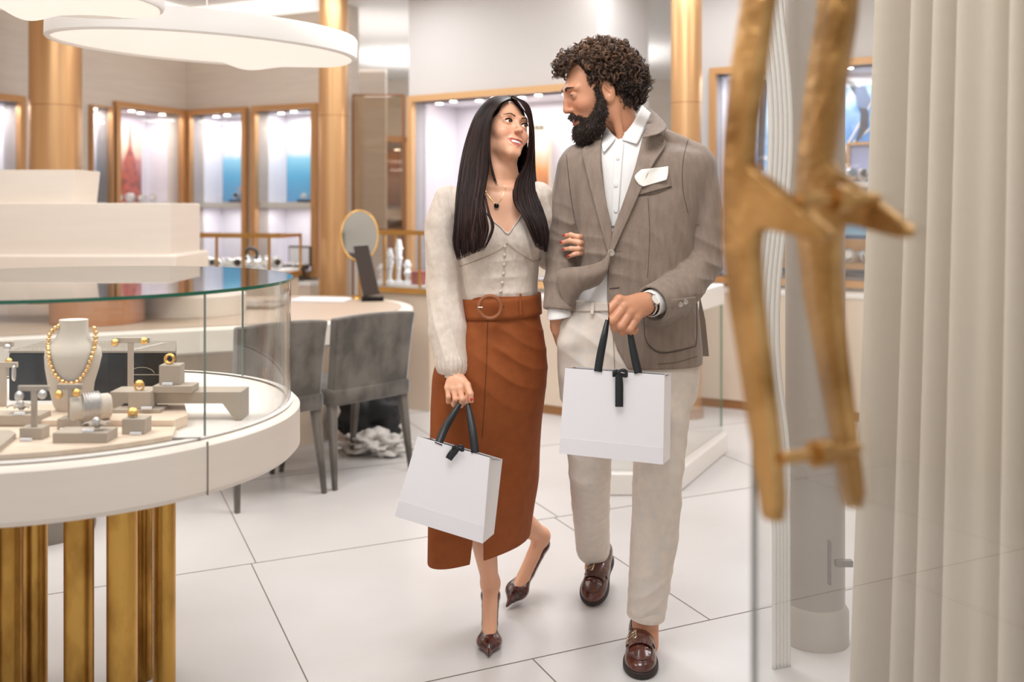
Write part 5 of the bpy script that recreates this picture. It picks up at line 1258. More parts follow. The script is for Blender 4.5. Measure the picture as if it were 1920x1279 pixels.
def prism_sdf(poly_px, Y):
    """signed distance (in metres at depth Y) to an image polygon seen from the garment's own depth"""
    poly = np.array([((x-960)/FPX*Y, CAMZ-(y-HZ)/FPX*Y) for x, y in poly_px])
    def f(p):
        k = Y/p[:, 1]; x = p[:, 0]*k; z = CAMZ+(p[:, 2]-CAMZ)*k
        d = np.full(len(p), 1e9); ins = np.zeros(len(p), bool); n = len(poly)
        for i in range(n):
            a = poly[i-1]; b = poly[i]; e = b-a; wx = x-a[0]; wz = z-a[1]; t = np.clip((wx*e[0]+wz*e[1])/(e@e), 0, 1)
            d = np.minimum(d, np.hypot(wx-e[0]*t, wz-e[1]*t)); c = ((a[1] > z) != (b[1] > z)); xi = a[0]+(z-a[1])*(e[0])/(e[1] if abs(e[1]) > 1e-9 else 1e-9); ins ^= c & (x < xi)
        return np.where(ins, -d, d)
    return f
def finger(q, pts, r0, r1): 
    n = len(pts); return s_chain(q, pts, [r0+(r1-r0)*i/(n-1) for i in range(n)], .004)
def paper_bag(name, label, FL_T, FR_T, FR_B, FL_B, BR_T, BR_B, Yf, Yb, handles, bow, hang, bandfrac, m=None):
    a, b, c, d = P(*FL_T, Yf), P(*FR_T, Yf), P(*FR_B, Yf), P(*FL_B, Yf); e = P(*BR_T, Yb); g_ = P(*BR_B, Yb); v = e-b; w = g_-c; f_ = a+v; h_ = d+w
    t = thing(name, label, 'shopping bag', tuple((c+d+g_+h_)/4), 0, None)
    mb = MB(); mb.add([a, b, c, d], [(0, 1, 2, 3)]); mb.build('front_panel', m_whitepaper, t, solid=.0008)
    mid = (b+e)/2-(b-a)/np.linalg.norm(b-a)*.006; midb = (c+g_)/2; low = .22; lb = c*(1-low)+b*low; le = g_*(1-low)+e*low; lm = (lb+le)/2-(b-a)/np.linalg.norm(b-a)*.004
    mb = MB(); mb.add([b, mid, lm, lb, le, e, c, g_, midb], [(0, 3, 2, 1), (1, 2, 4, 5), (3, 6, 8, 2), (2, 8, 7, 4)]); mb.build('side_gusset', m_whitepaper, t, solid=.0008)
    midl = (a+f_)/2+(b-a)/np.linalg.norm(b-a)*.006; mb = MB(); mb.add([a, midl, (d+h_)/2, d, h_, f_], [(0, 1, 2, 3), (1, 5, 4, 2)]); mb.build('side_gusset', m_whitepaper, t, solid=.0008)
    mb = MB(); mb.add([f_, e, g_, h_], [(0, 1, 2, 3)]); mb.build('back_panel', m_whitepaper, t, solid=.0008)
    mb = MB(); mb.add([d, c, g_, h_], [(0, 1, 2, 3)]); mb.build('bottom', m_whitepaper, t, solid=.0008)
    nrm = np.array([0, -.0009, 0]); bf = bandfrac; mb = MB(); mb.add([d*(1-bf)+a*bf+nrm, c*(1-bf)+b*bf+nrm, c+nrm, d+nrm], [(0, 1, 2, 3)]); mb.build('bottom_fold', mat('white_card2', (238, 234, 236), .55), t, solid=.0006)
    # black sheet across the open top, standing in for the bag's dark inside
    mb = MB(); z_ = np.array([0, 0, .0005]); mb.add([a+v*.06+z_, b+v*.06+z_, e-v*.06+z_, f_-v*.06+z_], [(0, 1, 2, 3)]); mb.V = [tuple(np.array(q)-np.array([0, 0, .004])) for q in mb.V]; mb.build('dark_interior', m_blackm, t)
    def ribbon(pts, wpx, nm):
        pts = spline(np.array(pts, float), 26); L = []; R_ = []
        for i, q in enumerate(pts):
            p = P(q[0], q[1], q[2]); tn = pts[min(i+1, 25)]-pts[max(i-1, 0)]; tn = np.array([tn[0], -tn[1]]); tn /= np.linalg.norm(tn)+1e-9
            ww = (q[3] if len(q) > 3 else wpx)/2/FPX*q[2]; nn = np.array([tn[1], 0, -tn[0]]); L.append(p-nn*ww); R_.append(p+nn*ww)
        mb = MB().grid(np.stack([np.array(L), np.array(R_)], 1)); return mb.build(nm, mat('black_satin_ribbon', (20, 24, 28), .42, sheen=.3), t, smooth=80, solid=.0012)
    for hd in handles: ribbon(hd, 14, 'ribbon_handle')
    bx, by, by_Y, br = bow; p = P(bx, by, by_Y)
    mb = MB(); 
    for s in (-1, 1):
        sz = 1.0 if s > 0 else .7; A = np.zeros((18, 3, 3))
        for i in range(18):
            u = i/17*2*math.pi
            for j in range(3):
                w = (j-1)*br*.28*(.35+.65*abs(math.sin(u/2))); A[i, j] = p+np.array([s*br*.52*sz*(1-math.cos(u)), -.003-.10*br*math.sin(u), br*.30*math.sin(u)*sz+w*1.0-br*.12*(1-math.cos(u))])
        mb.grid(A)
    mb.build('bow', MATS['black_satin_ribbon'], t, smooth=70, solid=.0012); MB().sphere(p+np.array([0, -.004, 0]), br*.26, 12).build('bow_knot', MATS['black_satin_ribbon'], t, smooth=70)
    ribbon(hang, 15, 'ribbon_tail'); return t
m_linend = mat('taupe_linen_dark', (96, 84, 76), .85)
def thread(name, pts, bv, r=.0011, off=.002, mt=m_linend, par=None, n=40):
    out = []
    for q in spline(np.array(pts, float), n):
        p, nn = hit(bv, q[0], q[1]); 
        if p is None: continue
        d = p-np.array(EYE); out.append(p-d/np.linalg.norm(d)*off)
    if len(out) > 2: MB().tube(out, r, 6).build(name, mt, par or man, smooth=70)
# ------------------------------------------------------------ the man
YM = 3.10
man = thing('person', 'bearded curly-haired person in a taupe linen blazer and cream trousers, looking left', 'person', (.39, 3.1, 0))
def T_m(px, py, y): return tuple(P(px, py, y))
# --- head
CM = np.array([.259, 3.085, 1.716]); fM = np.array([-.951, -.190, -.262]); RM = frame_from(fM, 0.0); SM = 1.06
neck_base = P(1174, 288, 3.15); 
# right-hand (viewer right) fingers on the ribbon, other hand in pocket
hand_c = dict(w=T_m(1226, 566, 2.86))
fing = [
 ([(1161, 562, 2.80), (1137, 586, 2.778), (1141, 600, 2.79), (1153, 602, 2.815)], .0135, .0105),
 ([(1170, 575, 2.795), (1149, 601, 2.770), (1153, 614, 2.785), (1165, 613, 2.81)], .0138, .0108),
 ([(1181, 587, 2.795), (1164, 612, 2.772), (1167, 622, 2.787), (1178, 618, 2.81)], .0132, .0102),
 ([(1193, 597, 2.80), (1180, 618, 2.782), (1184, 626, 2.797), (1192, 618, 2.82)], .0118, .0092)]
def man_hand(p):
    W_ = P(1224, 566, 2.87); d = s_chain(p, [P(1262, 556, 2.93), W_, P(1208, 570, 2.84)], [.031, .0265, .029], .02)
    d = smin(d, s_ell(p, P(1192, 575, 2.817), (.048, .024, .036), Rp_m), .02)
    for pts, r0, r1 in fing:
        q = [P(*a) for a in pts]; d = smin(d, s_cap(p, P(1207, 572, 2.83), q[0], .011, r0+.0012), .012)
        d = smin(d, finger(p, q, r0, r1), .0045)
    th = [P(1205, 566, 2.865), P(1180, 578, 2.845), P(1156, 590, 2.80), P(1140, 590, 2.798), P(1133, 586, 2.795)]; d = smin(d, s_chain(p, th, [.016, .014, .011, .0095, .007], .006), .006)
    # tendons and veins
    for pts, r0, r1 in fing[:4]:
        d = smin(d, s_cap(p, P(1214, 566, 2.835), P(pts[0][0], pts[0][1]-1, pts[0][2]-.008), .002, .004), .010)
    for v in ([(1216, 560), (1200, 572), (1180, 574), (1168, 572)], [(1215, 572), (1196, 582), (1183, 580)], [(1205, 566), (1192, 590)]):
        d = smin(d, s_chain(p, [P(x, y, 2.7935+.0009*(x-1180)*.6) for x, y in v], [.0016]*len(v), .003), .004)
    return d
ax_ = P(1150, 592, 2.79)-P(1226, 562, 2.85); ax_ /= np.linalg.norm(ax_); ay_ = np.array([0, -1., 0]); ay_ = ay_-(ay_@ax_)*ax_; ay_ /= np.linalg.norm(ay_); Rp_m = np.stack([ax_, ay_, np.cross(ax_, ay_)], 1)
def man_pocket_hand(p):
    d = s_chain(p, [P(1050, 560, 3.045), P(1047, 590, 3.04), P(1050, 612, 3.05), P(1058, 640, 3.07)], [.025, .0245, .028, .026], .02)
    return smin(d, s_chain(p, [P(1039, 602, 3.03), P(1042, 622, 3.03), P(1050, 638, 3.05)], [.012, .011, .010], .006), .010)
def man_head(p):
    q = ((p-CM)@RM)/SM; d = head_sdf(q, True, .8)*SM
    nk = s_chain(p, [CM+RM@np.array([0, .035, -.05])*SM, (P(1162, 240, 3.125)), tuple(neck_base)], [.060, .056, .058], .03)
    d = smin(d, nk, .022)
    d = smin(d, s_cap(p, CM+RM@np.array([.055, .02, -.045])*SM, P(1165, 262, 3.05), .014, .012), .02)
    return d
torso_m = Stack(rows([(276, 1145, 1215, .045, .05), (292, 1110, 1270, .065, .04), (320, 1090, 1300, .085, .02), (400, 1095, 1285, .095), (480, 1102, 1275, .09), (560, 1095, 1280, .09), (640, 1062, 1300, .11), (680, 1064, 1300, .11)], YM))
ankF = P(1210, 1170, 3.04); ankB = P(1120, 1040, 3.52)
def man_body(p):
    d = man_head(p); d = smin(d, torso_m(p), .05)
    d = smin(d, s_chain(p, [P(1085, 325, 3.1), P(1060, 465, 3.12), P(1052, 560, 3.03)], [.055, .042, .03], .03), .04)
    d = smin(d, s_chain(p, [P(1300, 325, 3.1), P(1315, 490, 3.09), P(1262, 556, 2.93)], [.055, .044, .031], .03), .04)
    d = smin(d, man_pocket_hand(p), .01); d = smin(d, man_hand(p), .01)
    d = smin(d, s_chain(p, [P(1118, 690, 3.1), P(1106, 870, 3.16), P(1112, 980, 3.42), tuple(ankB), tuple(ankB+np.array([-.01, -.02, -.04]))], [.08, .052, .045, .036, .034], .03), .04)
    d = smin(d, s_chain(p, [P(1240, 690, 3.1), P(1232, 880, 3.0), P(1222, 1050, 3.03), tuple(ankF), tuple(ankF+np.array([0, -.02, -.05]))], [.08, .055, .048, .037, .035], .03), .04)
    return d
def man_visible(p):
    d = np.minimum(man_head(p), np.minimum(man_hand(p), man_pocket_hand(p))); return d
_l = lambda *a: P(*a)
tor_j0 = Stack(rows([(276, 1120, 1260, .075, .03), (292, 1090, 1310, .09, .02), (320, 1070, 1325, .108), (370, 1072, 1312, .12), (430, 1080, 1298, .124), (490, 1084, 1290, .122), (550, 1084, 1290, .122), (610, 1060, 1300, .12), (660, 1056, 1302, .125), (700, 1056, 1302, .125)], YM), 2.5)
def solidlegs(p): return np.minimum(s_chain(p, [P(1112, 700, 3.10), P(1106, 790, 3.11), P(1106, 880, 3.16), P(1108, 950, 3.30), P(1112, 1030, 3.50)], [.090, .074, .060, .056, .052], .03), s_chain(p, [P(1240, 700, 3.09), P(1238, 790, 3.03), P(1234, 880, 3.00), P(1228, 1000, 3.01), P(1211, 1152, 3.04)], [.09, .08, .069, .065, .051], .03))
skm = skin_col((206, 146, 112), CM, RM, SM, True, (190, 92, 80), (62, 42, 34))
Vs, Fs, n0 = [], [], 0
for f_, lo, hi, h in ((man_head, (.13, 2.93, 1.515), (.52, 3.28, 1.90), .0017), (man_hand, (.27, 2.70, .93), (.46, 2.95, 1.14), .0016),
                      (man_pocket_hand, (.10, 2.92, .90), (.24, 3.10, 1.08), .002), (man_body, (.05, 2.8, .0), (.72, 3.65, 1.52), .007)):
    V, F = mesh_sdf(f_, lo, hi, h)
    if f_ is man_body: # keep the coarse under-clothing surface away from the finely built hands
        c = V[F].mean(1); cover = np.minimum(np.minimum(tor_j0(c)+.0, solidlegs(c)), np.minimum(s_chain(c, [P(1085, 325, 3.1), P(1060, 465, 3.12), P(1052, 560, 3.03)], [.056, .048, .04]), s_chain(c, [P(1300, 325, 3.1), P(1315, 490, 3.09), P(1262, 556, 2.93)], [.06, .052, .046])))
        keep = (man_hand(c) > .004) & (man_pocket_hand(c) > .004) & ((cover < -.006) | (c[:, 2] < .26)); F = F[keep]
    V = smooth_mesh(V, F, 1); Vs.append(V); Fs.append(F+n0); n0 += len(V)
Vm = np.concatenate(Vs); Fm = np.concatenate(Fs); me = raw('body', Vm-np.array(man.location), Fm, m_skin_m, smooth=True); vcolor(me, skm(Vm)); link('body', me, man)
bvh_mh = bvh_of((Vs[0], Fs[0]))
eye_and_teeth('m', man, CM, RM, SM, np.array([-.90, -.1, -.32]), (80, 60, 44), True)
# --- blazer
m_linenj = mat('taupe_linen', (149, 131, 117), .82, vary=(60, (132, 115, 102), (1, 1, .25), .3, .7), bump=(420, .22, (1, 1, .5)), wave=(9, .22, (1, 1, .6)), sheen=.25)
tor_j = Stack(rows([(262, 1140, 1232, .060, .03), (276, 1098, 1290, .088, .02), (292, 1074, 1322, .105), (320, 1062, 1332, .120), (370, 1066, 1318, .132), (430, 1074, 1304, .136), (490, 1078, 1298, .132), (550, 1078, 1304, .134), (610, 1074, 1311, .138), (660, 1070, 1315, .142), (700, 1066, 1315, .145), (740, 1062, 1315, .147)], YM), 2.5)
cutV = prism_sdf([(1128, 236), (1128, 300), (1134, 360), (1147, 436), (1153, 432), (1182, 340), (1203, 285), (1217, 226), (1206, 180), (1130, 180)], 2.96)
cutL = prism_sdf([(1144, 498), (1139, 510), (1138, 560), (1143, 610), (1157, 655), (1183, 703), (1190, 760), (900, 760), (900, 560), (1030, 548), (1092, 535)], 2.98)
hem = lambda p: (CAMZ-(694-HZ)/FPX*2.96)-p[:, 2]+.02*np.clip((p[:, 0]-.46)/.1, 0, 1)*0
def sleeveR(p):  # viewer right: bent forward
    d = s_chain(p, [P(1300, 318, 3.10), P(1316, 400, 3.10), P(1318, 492, 3.08), P(1280, 540, 2.985), P(1233, 566, 2.885), P(1215, 574, 2.845)], [.068, .062, .058, .056, .053, .052], .03)
    cut = (p-P(1222, 571, 2.862))@(-(P(1233, 566, 2.885)-P(1280, 540, 2.985))/np.linalg.norm(P(1233, 566, 2.885)-P(1280, 540, 2.985)))
    d = smax(d, -cut, .004); inn = s_chain(p, [P(1280, 540, 2.985), P(1233, 566, 2.885), P(1200, 582, 2.81)], [.049, .047, .047], .02); return smax(d, -smax(inn, cut-.06, .003), .003)
def sleeveL(p):
    d = s_chain(p, [P(1084, 318, 3.10), P(1064, 400, 3.11), P(1058, 470, 3.11), P(1052, 530, 3.06), P(1047, 596, 3.02)], [.064, .056, .053, .049, .044], .03)
    cut = (p-P(1049, 582, 3.03))@np.array([.12, .18, .97]); d = smax(d, -cut, .004); inn = s_chain(p, [P(1052, 530, 3.06), P(1047, 600, 3.02)], [.043, .039]); return smax(d, -smax(inn, cut-.06, .003), .003)
def jk(p):
    d = tor_j(p); d = smin(d, s_chain(p, [P(1215, 262, 3.14), P(1300, 302, 3.11)], [.055, .058]), .03); d = smin(d, s_chain(p, [P(1130, 276, 3.13), P(1086, 300, 3.11)], [.045, .050]), .03)
    d = smin(d, s_chain(p, [P(1120, 268, 3.05), P(1132, 245, 3.14), P(1165, 226, 3.22), P(1200, 216, 3.22), P(1222, 220, 3.16), P(1236, 236, 3.10), P(1236, 254, 3.06)], [.013]*7, .01), .012)
    d = d+creases(p, P(1120, 500, 2.98), .10, (.3, 0, 1), 60, .004, 3)+creases(p, P(1240, 480, 2.98), .12, (.8, 0, .5), 45, .003, 5)+.0012*hnoise(p, 22, 8)
    d = smax(d, -smax(cutV(p), -(d+.032), .002), .003)
    d = smax(d, hem(p), .004); d = smax(d, -smax(cutL(p), p[:, 1]-3.12, .004), .004)
    inn = tor_j(p)+.012; d = smax(d, -smax(inn, p[:, 2]-(.96), .004), .003)   # hollow skirts of the coat
    sR = sleeveR(p); sR = sR+creases(p, P(1318, 500, 3.02), .11, (.5, 0, 1), 48, .006, 2)+creases(p, P(1290, 530, 2.95), .08, (1, 0, .2), 60, .004, 4)+.0012*hnoise(p, 30, 2)
    sL = sleeveL(p); sL = sL+creases(p, P(1055, 500, 3.05), .12, (.1, 0, 1), 50, .005, 7)+creases(p, P(1062, 420, 3.05), .07, (.3, 0, 1), 60, .003, 9)
    kz = np.where(p[:, 2] > 1.30, .018, .0035); return smin(smin(d, sR, kz), sL, np.maximum(kz, .006))
jo, Vj, Fj = sdf_obj('blazer', jk, (.07, 2.80, .82), (.75, 3.30, 1.60), .0033, m_linenj, man, 2)
# --- shirt
m_shirt = mat('white_shirt', (238, 234, 230), .7, bump=(500, .08), wave=(10, .35, (1.5, 1, .5)), sheen=.1)
tor_s = Stack(rows([(226, 1150, 1216, .055, .055), (244, 1140, 1220, .070, .04), (262, 1124, 1228, .084, .02), (280, 1108, 1262, .092, .005), (320, 1088, 1296, .106), (400, 1082, 1300, .117), (480, 1086, 1290, .118), (560, 1080, 1296, .122), (585, 1078, 1296, .124)], YM), 2.5)
neckcut = prism_sdf([(1136, 236), (1160, 262), (1205, 198), (1200, 150), (1120, 150)], 3.05)
def sh(p):
    d = tor_s(p)+.0015*hnoise(p, 25, 4); d = smax(d, -smax(neckcut(p), p[:, 1]-3.12, .002), .002); inn = s_chain(p, [P(1158, 215, 3.13), P(1162, 240, 3.125), tuple(neck_base)], [.0605, .0600, .060]); d = smax(d, -inn, .003)
    return d
so, Vs_, Fs_ = sdf_obj('shirt', sh, (.15, 2.92, .98), (.60, 3.30, 1.63), .0035, m_shirt, man, 1)
def cuff(p): 
    a = P(1250, 555, 2.92); b = P(1212, 573, 2.843); d = s_cap(p, a, b, .040, .0385); u = (b-a)/np.linalg.norm(b-a); d = smax(d, (p-P(1217, 570.5, 2.852))@u, .002); return smax(d, -s_cap(p, a-u*.1, b+u*.1, .0345), .002)
sdf_obj('shirt_cuff', cuff, (.30, 2.75, .95), (.60, 3.05, 1.2), .002, m_shirt, man, 1)
def cuff2(p):
    a = P(1050, 560, 3.04); b = P(1048, 600, 3.02); d = s_cap(p, a, b, .0365, .036); d = smax(d, (P(1048, 597, 3.02)[2])-p[:, 2]+.15*(p[:, 0]-.14), .002); return smax(d, -s_cap(p, a, b+np.array([0, 0, -.1]), .032), .002)
sdf_obj('shirt_cuff', cuff2, (.07, 2.90, .95), (.22, 3.15, 1.12), .002, m_shirt, man, 1)
bv_s = bvh_of((Vs_, Fs_)); bv_all = bvh_of((Vj, Fj), (Vs_, Fs_)); bv_j = bvh_of((Vj, Fj)); bv_neck = bvh_of((Vs_, Fs_), (Vs[0], Fs[0]))
drape('placket', [(1152, 268), (1149, 340), (1146, 425)], [(1170, 268), (1164, 340), (1158, 425)], bv_s, .002, m_shirt, man, 6, 40)
drape('collar_leaf', [(1204, 197), (1188, 228), (1171, 251), (1166, 262)], [(1221, 212), (1209, 240), (1199, 262), (1194, 270)], bv_neck, lambda v, u: .009+.006*u, m_shirt, man, 8, 24, fall=3.05, sm=6)
drape('collar_leaf', [(1137, 238), (1129, 256), (1128, 270), (1131, 284)], [(1142, 244), (1150, 254), (1152, 262), (1133, 285)], bv_neck, lambda v, u: .009+.004*u, m_shirt, man, 8, 24, fall=3.03, sm=6)
for py in (297, 347, 395): p, n = hit(bv_s, 1158 if py < 320 else 1154, py); MB().lathe([(0, -.0022), (.0052, -.0022), (.0056, 0), (.0056, .001)], (p[0], p[1]-.005, p[2]), 14, axis='y').build('shirt_button', m_shirt, man, smooth=50)
# lapels, collar, pockets, buttons
lj = m_linenj
drape('lapel', [(1206, 252), (1192, 310), (1170, 375), (1151, 428), (1142, 476)], [(1232, 252), (1248, 268), (1219, 318), (1184, 396), (1147, 478)], bv_all, lambda v, u: .007+.006*u*(1-v), lj, man, 12, 60, .0035, 2.97, sm=14)
patch('coat_collar', [(1212, 203, 3.15), (1214, 222, 3.09), (1211, 242, 3.02), (1205, 258, 2.965)], [(1220, 205, 3.18), (1234, 217, 3.11), (1250, 239, 3.03), (1232, 252, 2.965)], lj, man)
drape('lapel', [(1127, 262), (1127, 310), (1135, 370), (1147, 430), (1143, 474)], [(1106, 272), (1092, 284), (1104, 340), (1121, 405), (1139, 470)], bv_all, lambda v, u: .007+.005*u*(1-v), lj, man, 12, 60, .0035, 2.97, sm=14)
drape('patch_pocket', [(1209, 566), (1209, 615), (1213, 640), (1228, 656), (1250, 660)], [(1304, 556), (1305, 600), (1305, 630), (1302, 644), (1296, 650)], bv_j, .0035, lj, man, 16, 30, .003, sm=2)
drape('chest_pocket', [(1194, 350), (1197, 366)], [(1256, 332), (1259, 349)], bv_j, .004, lj, man, 14, 8, .003, sm=1)
drape('pocket_square', [(1203, 318), (1190, 331), (1197, 345), (1206, 350)], [(1253, 312), (1253, 322), (1252, 330), (1250, 337)], bv_j, lambda v, u: .009+.004*math.sin(u*6+v*2)+.003*u, mat('pocket_silk', (244, 238, 230), .6), man, 16, 14, .003, sm=3)
def button(px, py, rpx, bv, mt, name, off=.006):
    p, n = hit(bv, px, py, 2.95); r = rpx/FPX*p[1]; MB().lathe([(0, -.003), (r*.6, -.003), (r*.72, -.0045), (r, -.0035), (r, 0), (0, 0)], (p[0], p[1]-off, p[2]), 22, axis='y').build(name, mt, man, smooth=40)
    mb = MB()
    for dx, dz in ((-1, -1), (1, -1), (-1, 1), (1, 1)): mb.sphere((p[0]+dx*r*.22, p[1]-off-.0032, p[2]+dz*r*.22), r*.12, 6)
m_horn = mat('horn_button', (176, 166, 154), .3)
button(1145, 474, 6.5, bv_j, m_horn, 'blazer_button', .013)
button(1284, 566, 5.2, bv_j, m_horn, 'sleeve_button'); button(1275, 571, 4.8, bv_j, m_horn, 'sleeve_button')
thread('buttonhole', [(1143, 541), (1161, 539)], bv_j, .0018, .001, n=6)
thread('buttonhole', [(1150, 473), (1164, 471)], bv_j, .0016, .012, n=6)
thread('pocket_seam', [(1208, 566), (1208, 612), (1212, 640), (1228, 658), (1250, 662), (1296, 652), (1306, 640), (1306, 560)], bv_j, .0012, .0015)
thread('pocket_seam', [(1197, 367), (1230, 362), (1260, 350)], bv_j, .0012, .002, n=16)
thread('armhole_seam', [(1290, 262), (1281, 300), (1280, 350), (1290, 400)], bv_j, .0012, .0005)
thread('armhole_seam', [(1062, 290), (1066, 330), (1072, 380), (1082, 430)], bv_j, .0012, .0005)
thread('notch_shade', [(1206, 257), (1218, 256), (1232, 253)], bv_all, .0016, .012, n=12)  # dark line laid in for the shadow of the lapel notch
thread('dart_seam', [(1215, 370), (1218, 440), (1214, 520)], bv_j, .0009, .0003)
thread('hem_seam', [(1233, 683), (1270, 679), (1308, 668)], bv_j, .0010, .0005)
# swept-back left front of the coat
g1 = spline([(1143, 482, 2.955), (1137, 505, 2.95), (1120, 513, 2.945), (1095, 518, 2.95), (1068, 519, 2.965), (1044, 521, 2.985)], 30)
g0 = spline([(1143, 470, 2.958), (1130, 488, 2.955), (1110, 496, 2.955), (1090, 500, 2.965), (1070, 502, 2.985), (1052, 505, 3.0)], 30)
g2 = spline([(1141, 500, 2.965), (1128, 522, 2.965), (1110, 534, 2.965), (1092, 540, 2.97), (1070, 562, 2.985), (1060, 582, 3.0)], 30)
g3 = spline([(1140, 506, 3.0), (1126, 530, 3.0), (1108, 540, 3.0), (1090, 548, 3.0), (1072, 575, 3.01), (1061, 588, 3.02)], 30)
A = np.zeros((4, 30, 3))
for i, g_ in enumerate((g0, g1, g2, g3)):
    for j in range(30): A[i, j] = P(*g_[j])
A2 = np.stack([spline(A[:, j], 16) for j in range(30)], 1)
MB().grid(A2).build('coat_front_flap', lj, man, smooth=80, solid=.004)
# rear vent panel
vp = [P(1312, 555, 3.16), P(1322, 600, 3.17), P(1329, 668, 3.18), P(1306, 668, 3.17)]
MB().add(vp, [(0, 1, 2, 3)]).build('coat_vent', m_linenj, man, solid=.004)
# --- trousers
m_trs = mat('cream_trousers', (226, 211, 196), .8, bump=(380, .12), wave=(7, .6, (1.2, 1, .6)), vary=(40, (215, 205, 195), None, .35, .65), sheen=.1)
pel = Stack(rows([(560, 1068, 1296, .112), (600, 1052, 1302, .122), (640, 1044, 1305, .13), (700, 1052, 1304, .135), (740, 1058, 1300, .12)], YM), 2.4)
legB = [P(1112, 700, 3.10), P(1106, 790, 3.11), P(1106, 880, 3.16), P(1108, 950, 3.30), P(1112, 1030, 3.50)]
legF = [P(1240, 700, 3.09), P(1238, 790, 3.03), P(1234, 880, 3.00), P(1228, 1000, 3.01), P(1211, 1152, 3.04)]
def trs(p):
    d = pel(p); lb = s_chain(p, legB, [.094, .078, .064, .060, .056], .03); lf = s_chain(p, legF, [.096, .084, .073, .069, .055], .03)
    lb = lb+creases(p, legB[2], .12, (.5, 0, 1), 48, .0028, 11)+creases(p, legB[3], .12, (-.5, 0, 1), 52, .0022, 12)+creases(p, legB[4]+np.array([0, 0, .04]), .06, (.2, 0, 1), 80, .003, 14)
    lf = lf+creases(p, legF[2], .14, (.7, 0, 1), 38, .0032, 15)+creases(p, P(1230, 1110, 3.0), .09, (-.5, 0, 1), 60, .0035, 16)+creases(p, P(1240, 960, 3.0), .13, (-.8, 0, .8), 34, .003, 18)
    cb = (p-legB[4])@((legB[3]-legB[4])/np.linalg.norm(legB[3]-legB[4])); lb = smax(lb, -cb, .003); cf = (p-legF[4])@((legF[3]-legF[4])/np.linalg.norm(legF[3]-legF[4])); lf = smax(lf, -cf, .003)
    lb = smax(lb, -smax(s_chain(p, legB[3:], [.05, .048]), cb-.05, .003), .003); lf = smax(lf, -smax(s_chain(p, legF[3:], [.058, .047]), cf-.05, .003), .003)
    d = smin(d, s_chain(p, [P(1066, 606, 3.035), P(1070, 640, 3.03), P(1075, 690, 3.05)], [.028, .040, .03], .02), .03)
    d = smin(d, smin(lb, lf, .012), .05)+.0012*hnoise(p, 20, 6)+creases(p, P(1120, 640, 2.98), .13, (.7, 0, 1), 40, .005, 21)
    return d
to, Vt, Ft = sdf_obj('trousers', trs, (.08, 2.85, .06), (.62, 3.68, 1.10), .0038, m_trs, man, 1)
for leg, r in ((legB, .0585), (legF, .0585)):
    u = (leg[3]-leg[4])/np.linalg.norm(leg[3]-leg[4]); a = leg[4]-u*.003; b = a+u*.034
    pts = [a, a, a+u*.002, b-u*.002, b, b]; rs = [r-.010, r-.001, r, r+.001, r, r-.010]; MB().tube([a+u*.0001*i if i < 3 else pts[i]+u*.0001*i for i in range(6)], rs, 40, cap=False).build('turn_up', m_trs, man, smooth=50)
bv_t = bvh_of((Vt, Ft))
drape('waistband', [(1070, 564), (1068, 574), (1066, 584)], [(1142, 568), (1142, 576), (1142, 584)], bvh_of((Vt, Ft), (Vs_, Fs_)), .004, m_trs, man, 16, 6, .003, 2.98, sm=3)
drape('belt_loop', [(1108, 566), (1107, 590)], [(1116, 566), (1113, 590)], bv_t, .009, m_trs, man, 4, 8, .002, 2.98)
thread('pocket_seam', [(1062, 590), (1046, 618), (1043, 640)], bv_t, .0016, .001, mat('seam_beige', (168, 158, 142), .8), n=16)
thread('fly_seam', [(1146, 585), (1150, 640), (1152, 690)], bv_t, .0014, .001, MATS['seam_beige'], n=16)
# --- wristwatch
wp = P(1223, 557, 2.805); wd = P(1250, 555, 2.92)-P(1212, 573, 2.843); wd /= np.linalg.norm(wd); e1_ = np.array([0, 0, 1.])-wd*wd[2]; e1_ /= np.linalg.norm(e1_); e2_ = np.cross(wd, e1_)
wc = P(1214, 571, 2.847)
MB().tube([wc+.0305*(e1_*math.cos(a)+e2_*math.sin(a)) for a in np.linspace(0, 2*math.pi, 30)], .0035, 8, cap=False, flat=1.9).build('watch_bracelet', m_silver, man, smooth=60)
# the dial faces up and out on the wrist
wn = -e2_ if (e2_@np.array([0, -1, .4])) < 0 else e2_; wn = wn+.55*e1_; wn /= np.linalg.norm(wn); wq = wc+wn*.031
MB().tube([wq-wn*.004, wq+wn*.004], .0165, 28).build('watch_case', m_silver, man, smooth=40)
MB().tube([wq+wn*.0041, wq+wn*.0046], .0138, 28).build('watch_dial', mat('cream_dial', (236, 230, 220), .25), man, smooth=40)
# --- hair: loose curls over a base volume
m_hairb = mat('brown_hair', (66, 46, 36), .45, vcol=True, spec=.6)
def ML(y, z, x=0): return np.array([x, y, z])
hv = [((0, .030, .058), (.096, .118, .090)), ((0, .088, .000), (.086, .074, .080)), ((0, -.060, .092), (.066, .044, .040))]
poly = np.array([(-.16, .078), (-.098, .070), (-.086, .080), (-.070, .092), (-.050, .088), (-.043, .060), (-.042, .035), (-.032, .010), (-.022, -.006), (-.010, -.006), (-.004, .014), (.026, .014), (.036, -.020), (.040, -.075), (.10, -.088), (.2, -.06), (.2, .3), (-.2, .3)])
def inpoly(y, z):
    ins = np.zeros(len(y), bool)
    for i in range(len(poly)):
        a, b = poly[i-1], poly[i]; c = (a[1] > z) != (b[1] > z); xi = a[0]+(z-a[1])*(b[0]-a[0])/((b[1]-a[1]) if abs(b[1]-a[1]) > 1e-9 else 1e-9); ins ^= c & (y < xi)
    return ins
def hvd(q):
    d = None
    for c, r in hv: e = s_ell(q, c, r); d = e if d is None else smin(d, e, .03)
    return d
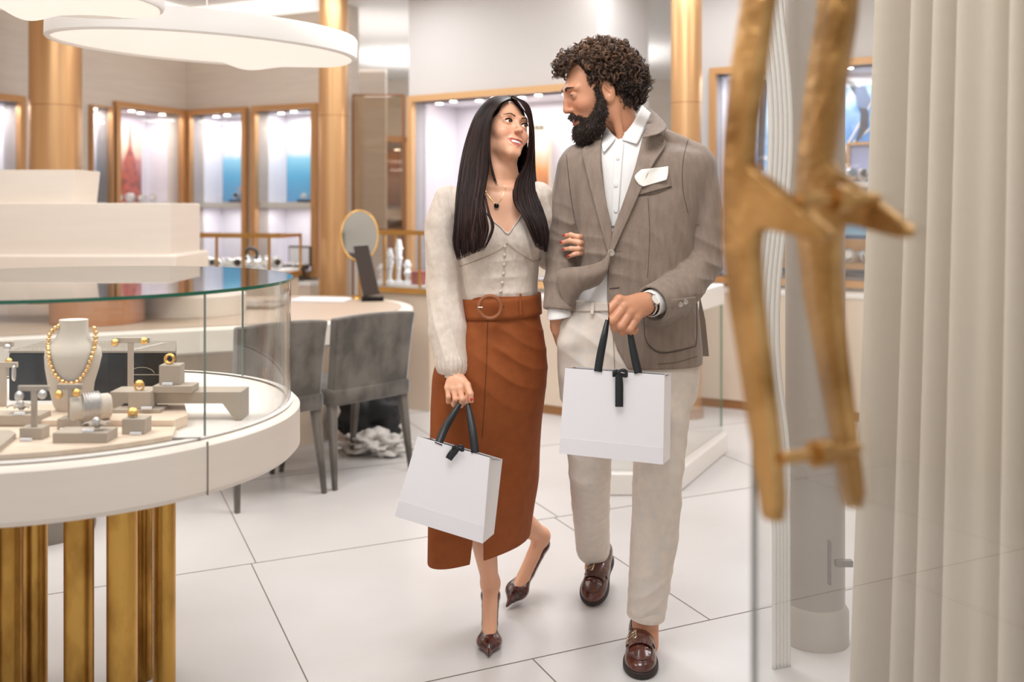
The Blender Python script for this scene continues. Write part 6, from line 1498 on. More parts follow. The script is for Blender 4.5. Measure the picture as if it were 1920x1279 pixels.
def hair_base(p):
    q = ((p-CM)@RM)/SM; d = (hvd(q)+.014+.004*hnoise(q, 70, 5))
    # exclude the face: sagittal-plane outline
    x = q[:, 1]; z = q[:, 2]; dd_ = np.full(len(q), 1e9); ins = np.zeros(len(q), bool)
    for i in range(len(poly)):
        a, b = poly[i-1], poly[i]; e = b-a; wx = x-a[0]; wz = z-a[1]; t = np.clip((wx*e[0]+wz*e[1])/(e@e), 0, 1); dd_ = np.minimum(dd_, np.hypot(wx-e[0]*t, wz-e[1]*t))
        c = ((a[1] > z) != (b[1] > z)); xi = a[0]+(z-a[1])*e[0]/(e[1] if abs(e[1]) > 1e-9 else 1e-9); ins ^= c & (x < xi)
    sd = np.where(ins, -dd_, dd_); return smax(d, sd+.006, .008)*SM
sdf_obj('hair_base', hair_base, (.1, 2.9, 1.6), (.52, 3.28, 1.93), .004, mat('dark_brown_hair', (34, 22, 17), .6, bump=(120, .6)), man, 1)
N = 1500; rr_ = np.random.default_rng(5); u = rr_.normal(size=(N*4, 3)); u /= np.linalg.norm(u, axis=1)[:, None]
cen = np.array([0, .03, .03]); t = np.full(len(u), .02)
for _ in range(24): dq = hvd(cen+u*t[:, None]); t = t-dq*.8
root = cen+u*t[:, None]; ok = inpoly(root[:, 1], root[:, 2]); root = root[ok][:N]; nrm_ = u[ok][:N]; N = len(root)
depth = rr_.uniform(-.024, .001, N); root = root+nrm_*depth[:, None]
K = 20; ns = 7; tt_ = np.linspace(0, 1, K); ax3 = rr_.normal(size=(N, 3)); ax3 = ax3-(ax3*nrm_).sum(1)[:, None]*nrm_*rr_.uniform(.2, 1, N)[:, None]; ax3 += np.array([0, .25, -.7]); ax3 /= np.linalg.norm(ax3, axis=1)[:, None]
b1 = np.cross(ax3, nrm_); b1 /= np.linalg.norm(b1, axis=1)[:, None]+1e-9; b2 = np.cross(ax3, b1)
R0 = rr_.uniform(.0035, .0110, N); turns = rr_.uniform(.8, 1.9, N); Lh = rr_.uniform(.014, .036, N); ph = rr_.uniform(0, 6.28, N); paths = []; lks = []
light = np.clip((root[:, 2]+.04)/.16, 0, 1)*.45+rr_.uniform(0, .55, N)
for k_ in range(ns):
    ang = (ph+rr_.normal(size=N)*.22)[:, None]+2*math.pi*(turns*rr_.uniform(.9, 1.1, N))[:, None]*tt_[None]; RR = (R0*rr_.uniform(.75, 1.2, N))[:, None]*(1-.25*tt_[None]); jit = rr_.normal(size=(N, 3))*.0013
    paths.append((root+jit)[:, None]+ax3[:, None]*((Lh*rr_.uniform(.85, 1.15, N))[:, None]*(tt_[None]-.3))[..., None]+(b1[:, None]*np.cos(ang)[..., None]+b2[:, None]*np.sin(ang)[..., None])*RR[..., None]); lks.append(np.clip(light+rr_.normal(size=N)*.12, 0, 1))
paths = np.concatenate(paths); light = np.concatenate(lks)
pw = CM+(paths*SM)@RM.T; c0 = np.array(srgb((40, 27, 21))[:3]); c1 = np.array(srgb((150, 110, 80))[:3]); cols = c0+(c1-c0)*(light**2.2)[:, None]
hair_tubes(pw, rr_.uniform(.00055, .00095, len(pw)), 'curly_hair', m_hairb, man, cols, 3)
# sideburn, beard and moustache
def beard(p):
    q = ((p-CM)@RM)/SM; x = np.abs(q[:, 0]); qs = q.copy(); qs[:, 0] = x
    d = s_chain(qs, [(.069, -.018, .004), (.070, -.014, -.030), (.064, -.022, -.066), (.042, -.048, -.098), (0, -.066, -.112)], [.0045, .0085, .018, .026, .030], .012)
    d = smin(d, s_chain(qs, [(.030, -.052, -.104), (0, -.062, -.122)], [.024, .026], .01), .02)
    d = smax(d, -s_ell(q, (0, -.094, -.067), (.028, .032, .015)), .005)
    m_ = s_chain(qs, [(0, -.089, -.0535), (.014, -.0865, -.0560), (.027, -.073, -.0655), (.036, -.060, -.084)], [.0050, .0062, .0062, .009], .006); d = smin(d, m_, .006)
    return (d+.0022*hnoise(q, 160, 9))*SM
bo, Vb, Fb = sdf_obj('beard', beard, (.1, 2.9, 1.5), (.45, 3.25, 1.78), .0022, MATS['dark_brown_hair'], man, 1)
idx = rr_.integers(0, len(Fb), 8500); c_ = Vb[Fb[idx]].mean(1); nn = np.cross(Vb[Fb[idx, 2]]-Vb[Fb[idx, 0]], Vb[Fb[idx, 3]]-Vb[Fb[idx, 1]]); nn /= np.linalg.norm(nn, axis=1)[:, None]+1e-9
K = 7; tt_ = np.linspace(0, 1, K); dwn = RM@np.array([0, -.25, -1.]); dr_ = nn*.7+dwn*.9+rr_.normal(size=nn.shape)*.35; dr_ /= np.linalg.norm(dr_, axis=1)[:, None]; Lb = rr_.uniform(.005, .012, len(c_)); cv = rr_.normal(size=nn.shape)*.4
paths = c_[:, None]-dr_[:, None]*.001+dr_[:, None]*(Lb[:, None]*tt_[None])[..., None]+cv[:, None]*(Lb[:, None]*tt_[None]**2)[..., None]*.6
lt = rr_.uniform(0, 1, len(c_))**3; cols = np.array(srgb((26, 19, 16))[:3])+(np.array(srgb((96, 68, 50))[:3])-np.array(srgb((26, 19, 16))[:3]))*lt[:, None]
hair_tubes(paths, .0007, 'beard_hairs', m_hairb, man, cols, 3)
brow_hairs(man, bvh_mh, CM, RM, SM, (72, 52, 42), 200, .0042)
# --- loafers
m_shoe = mat('oxblood_leather', (92, 44, 30), .22, coat=.5, vary=(18, (62, 28, 20), None, .4, .65), bump=(120, .06)); m_sole = mat('dark_sole', (44, 34, 30), .6)
def loafer(toe, heel, up, label_):
    toe = np.array(toe, float); heel = np.array(heel, float); f = (toe-heel); L = np.linalg.norm(f); f /= L; u = np.array(up, float); u -= (u@f)*f; u /= np.linalg.norm(u); x = np.cross(f, u); R = np.stack([x, f, u], 1); k = L/.285
    t0 = bpy.data.objects.new('loafer', None); SC.collection.objects.link(t0); t0.parent = man; t0.location = heel-np.array(man.location); KIDS.setdefault(man.name, []).append(t0)
    def lf(p): return ((p-heel)@R)/k
    def upper(p):
        q = lf(p); d = s_ell(q, (0, .215, .026), (.046, .068, .030)); d = smin(d, s_ell(q, (.0, .135, .040), (.043, .085, .040)), .03); d = smin(d, s_ell(q, (0, .045, .048), (.035, .047, .046)), .03)
        d = smax(d, -(q[:, 2]-.012), .004); d = smax(d, -s_ell(q, (0, .045, .098), (.027, .058, .046)), .006)
        v = s_ell(q, (0, .212, .046), (.034, .052, .02)); d = d+.0018*np.exp(-(v/.0022)**2)*-1
        return d*k
    def sole(p):
        q = lf(p); q2 = q.copy(); q2[:, 2] = 0; d = s_ell(q2, (0, .205, 0), (.052, .078, .05)); d = smin(d, s_ell(q2, (0, .12, 0), (.040, .11, .05)), .03); d = smin(d, s_ell(q2, (0, .045, 0), (.038, .048, .05)), .03)
        d = smax(d, np.abs(q[:, 2]-.009)-.009, .003); hl = smax(s_ell(q2, (0, .045, 0), (.036, .044, .05)), np.abs(q[:, 2]-.006)-.010, .002); return smin(d, hl, .002)*k
    c = (toe+heel)/2; lo = c-np.array([.2, .2, .2]); hi = c+np.array([.2, .2, .2])
    V, F = mesh_sdf(upper, lo, hi, .0028); V = smooth_mesh(V, F, 1); off = np.array(t0.location)+np.array(man.location); link('upper', raw('upper', V-off, F, m_shoe, smooth=True), t0)
    V2, F2 = mesh_sdf(sole, lo, hi, .003); link('sole', raw('sole', V2-off, F2, m_sole, smooth=True), t0)
    bv = bvh_of((V, F))
    def on(x_, y_, lift):
        o = heel+R@(np.array([x_, y_, .2])*k); r = bv.ray_cast(Vector(o), Vector(-u)); 
        return (np.array(r[0]) if r[0] is not None else heel+R@(np.array([x_, y_, .02])*k))+u*lift
    A = np.zeros((21, 7, 3))
    for i in range(21):
        for j in range(7): A[i, j] = on((i/20*2-1)*.043, .150+.030*j/6, .0028)
    def put(mb, nm, mt, **kw):
        V_ = np.array(mb.V)-off; mb.V = [tuple(v) for v in V_]; o = mb.build(nm, mt, t0, world=False, **kw); return o
    put(MB().grid(A), 'strap', m_shoe, smooth=70, solid=.003)
    mb = MB()
    A = np.zeros((31, 8, 3))
    for i in range(31):
        for j in range(8): A[i, j] = on((i/30*2-1)*.034, .180+(.026+.004*(i % 3 == 0))*j/7, .0045+.0018*(i % 2))
    put(MB().grid(A), 'fringe', m_shoe, smooth=30, solid=.002)
    bx = .026; q = [on(bx+a*.013, .166+b*.017, .0065) for a, b in ((-1, -1), (1, -1), (1, 1), (-1, 1), (-1, -1))]
    put(MB().tube(q, .0026, 8), 'buckle', mat('pale_gold', (216, 200, 168), .2, 1.0), smooth=60); put(MB().tube([on(bx-.012, .166, .008), on(bx+.012, .166, .007)], .0012, 6), 'buckle_pin', MATS['pale_gold'], smooth=60)
    n_ = 46; st = [on(.034*math.cos(a), .212+.054*math.sin(a), .001) for a in np.linspace(-.25, math.pi+.25, n_)]; put(MB().tube(st, .0018, 6), 'apron_seam', mat('dark_leather', (54, 26, 18), .4), smooth=60)
    return t0
loafer((.368, 2.845, .004), (.402, 3.125, .004), (0, 0, 1), 'front')
loafer((.262, 3.36, .004), (.338, 3.60, .095), (.0, -.35, 1), 'rear')
# --- his shopping bag
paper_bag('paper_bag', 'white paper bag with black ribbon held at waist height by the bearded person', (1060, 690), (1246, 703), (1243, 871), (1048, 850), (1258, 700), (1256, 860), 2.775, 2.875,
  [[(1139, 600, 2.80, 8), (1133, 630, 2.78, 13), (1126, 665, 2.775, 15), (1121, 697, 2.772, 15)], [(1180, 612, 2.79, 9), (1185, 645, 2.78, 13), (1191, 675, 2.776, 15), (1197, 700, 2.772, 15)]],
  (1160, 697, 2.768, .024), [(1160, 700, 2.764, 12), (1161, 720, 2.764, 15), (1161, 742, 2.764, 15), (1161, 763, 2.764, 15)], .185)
# ------------------------------------------------------------ the woman
YW_ = 3.12
wom = thing('person', 'long dark-haired person in a cream blouse and brown belted skirt, smiling up at the other', 'person', (-.06, 3.12, 0))
fW = np.array([.56, -.77, .26]); RW = frame_from(fW, math.radians(13)); SW = .93
EW = P(968.5, 232, 3.045); CW = EW-RW@np.array([0, -.082, 0])*SW
whand = [
 ([(873, 722, 2.965), (879, 741, 2.950), (875, 755, 2.955), (866, 757, 2.975)], .0092, .0072),
 ([(862, 728, 2.960), (867, 748, 2.945), (864, 760, 2.955), (857, 758, 2.975)], .0094, .0074),
 ([(850, 729, 2.962), (854, 748, 2.950), (852, 759, 2.962), (848, 754, 2.98)], .0090, .0072),
 ([(839, 727, 2.970), (841, 744, 2.960), (841, 753, 2.970), (840, 748, 2.985)], .0080, .0065)]
def w_hand(p):
    d = s_chain(p, [P(850, 670, 3.03), P(852, 700, 3.0), P(854, 712, 2.99)], [.025, .0215, .024], .015)
    d = smin(d, s_ell(p, P(856, 722, 2.977), (.033, .017, .028)), .014)
    for pts, r0, r1 in whand:
        q = [P(*a) for a in pts]; d = smin(d, s_cap(p, P(855, 708, 2.985), q[0], .010, r0+.001), .010); d = smin(d, finger(p, q, r0, r1), .004)
    th = [P(864, 708, 2.985), P(876, 722, 2.955), P(882, 738, 2.935), P(884, 752, 2.935)]; return smin(d, s_chain(p, th, [.012, .0105, .0088, .0065], .005), .006)
whand2 = [([(1084, 444, 3.012), (1070, 440, 3.015), (1059, 442, 3.03)], .0078, .0062), ([(1086, 455, 3.010), (1068, 451, 3.012), (1053, 455, 3.03)], .0080, .0062), ([(1085, 466, 3.012), (1070, 466, 3.014), (1058, 467, 3.03)], .0078, .0062), ([(1084, 475, 3.015), (1076, 477, 3.015), (1067, 481, 3.025)], .0074, .0062)]
def w_hand2(p):
    d = s_ell(p, P(1098, 460, 3.06), (.022, .022, .030))
    for pts, r0, r1 in whand2: d = smin(d, finger(p, [P(1096, pts[0][1], 3.04)]+[P(*a) for a in pts], r0+.001, r1), .004)
    return d
torso_w = Stack(rows([(338, 905, 975, .055, .02), (352, 868, 1000, .075, .01), (375, 855, 1008, .09), (430, 862, 1008, .10), (480, 868, 1002, .098), (540, 872, 1002, .085), (600, 860, 1012, .095), (690, 820, 1024, .12)], YW_), 2.3)
def w_head(p):
    q = ((p-CW)@RW)/SW; d = head_sdf(q, False, 1.25)*SW
    d = smin(d, s_chain(p, [CW+RW@np.array([0, .03, -.055])*SW, P(940, 318, 3.10), P(936, 355, 3.12)], [.050, .0475, .060], .02), .02)
    return d
def w_upper(p):
    d = w_head(p); d = smin(d, torso_w(p), .045)
    for a, b in (((930, 352, 3.05), (876, 350, 3.06)), ((950, 352, 3.05), (984, 354, 3.07))): d = smin(d, s_cap(p, P(*a), P(*b), .007, .008), .014)
    d = smin(d, s_cap(p, CW+RW@np.array([-.052, .01, -.05])*SW, P(936, 350, 3.052), .010, .009), .018)
    for c in ((905, 445), (980, 445)): d = smin(d, s_ell(p, P(*c, 3.06), (.058, .050, .058)), .04)
    return d
def footR(o, f, u):
    f = np.array(f, float); f /= np.linalg.norm(f); u = np.array(u, float); u -= (u@f)*f; u /= np.linalg.norm(u); return np.stack([np.cross(f, u), f, u], 1), np.array(o, float)
FR_ = footR((-.070, 3.228, 0), (0.0, -1, 0), (0, 0, 1))
toeB = P(950, 1140, 3.352); heelB = np.array([.088, 3.545, .075]); fb = toeB-heelB; BR_ = footR(toeB-fb/np.linalg.norm(fb)*.238, fb, (.15, -.35, 1))
anF = FR_[1]+FR_[0]@np.array([0, .008, .138]); anB = BR_[1]+BR_[0]@np.array([0, .008, .138]); print('AN', [((a[0]/a[1]*FPX+960), HZ+(CAMZ-a[2])/a[1]*FPX, a[1]) for a in (anF, anB)])
fF0 = np.array([-.069, 3.225, 0.]); 
def w_low(p):
    d = w_upper(p)
    d = smin(d, s_chain(p, [P(845, 378, 3.12), P(838, 540, 3.13), P(850, 670, 3.03)], [.042, .034, .024], .02), .03)
    d = smin(d, s_chain(p, [P(1010, 378, 3.12), P(1028, 480, 3.18), P(1098, 462, 3.08)], [.038, .030, .022], .02), .03)
    d = smin(d, s_chain(p, [P(870, 690, 3.12), P(892, 880, 3.06), P(905, 1000, 3.16), tuple(anF)], [.085, .052, .044, .029], .03), .03)
    d = smin(d, s_chain(p, [P(965, 690, 3.14), P(970, 880, 3.16), P(980, 980, 3.36), tuple(anB)], [.085, .052, .044, .029], .03), .03)
    return d
def w_feet(p):
    d = None
    for (R, o), an, kn in ((FR_, anF, P(905, 1000, 3.14)), (BR_, anB, P(980, 980, 3.40))):
        def g(x, y, z): return o+R@np.array([x, y, z])
        e = s_chain(p, [g(0, .165, .024), g(0, .12, .045), g(0, .06, .088), tuple(an)], [.022, .0225, .0235, .0255], .01); e = smin(e, s_chain(p, [tuple(an), g(0, -.005, .095)], [.026, .024], .02), .015)
        e = smin(e, s_cap(p, tuple(an), tuple(kn), .0265, .043), .02)
        d = e if d is None else np.minimum(d, e)
    return d
tor_b0 = Stack(rows([(338, 885, 990, .060, .02), (350, 856, 1006, .080, .01), (375, 848, 1013, .098), (430, 858, 1012, .112), (480, 862, 1012, .106), (520, 866, 1009, .098), (556, 868, 1008, .096), (575, 868, 1008, .096)], YW_), 2.3)
slL0 = [P(838, 366, 3.12), P(829, 420, 3.12), P(833, 530, 3.12), P(840, 620, 3.06), P(848, 682, 3.01), P(851, 700, 3.00)]
cutW0 = prism_sdf([(862, 300), (893, 352), (905, 385), (922, 410), (938, 424), (952, 437), (963, 424), (974, 408), (984, 385), (992, 350), (1010, 300)], 3.0)
def w_legs(p):
    d = s_chain(p, [P(885, 740, 3.15), P(893, 880, 3.11), P(905, 1000, 3.14), tuple(anF)], [.06, .052, .043, .0265], .03)
    return np.minimum(d, s_chain(p, [P(955, 740, 3.18), P(965, 880, 3.24), P(980, 980, 3.40), tuple(anB)], [.06, .052, .043, .0265], .03))
skw = skin_col((236, 178, 144), CW, RW, SW, False, (190, 84, 76), (58, 38, 32))
Vs, Fs, n0 = [], [], 0
for f_, lo, hi, h in ((w_upper, (-.19, 2.94, 1.265), (.13, 3.28, 1.76), .0014), (w_hand, (-.26, 2.86, .70), (-.08, 3.08, .90), .0015), (w_hand2, (.12, 2.96, 1.17), (.28, 3.12, 1.31), .0016),
                      (w_feet, (-.2, 2.9, .0), (.17, 3.62, .42), .0025), (w_legs, (-.2, 2.9, .40), (.17, 3.62, .72), .006), (w_low, (-.32, 2.9, .3), (.35, 3.5, 1.27), .007)):
    V, F = mesh_sdf(f_, lo, hi, h)
    c = V[F].mean(1)
    if f_ is w_low:
        cov = np.minimum(np.minimum(tor_b0(c), s_chain(c, slL0, [.04, .046, .05, .05, .038, .026])), s_chain(c, [P(1008, 372, 3.12), P(1028, 482, 3.18), P(1098, 462, 3.1)], [.045, .04, .03])); F = F[(w_hand(c) > .004) & (w_hand2(c) > .004) & (cov < -.004) & (c[:, 2] > 1.0)]
    if f_ is w_upper: F = F[(c[:, 2] > 1.42) | (cutW0(c) < .012) | (tor_b0(c) < -.010)]
    V = smooth_mesh(V, F, 1); Vs.append(V); Fs.append(F+n0); n0 += len(V)
Vw = np.concatenate(Vs); Fw = np.concatenate(Fs); me = raw('body', Vw-np.array(wom.location), Fw, m_skin_w, smooth=True); vcolor(me, skw(Vw)); link('body', me, wom)
eye_and_teeth('w', wom, CW, RW, SW, np.array([.80, -.52, .28]), (60, 40, 30), False)
# nails
for (px, py, Y, r) in ((884, 749, 2.928, (.0045, .003, .006)), (1059, 441, 3.024, (.007, .003, .0045)), (1053, 454, 3.024, (.007, .003, .0045)), (1067, 480, 3.019, (.007, .003, .0045)), (1057, 467, 3.024, (.0055, .003, .0035))):
    p = P(px, py, Y); MB().sphere((0, 0, 0), 1, 12, r).build('fingernail', mat('red_nail', (196, 28, 30), .12, coat=.8), wom, world=False, smooth=70).location = p-np.array(wom.location)
# --- blouse
m_blouse = mat('cream_blouse', (222, 207, 193), .72, bump=(420, .1), wave=(16, .55, (1.2, 1, .7)), sheen=.2, vary=(50, (212, 196, 181), None, .35, .65))
tor_b = Stack(rows([(338, 885, 990, .060, .02), (350, 856, 1006, .080, .01), (375, 848, 1013, .098), (430, 858, 1012, .112), (480, 862, 1012, .106), (520, 866, 1009, .098), (556, 868, 1008, .096), (575, 868, 1008, .096)], YW_), 2.3)
cutW = prism_sdf([(862, 300), (893, 352), (905, 385), (922, 410), (938, 424), (952, 437), (963, 424), (974, 408), (984, 385), (992, 350), (1010, 300)], 3.0)
slL = [P(840, 374, 3.12), P(829, 420, 3.12), P(833, 530, 3.12), P(840, 620, 3.06), P(848, 682, 3.01), P(851, 700, 3.00)]
slR = [P(1008, 372, 3.12), P(1015, 405, 3.13), P(1018, 450, 3.15), P(1030, 482, 3.18), P(1060, 478, 3.19), P(1085, 465, 3.17)]
def bl(p):
    d = tor_b(p)
    for c in ((907, 446), (981, 447)): d = smin(d, s_ell(p, P(*c, 3.055), (.062, .058, .056)), .035)
    d = d+creases(p, P(905, 470, 3.0), .075, (1, 0, -.3), 130, .0028, 31)+creases(p, P(990, 470, 3.0), .075, (1, 0, .3), 130, .0028, 32)+creases(p, P(940, 535, 3.02), .10, (.15, 0, 1), 70, .003, 33)+.001*hnoise(p, 30, 12)
    d = smax(d, -smax(cutW(p), p[:, 1]-3.10, .002), .003); d = smax(d, -smax(d+.014, cutW(p)-.004, .003), .002) if False else d
    inn = tor_b(p)+.014; inn = smin(inn, s_ell(p, P(907, 446, 3.055), (.050, .046, .046)), .03); inn = smin(inn, s_ell(p, P(981, 447, 3.055), (.050, .046, .046)), .03)
    d = smax(d, -smax(inn, 1.28-p[:, 2], .01), .003)   # hollow at the neckline
    a = s_chain(p, slL, [.042, .051, .056, .056, .044, .026], .03)
    ga = np.exp(-((p[:, 2]-slL[5][2])/.05)**2); th = np.arctan2(p[:, 1]-3.0, p[:, 0]-slL[5][0]); a = a+.003*ga*np.sin(th*16)+creases(p, P(838, 640, 3.0), .11, (1, 0, .25), 75, .005, 34)+creases(p, P(835, 480, 3.05), .16, (1, 0, .4), 45, .004, 35)+creases(p, P(845, 372, 3.06), .05, (1, 0, .3), 150, .003, 36)
    a = smax(a, (slL[5][2]-.004)-p[:, 2], .003)
    b = s_chain(p, slR, [.050, .058, .050, .040, .034, .028], .03)+creases(p, P(1030, 400, 3.06), .08, (1, 0, .2), 110, .0035, 37)
    return smin(smin(d, a, .012), b, .014)
bo_, Vbl, Fbl = sdf_obj('blouse', bl, (-.32, 2.9, .80), (.26, 3.30, 1.46), .003, m_blouse, wom, 1)
q = slL[5]; MB().tube([q+np.array([0, 0, .012]), q+np.array([0, 0, .010]), q+np.array([.001, 0, -.010]), q+np.array([.001, 0, -.012])], [.025, .029, .029, .025], 32, cap=False).build('sleeve_cuff', m_blouse, wom, smooth=50)
bv_b = bvh_of((Vbl, Fbl)); m_seamc = mat('seam_cream', (176, 156, 138), .8)
for pts in ([(861, 500), (885, 492), (915, 480), (940, 466), (951, 456)], [(951, 456), (965, 468), (985, 482), (1000, 490), (1014, 486)]):
    thread('bust_seam', pts, bv_b, .0013, .001, m_seamc, wom, 30)
thread('neckline_edge', [(893, 352), (905, 385), (922, 411), (938, 425), (952, 438), (963, 425), (974, 409), (984, 386), (992, 352)], bv_b, .0022, .003, m_blouse, wom, 60)
for px, py in ((947, 462), (946, 478), (945, 496), (944, 513), (942, 530), (939, 546)):
    p, n = hit(bv_b, px, py, 3.0); o = MB().sphere((0, 0, 0), .0052, 12, (1, .8, 1)).build('covered_button', m_blouse, wom, world=False, smooth=70); o.location = p+np.array([0, -.004, 0])-np.array(wom.location)
# --- skirt
m_skirt = mat('caramel_cloth', (152, 82, 40), .75, bump=(360, .10), wave=(5, .22, (1, 1, .5)), vary=(30, (141, 74, 35), None, .3, .7), spec=.25)
skt = Stack([(z, cx_, cy_, rx, ry) for (z, cx_, cy_, rx, ry) in rows([(548, 869, 1009, .098), (575, 868, 1010, .100), (600, 862, 1014, .106), (640, 838, 1022, .118), (690, 815, 1027, .130), (740, 810, 1024, .132), (800, 808, 1018, .13), (860, 807, 1015, .128), (920, 806, 1013, .128), (980, 806, 1004, .13), (1040, 806, 996, .135), (1100, 806, 992, .135)], YW_)], 2.25)
HEMZ = .272
slit = prism_sdf([(904, 885), (906, 885), (906, 1000), (906, 1120), (874, 1120), (892, 970)], 3.0)
def sheared(p):
    k = np.clip((1.02-p[:, 2])/.75, 0, 1)**1.3; q = p.copy(); q[:, 1] = p[:, 1]-k*.85*(p[:, 0]+.095)-k*.05; return q
def sk(p):
    q = sheared(p); d = skt(q, False)*.78; d = d+creases(p, P(985, 690, 3.0), .14, (.5, 0, 1), 45, .004, 41)+creases(p, P(960, 880, 3.05), .25, (1, 0, -.12), 28, .004, 42)+creases(p, P(950, 625, 3.0), .08, (.1, 0, 1), 60, .002, 43)
    d0 = d; d = smax(d, np.maximum(HEMZ-p[:, 2], p[:, 2]-(CAMZ-(550-HZ)/FPX*YW_)), .003)
    d = smax(d, -smax(d0+.007, p[:, 2]-.85, .004), .002); return smax(d, -smax(slit(p), p[:, 1]-3.16, .002), .002)
so_, Vsk, Fsk = sdf_obj('skirt', sk, (-.32, 2.85, .25), (.17, 3.56, 1.12), .0033, m_skirt, wom, 1)
bv_sk = bvh_of((Vsk, Fsk))
thread('front_seam', [(914, 602), (912, 680), (908, 760), (904, 820)], bv_sk, .0011, .0008, mat('dark_caramel', (98, 54, 28), .8), wom)
# belt and round buckle
bel = []; 
bs = Stack(rows([(551, 867, 1011, .101), (590, 866, 1013, .104)], YW_), 2.25)
A = np.zeros((73, 6, 3))
for i in range(73):
    a = 2*math.pi*i/72
    for j in range(6):
        z = CAMZ-((554+38*j/5)+5*math.cos(a-.1)*-1-HZ)/FPX*YW_; cx_, cy_, rx, ry = [float(v) for v in bs.at(np.array([z]))]; e = 2/2.25
        A[i, j] = (cx_+(rx+.004)*math.copysign(abs(math.cos(a))**e, math.cos(a)), cy_+(ry+.004)*math.copysign(abs(math.sin(a))**e, math.sin(a)), z)
MB().grid(A).build('belt', m_skirt, wom, smooth=70, solid=.004)
bk = P(919, 576, 2.985); MB().tube([bk+np.array([.0335*math.cos(a), .006*math.cos(a)*-0, .0335*math.sin(a)]) for a in np.linspace(0, 2*math.pi, 40)], .0058, 10, cap=False).build('belt_buckle', mat('wrapped_buckle', (150, 88, 52), .5), wom, smooth=70)
MB().tube([bk+np.array([-.036, -.006, 0]), bk+np.array([-.022, -.007, 0])], .0018, 8).build('buckle_prong', m_silver, wom, smooth=60)
for px in (958, 975): p = P(px, 572, 3.0); 
MB().box(P(976, 571, 3.008), (.007, .006, .066), 0, bev=.002).build('belt_loop', m_skirt, wom)
for px in (895, 944): MB().lathe([(0, -.001), (.002, -.001), (.0032, 0)], P(px, 575, 3.012), 12, axis='y').build('eyelet', MATS['dark_caramel'], wom)
# --- pendant necklace
chain = []
pc = bvh_of((Vs[0], Fs[0]))
for q in spline(np.array([(908, 352), (914, 364), (923, 376), (931, 384), (938, 376), (944, 364), (948, 352)], float), 40):
    p, n = hit(pc, q[0], q[1], 3.03); chain.append(p+np.array([0, -.002, 0]))
MB().tube(chain, .0008, 5).build('necklace_chain', m_gold, wom, smooth=60)
p, n = hit(pc, 931, 386, 3.03); MB().sphere(p+np.array([0, -.006, 0]), .0062, 12, (1, .7, 1.1)).build('necklace_stone', m_black, wom, smooth=50); MB().tube([p+np.array([.0072*math.cos(a), -.005, .0078*math.sin(a)]) for a in np.linspace(0, 6.283, 20)], .0011, 6, cap=False).build('stone_setting', m_silver, wom, smooth=60)
# --- hair
m_hairw = mat('dark_hair', (40, 26, 24), .42, vcol=True, spec=.28)
rw = np.random.default_rng(11)
def cap_w(p):
    q = ((p-CW)@RW)/SW; d = s_ell(q, (0, .020, .036), (.081, .097, .088))-.002; d = smin(d, s_ell(q, (0, .045, -.02), (.072, .065, .085)), .03)
    # open the face: a forward-looking cone
    face = s_ell(q, (0, -.100, -.006), (.0655, .086, .122)); return smax(d, -face, .006)*SW
sdf_obj('hair_cap', cap_w, (-.2, 2.95, 1.40), (.14, 3.30, 1.76), .0028, mat('dark_hair_base', (24, 15, 14), .6, spec=.15), wom, 1)
def guide_strands(inner, outer, n, depth, K=46, clump=9, tipj=8, seed=1, wisp=.0, tb=(0, 1)):
    r = np.random.default_rng(seed); I = spline(np.array(inner, float), K); O = spline(np.array(outer, float), K); out = []
    nc = n//clump+1; cc = r.uniform(*tb, nc)
    for i in range(n):
        c = cc[i % nc]; a0 = np.clip(c+r.normal()*.06, -.02, 1.02); a1 = np.clip(c+r.normal()*.035, -.03, 1.05); t = np.linspace(0, 1, K); a = a0+(a1-a0)*t
        L = I+(O-I)*a[:, None]; L[:, 2] += r.uniform(-1, 1)*depth*(.35+.65*np.sin(np.pi*np.clip(t*1.1, 0, 1)))
        cut = int(K*(1-min(.45, abs(r.normal())*.12))); s = np.linspace(0, max(cut, K//2)-1, K); L = np.stack([np.interp(s, np.arange(K), L[:, j]) for j in range(3)], 1)
        fr = r.uniform(.6, 1.6); L[:, 0] += np.sin(t*6*fr+r.uniform(0, 6))*tipj*t**1.5*.25+r.normal()*wisp*t
        out.append(np.array([P(*l) for l in L]))
    return out
inL = [(958, 184, 3.075), (935, 197, 3.035), (921, 226, 3.02), (917, 270, 3.015), (914, 320, 3.01), (905, 372, 2.985), (903, 410, 2.96), (907, 440, 2.955), (900, 474, 2.955)]
ouL = [(950, 181, 3.12), (915, 190, 3.13), (889, 226, 3.13), (872, 280, 3.12), (862, 330, 3.08), (857, 380, 3.03), (853, 425, 3.0), (852, 460, 2.99), (860, 492, 2.985)]
inR = [(961, 184, 3.075), (976, 192, 3.05), (988, 214, 3.055), (993, 250, 3.09), (986, 305, 3.11), (966, 345, 3.06), (966, 380, 3.0), (985, 415, 2.965), (1008, 470, 2.96)]
ouR = [(958, 181, 3.12), (988, 200, 3.14), (998, 235, 3.15), (1000, 280, 3.14), (1000, 320, 3.12), (1004, 360, 3.08), (1018, 400, 3.02), (1028, 436, 2.995), (1023, 478, 2.985)]
S = guide_strands(inL, ouL, 1900, .016, seed=3, tb=(0, 1))+guide_strands(inR, ouR, 1300, .014, seed=4)
S += guide_strands([(950, 183, 3.12), (930, 200, 3.18), (915, 240, 3.20), (905, 300, 3.20), (900, 350, 3.19), (900, 400, 3.18), (900, 430, 3.18)], [(962, 183, 3.12), (975, 200, 3.18), (985, 240, 3.21), (985, 300, 3.2), (980, 350, 3.19), (980, 400, 3.18), (980, 430, 3.18)], 700, .01, seed=6)
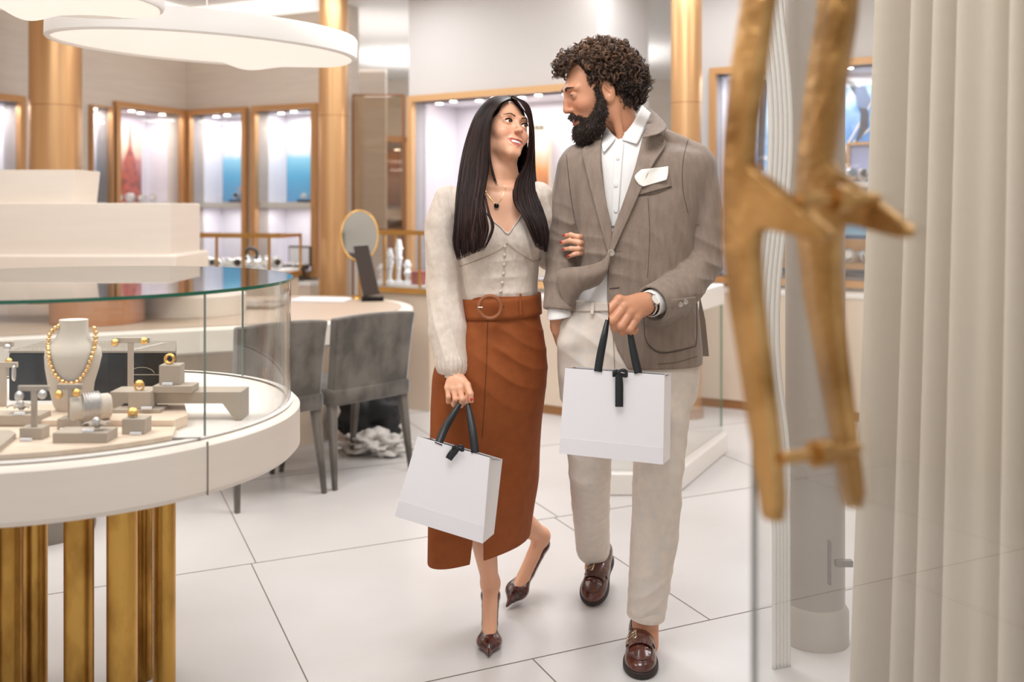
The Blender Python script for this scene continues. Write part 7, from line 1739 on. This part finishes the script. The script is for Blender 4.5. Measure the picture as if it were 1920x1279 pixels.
S += guide_strands([(x, y, Y) for x, y, Y in ouL], [(950, 180, 3.15), (920, 185, 3.19), (893, 213, 3.20), (875, 260, 3.20), (864, 310, 3.17), (858, 360, 3.13), (855, 410, 3.10), (857, 450, 3.08), (862, 480, 3.06)], 700, .008, seed=16)
S += guide_strands([(x, y, Y) for x, y, Y in ouR], [(960, 180, 3.15), (990, 196, 3.19), (1000, 235, 3.20), (1002, 280, 3.20), (1003, 320, 3.18), (1008, 360, 3.14), (1018, 400, 3.10), (1026, 436, 3.06), (1020, 470, 3.04)], 400, .008, seed=17)
S += guide_strands([(955, 184, 3.07), (925, 215, 3.00), (920, 260, 2.995), (922, 300, 2.995), (930, 330, 2.99), (938, 352, 2.985)], [(955, 184, 3.07), (921, 215, 3.00), (917, 260, 2.995), (918, 300, 2.995), (924, 330, 2.99), (931, 350, 2.985)], 22, .002, seed=7)
S += guide_strands([(962, 184, 3.07), (990, 220, 3.06), (1002, 262, 3.08), (998, 300, 3.09), (992, 335, 3.08)], [(962, 184, 3.07), (992, 220, 3.06), (1000, 262, 3.08), (996, 300, 3.09), (991, 335, 3.08)], 8, .002, seed=8)
S += guide_strands([(910, 366, 2.985), (918, 400, 2.965), (925, 430, 2.955), (905, 472, 2.95)], [(893, 372, 2.985), (890, 405, 2.965), (884, 445, 2.955), (886, 478, 2.955)], 260, .006, seed=9)
S = [np.stack([np.interp(np.linspace(0, 1, 46), np.linspace(0, 1, len(s)), s[:, j]) for j in range(3)], 1) for s in S]
lt = rw.uniform(0, 1, len(S))**3.5; ca = np.array(srgb((24, 15, 15))[:3]); cb = np.array(srgb((84, 54, 46))[:3])
hair_tubes(np.array(S), rw.uniform(.0011, .0019, len(S)), 'long_hair', m_hairw, wom, ca+(cb-ca)*lt[:, None], 3)
brow_hairs(wom, pc, CW, RW, SW, (88, 60, 48), 150, .0018)
# eyelashes and brows
ls = []
for s in (-1, 1):
    for a in np.linspace(-1, 1, 34):
        x = .0315+.0125*a; z = .0045*(1-a*a)+.0012; q = np.array([s*x, -.0865+.0025*a*a+.002*abs(a), z]); dv = np.array([s*.0022*(a+.4), -.0045, .0042])
        ls.append([CW+RW@((q+dv*k_/3)*SW) for k_ in range(4)])
hair_tubes(np.array(ls), .0005, 'eyelashes', m_hairw, wom, np.tile(ca, (len(ls), 1)), 3)
# --- pumps
m_pump = mat('dark_burgundy_snakeskin', (92, 44, 36), .2, coat=.6, vary=(55, (58, 24, 20), None, .42, .58), bump=(90, .25))
def pump(o, R, idx):
    t0 = bpy.data.objects.new('court_shoe', None); SC.collection.objects.link(t0); t0.parent = wom; t0.location = o-np.array(wom.location); KIDS.setdefault(wom.name, []).append(t0); off = o
    def lf(p): return (p-o)@R
    def g(*a): return o+R@np.array(a, float)
    def up(p):
        q = lf(p); q2 = q*np.array([1, 1, 1.]); 
        d = s_ell(q, (0, .165, .020), (.040, .045, .024)); d = smin(d, s_chain(q, [(0, .170, .016), (0, .205, .013), (0, .240, .009)], [.022, .014, .004], .01), .012)
        d = smin(d, s_chain(q, [(0, .15, .016), (0, .09, .040), (0, .03, .074), (0, .0, .086)], [.024, .026, .0275, .029], .01), .02)
        d = smin(d, s_ell(q, (0, -.006, .098), (.030, .030, .026)), .015)
        op = s_chain(q, [(0, .150, .060), (0, .10, .078), (0, .05, .110), (0, .0, .140)], [.027, .0245, .0235, .025], .01); op = smin(op, s_chain(q, [(0, .03, .098), (0, .0, .118)], [.022, .024], .01), .01)
        return smax(d, -op, .003)
    c = g(0, .11, .05); V, F = mesh_sdf(up, c-.19, c+.19, .0022); V = smooth_mesh(V, F, 1); link('upper', raw('upper', V-off, F, m_pump, smooth=True), t0)
    hb = g(0, -.006, .085); ht = g(0, .004, .0)
    mb = MB().tube([g(0, -.004, .088), g(0, -.008, .06), g(0, -.002, .03), g(0, .0, .0)], [.020, .010, .0055, .0048], 14); mb.V = [tuple(np.array(v)-off) for v in mb.V]; mb.build('stiletto_heel', m_pump, t0, world=False, smooth=60)
    return t0
pump(FR_[1], FR_[0], 0); pump(BR_[1], BR_[0], 1)
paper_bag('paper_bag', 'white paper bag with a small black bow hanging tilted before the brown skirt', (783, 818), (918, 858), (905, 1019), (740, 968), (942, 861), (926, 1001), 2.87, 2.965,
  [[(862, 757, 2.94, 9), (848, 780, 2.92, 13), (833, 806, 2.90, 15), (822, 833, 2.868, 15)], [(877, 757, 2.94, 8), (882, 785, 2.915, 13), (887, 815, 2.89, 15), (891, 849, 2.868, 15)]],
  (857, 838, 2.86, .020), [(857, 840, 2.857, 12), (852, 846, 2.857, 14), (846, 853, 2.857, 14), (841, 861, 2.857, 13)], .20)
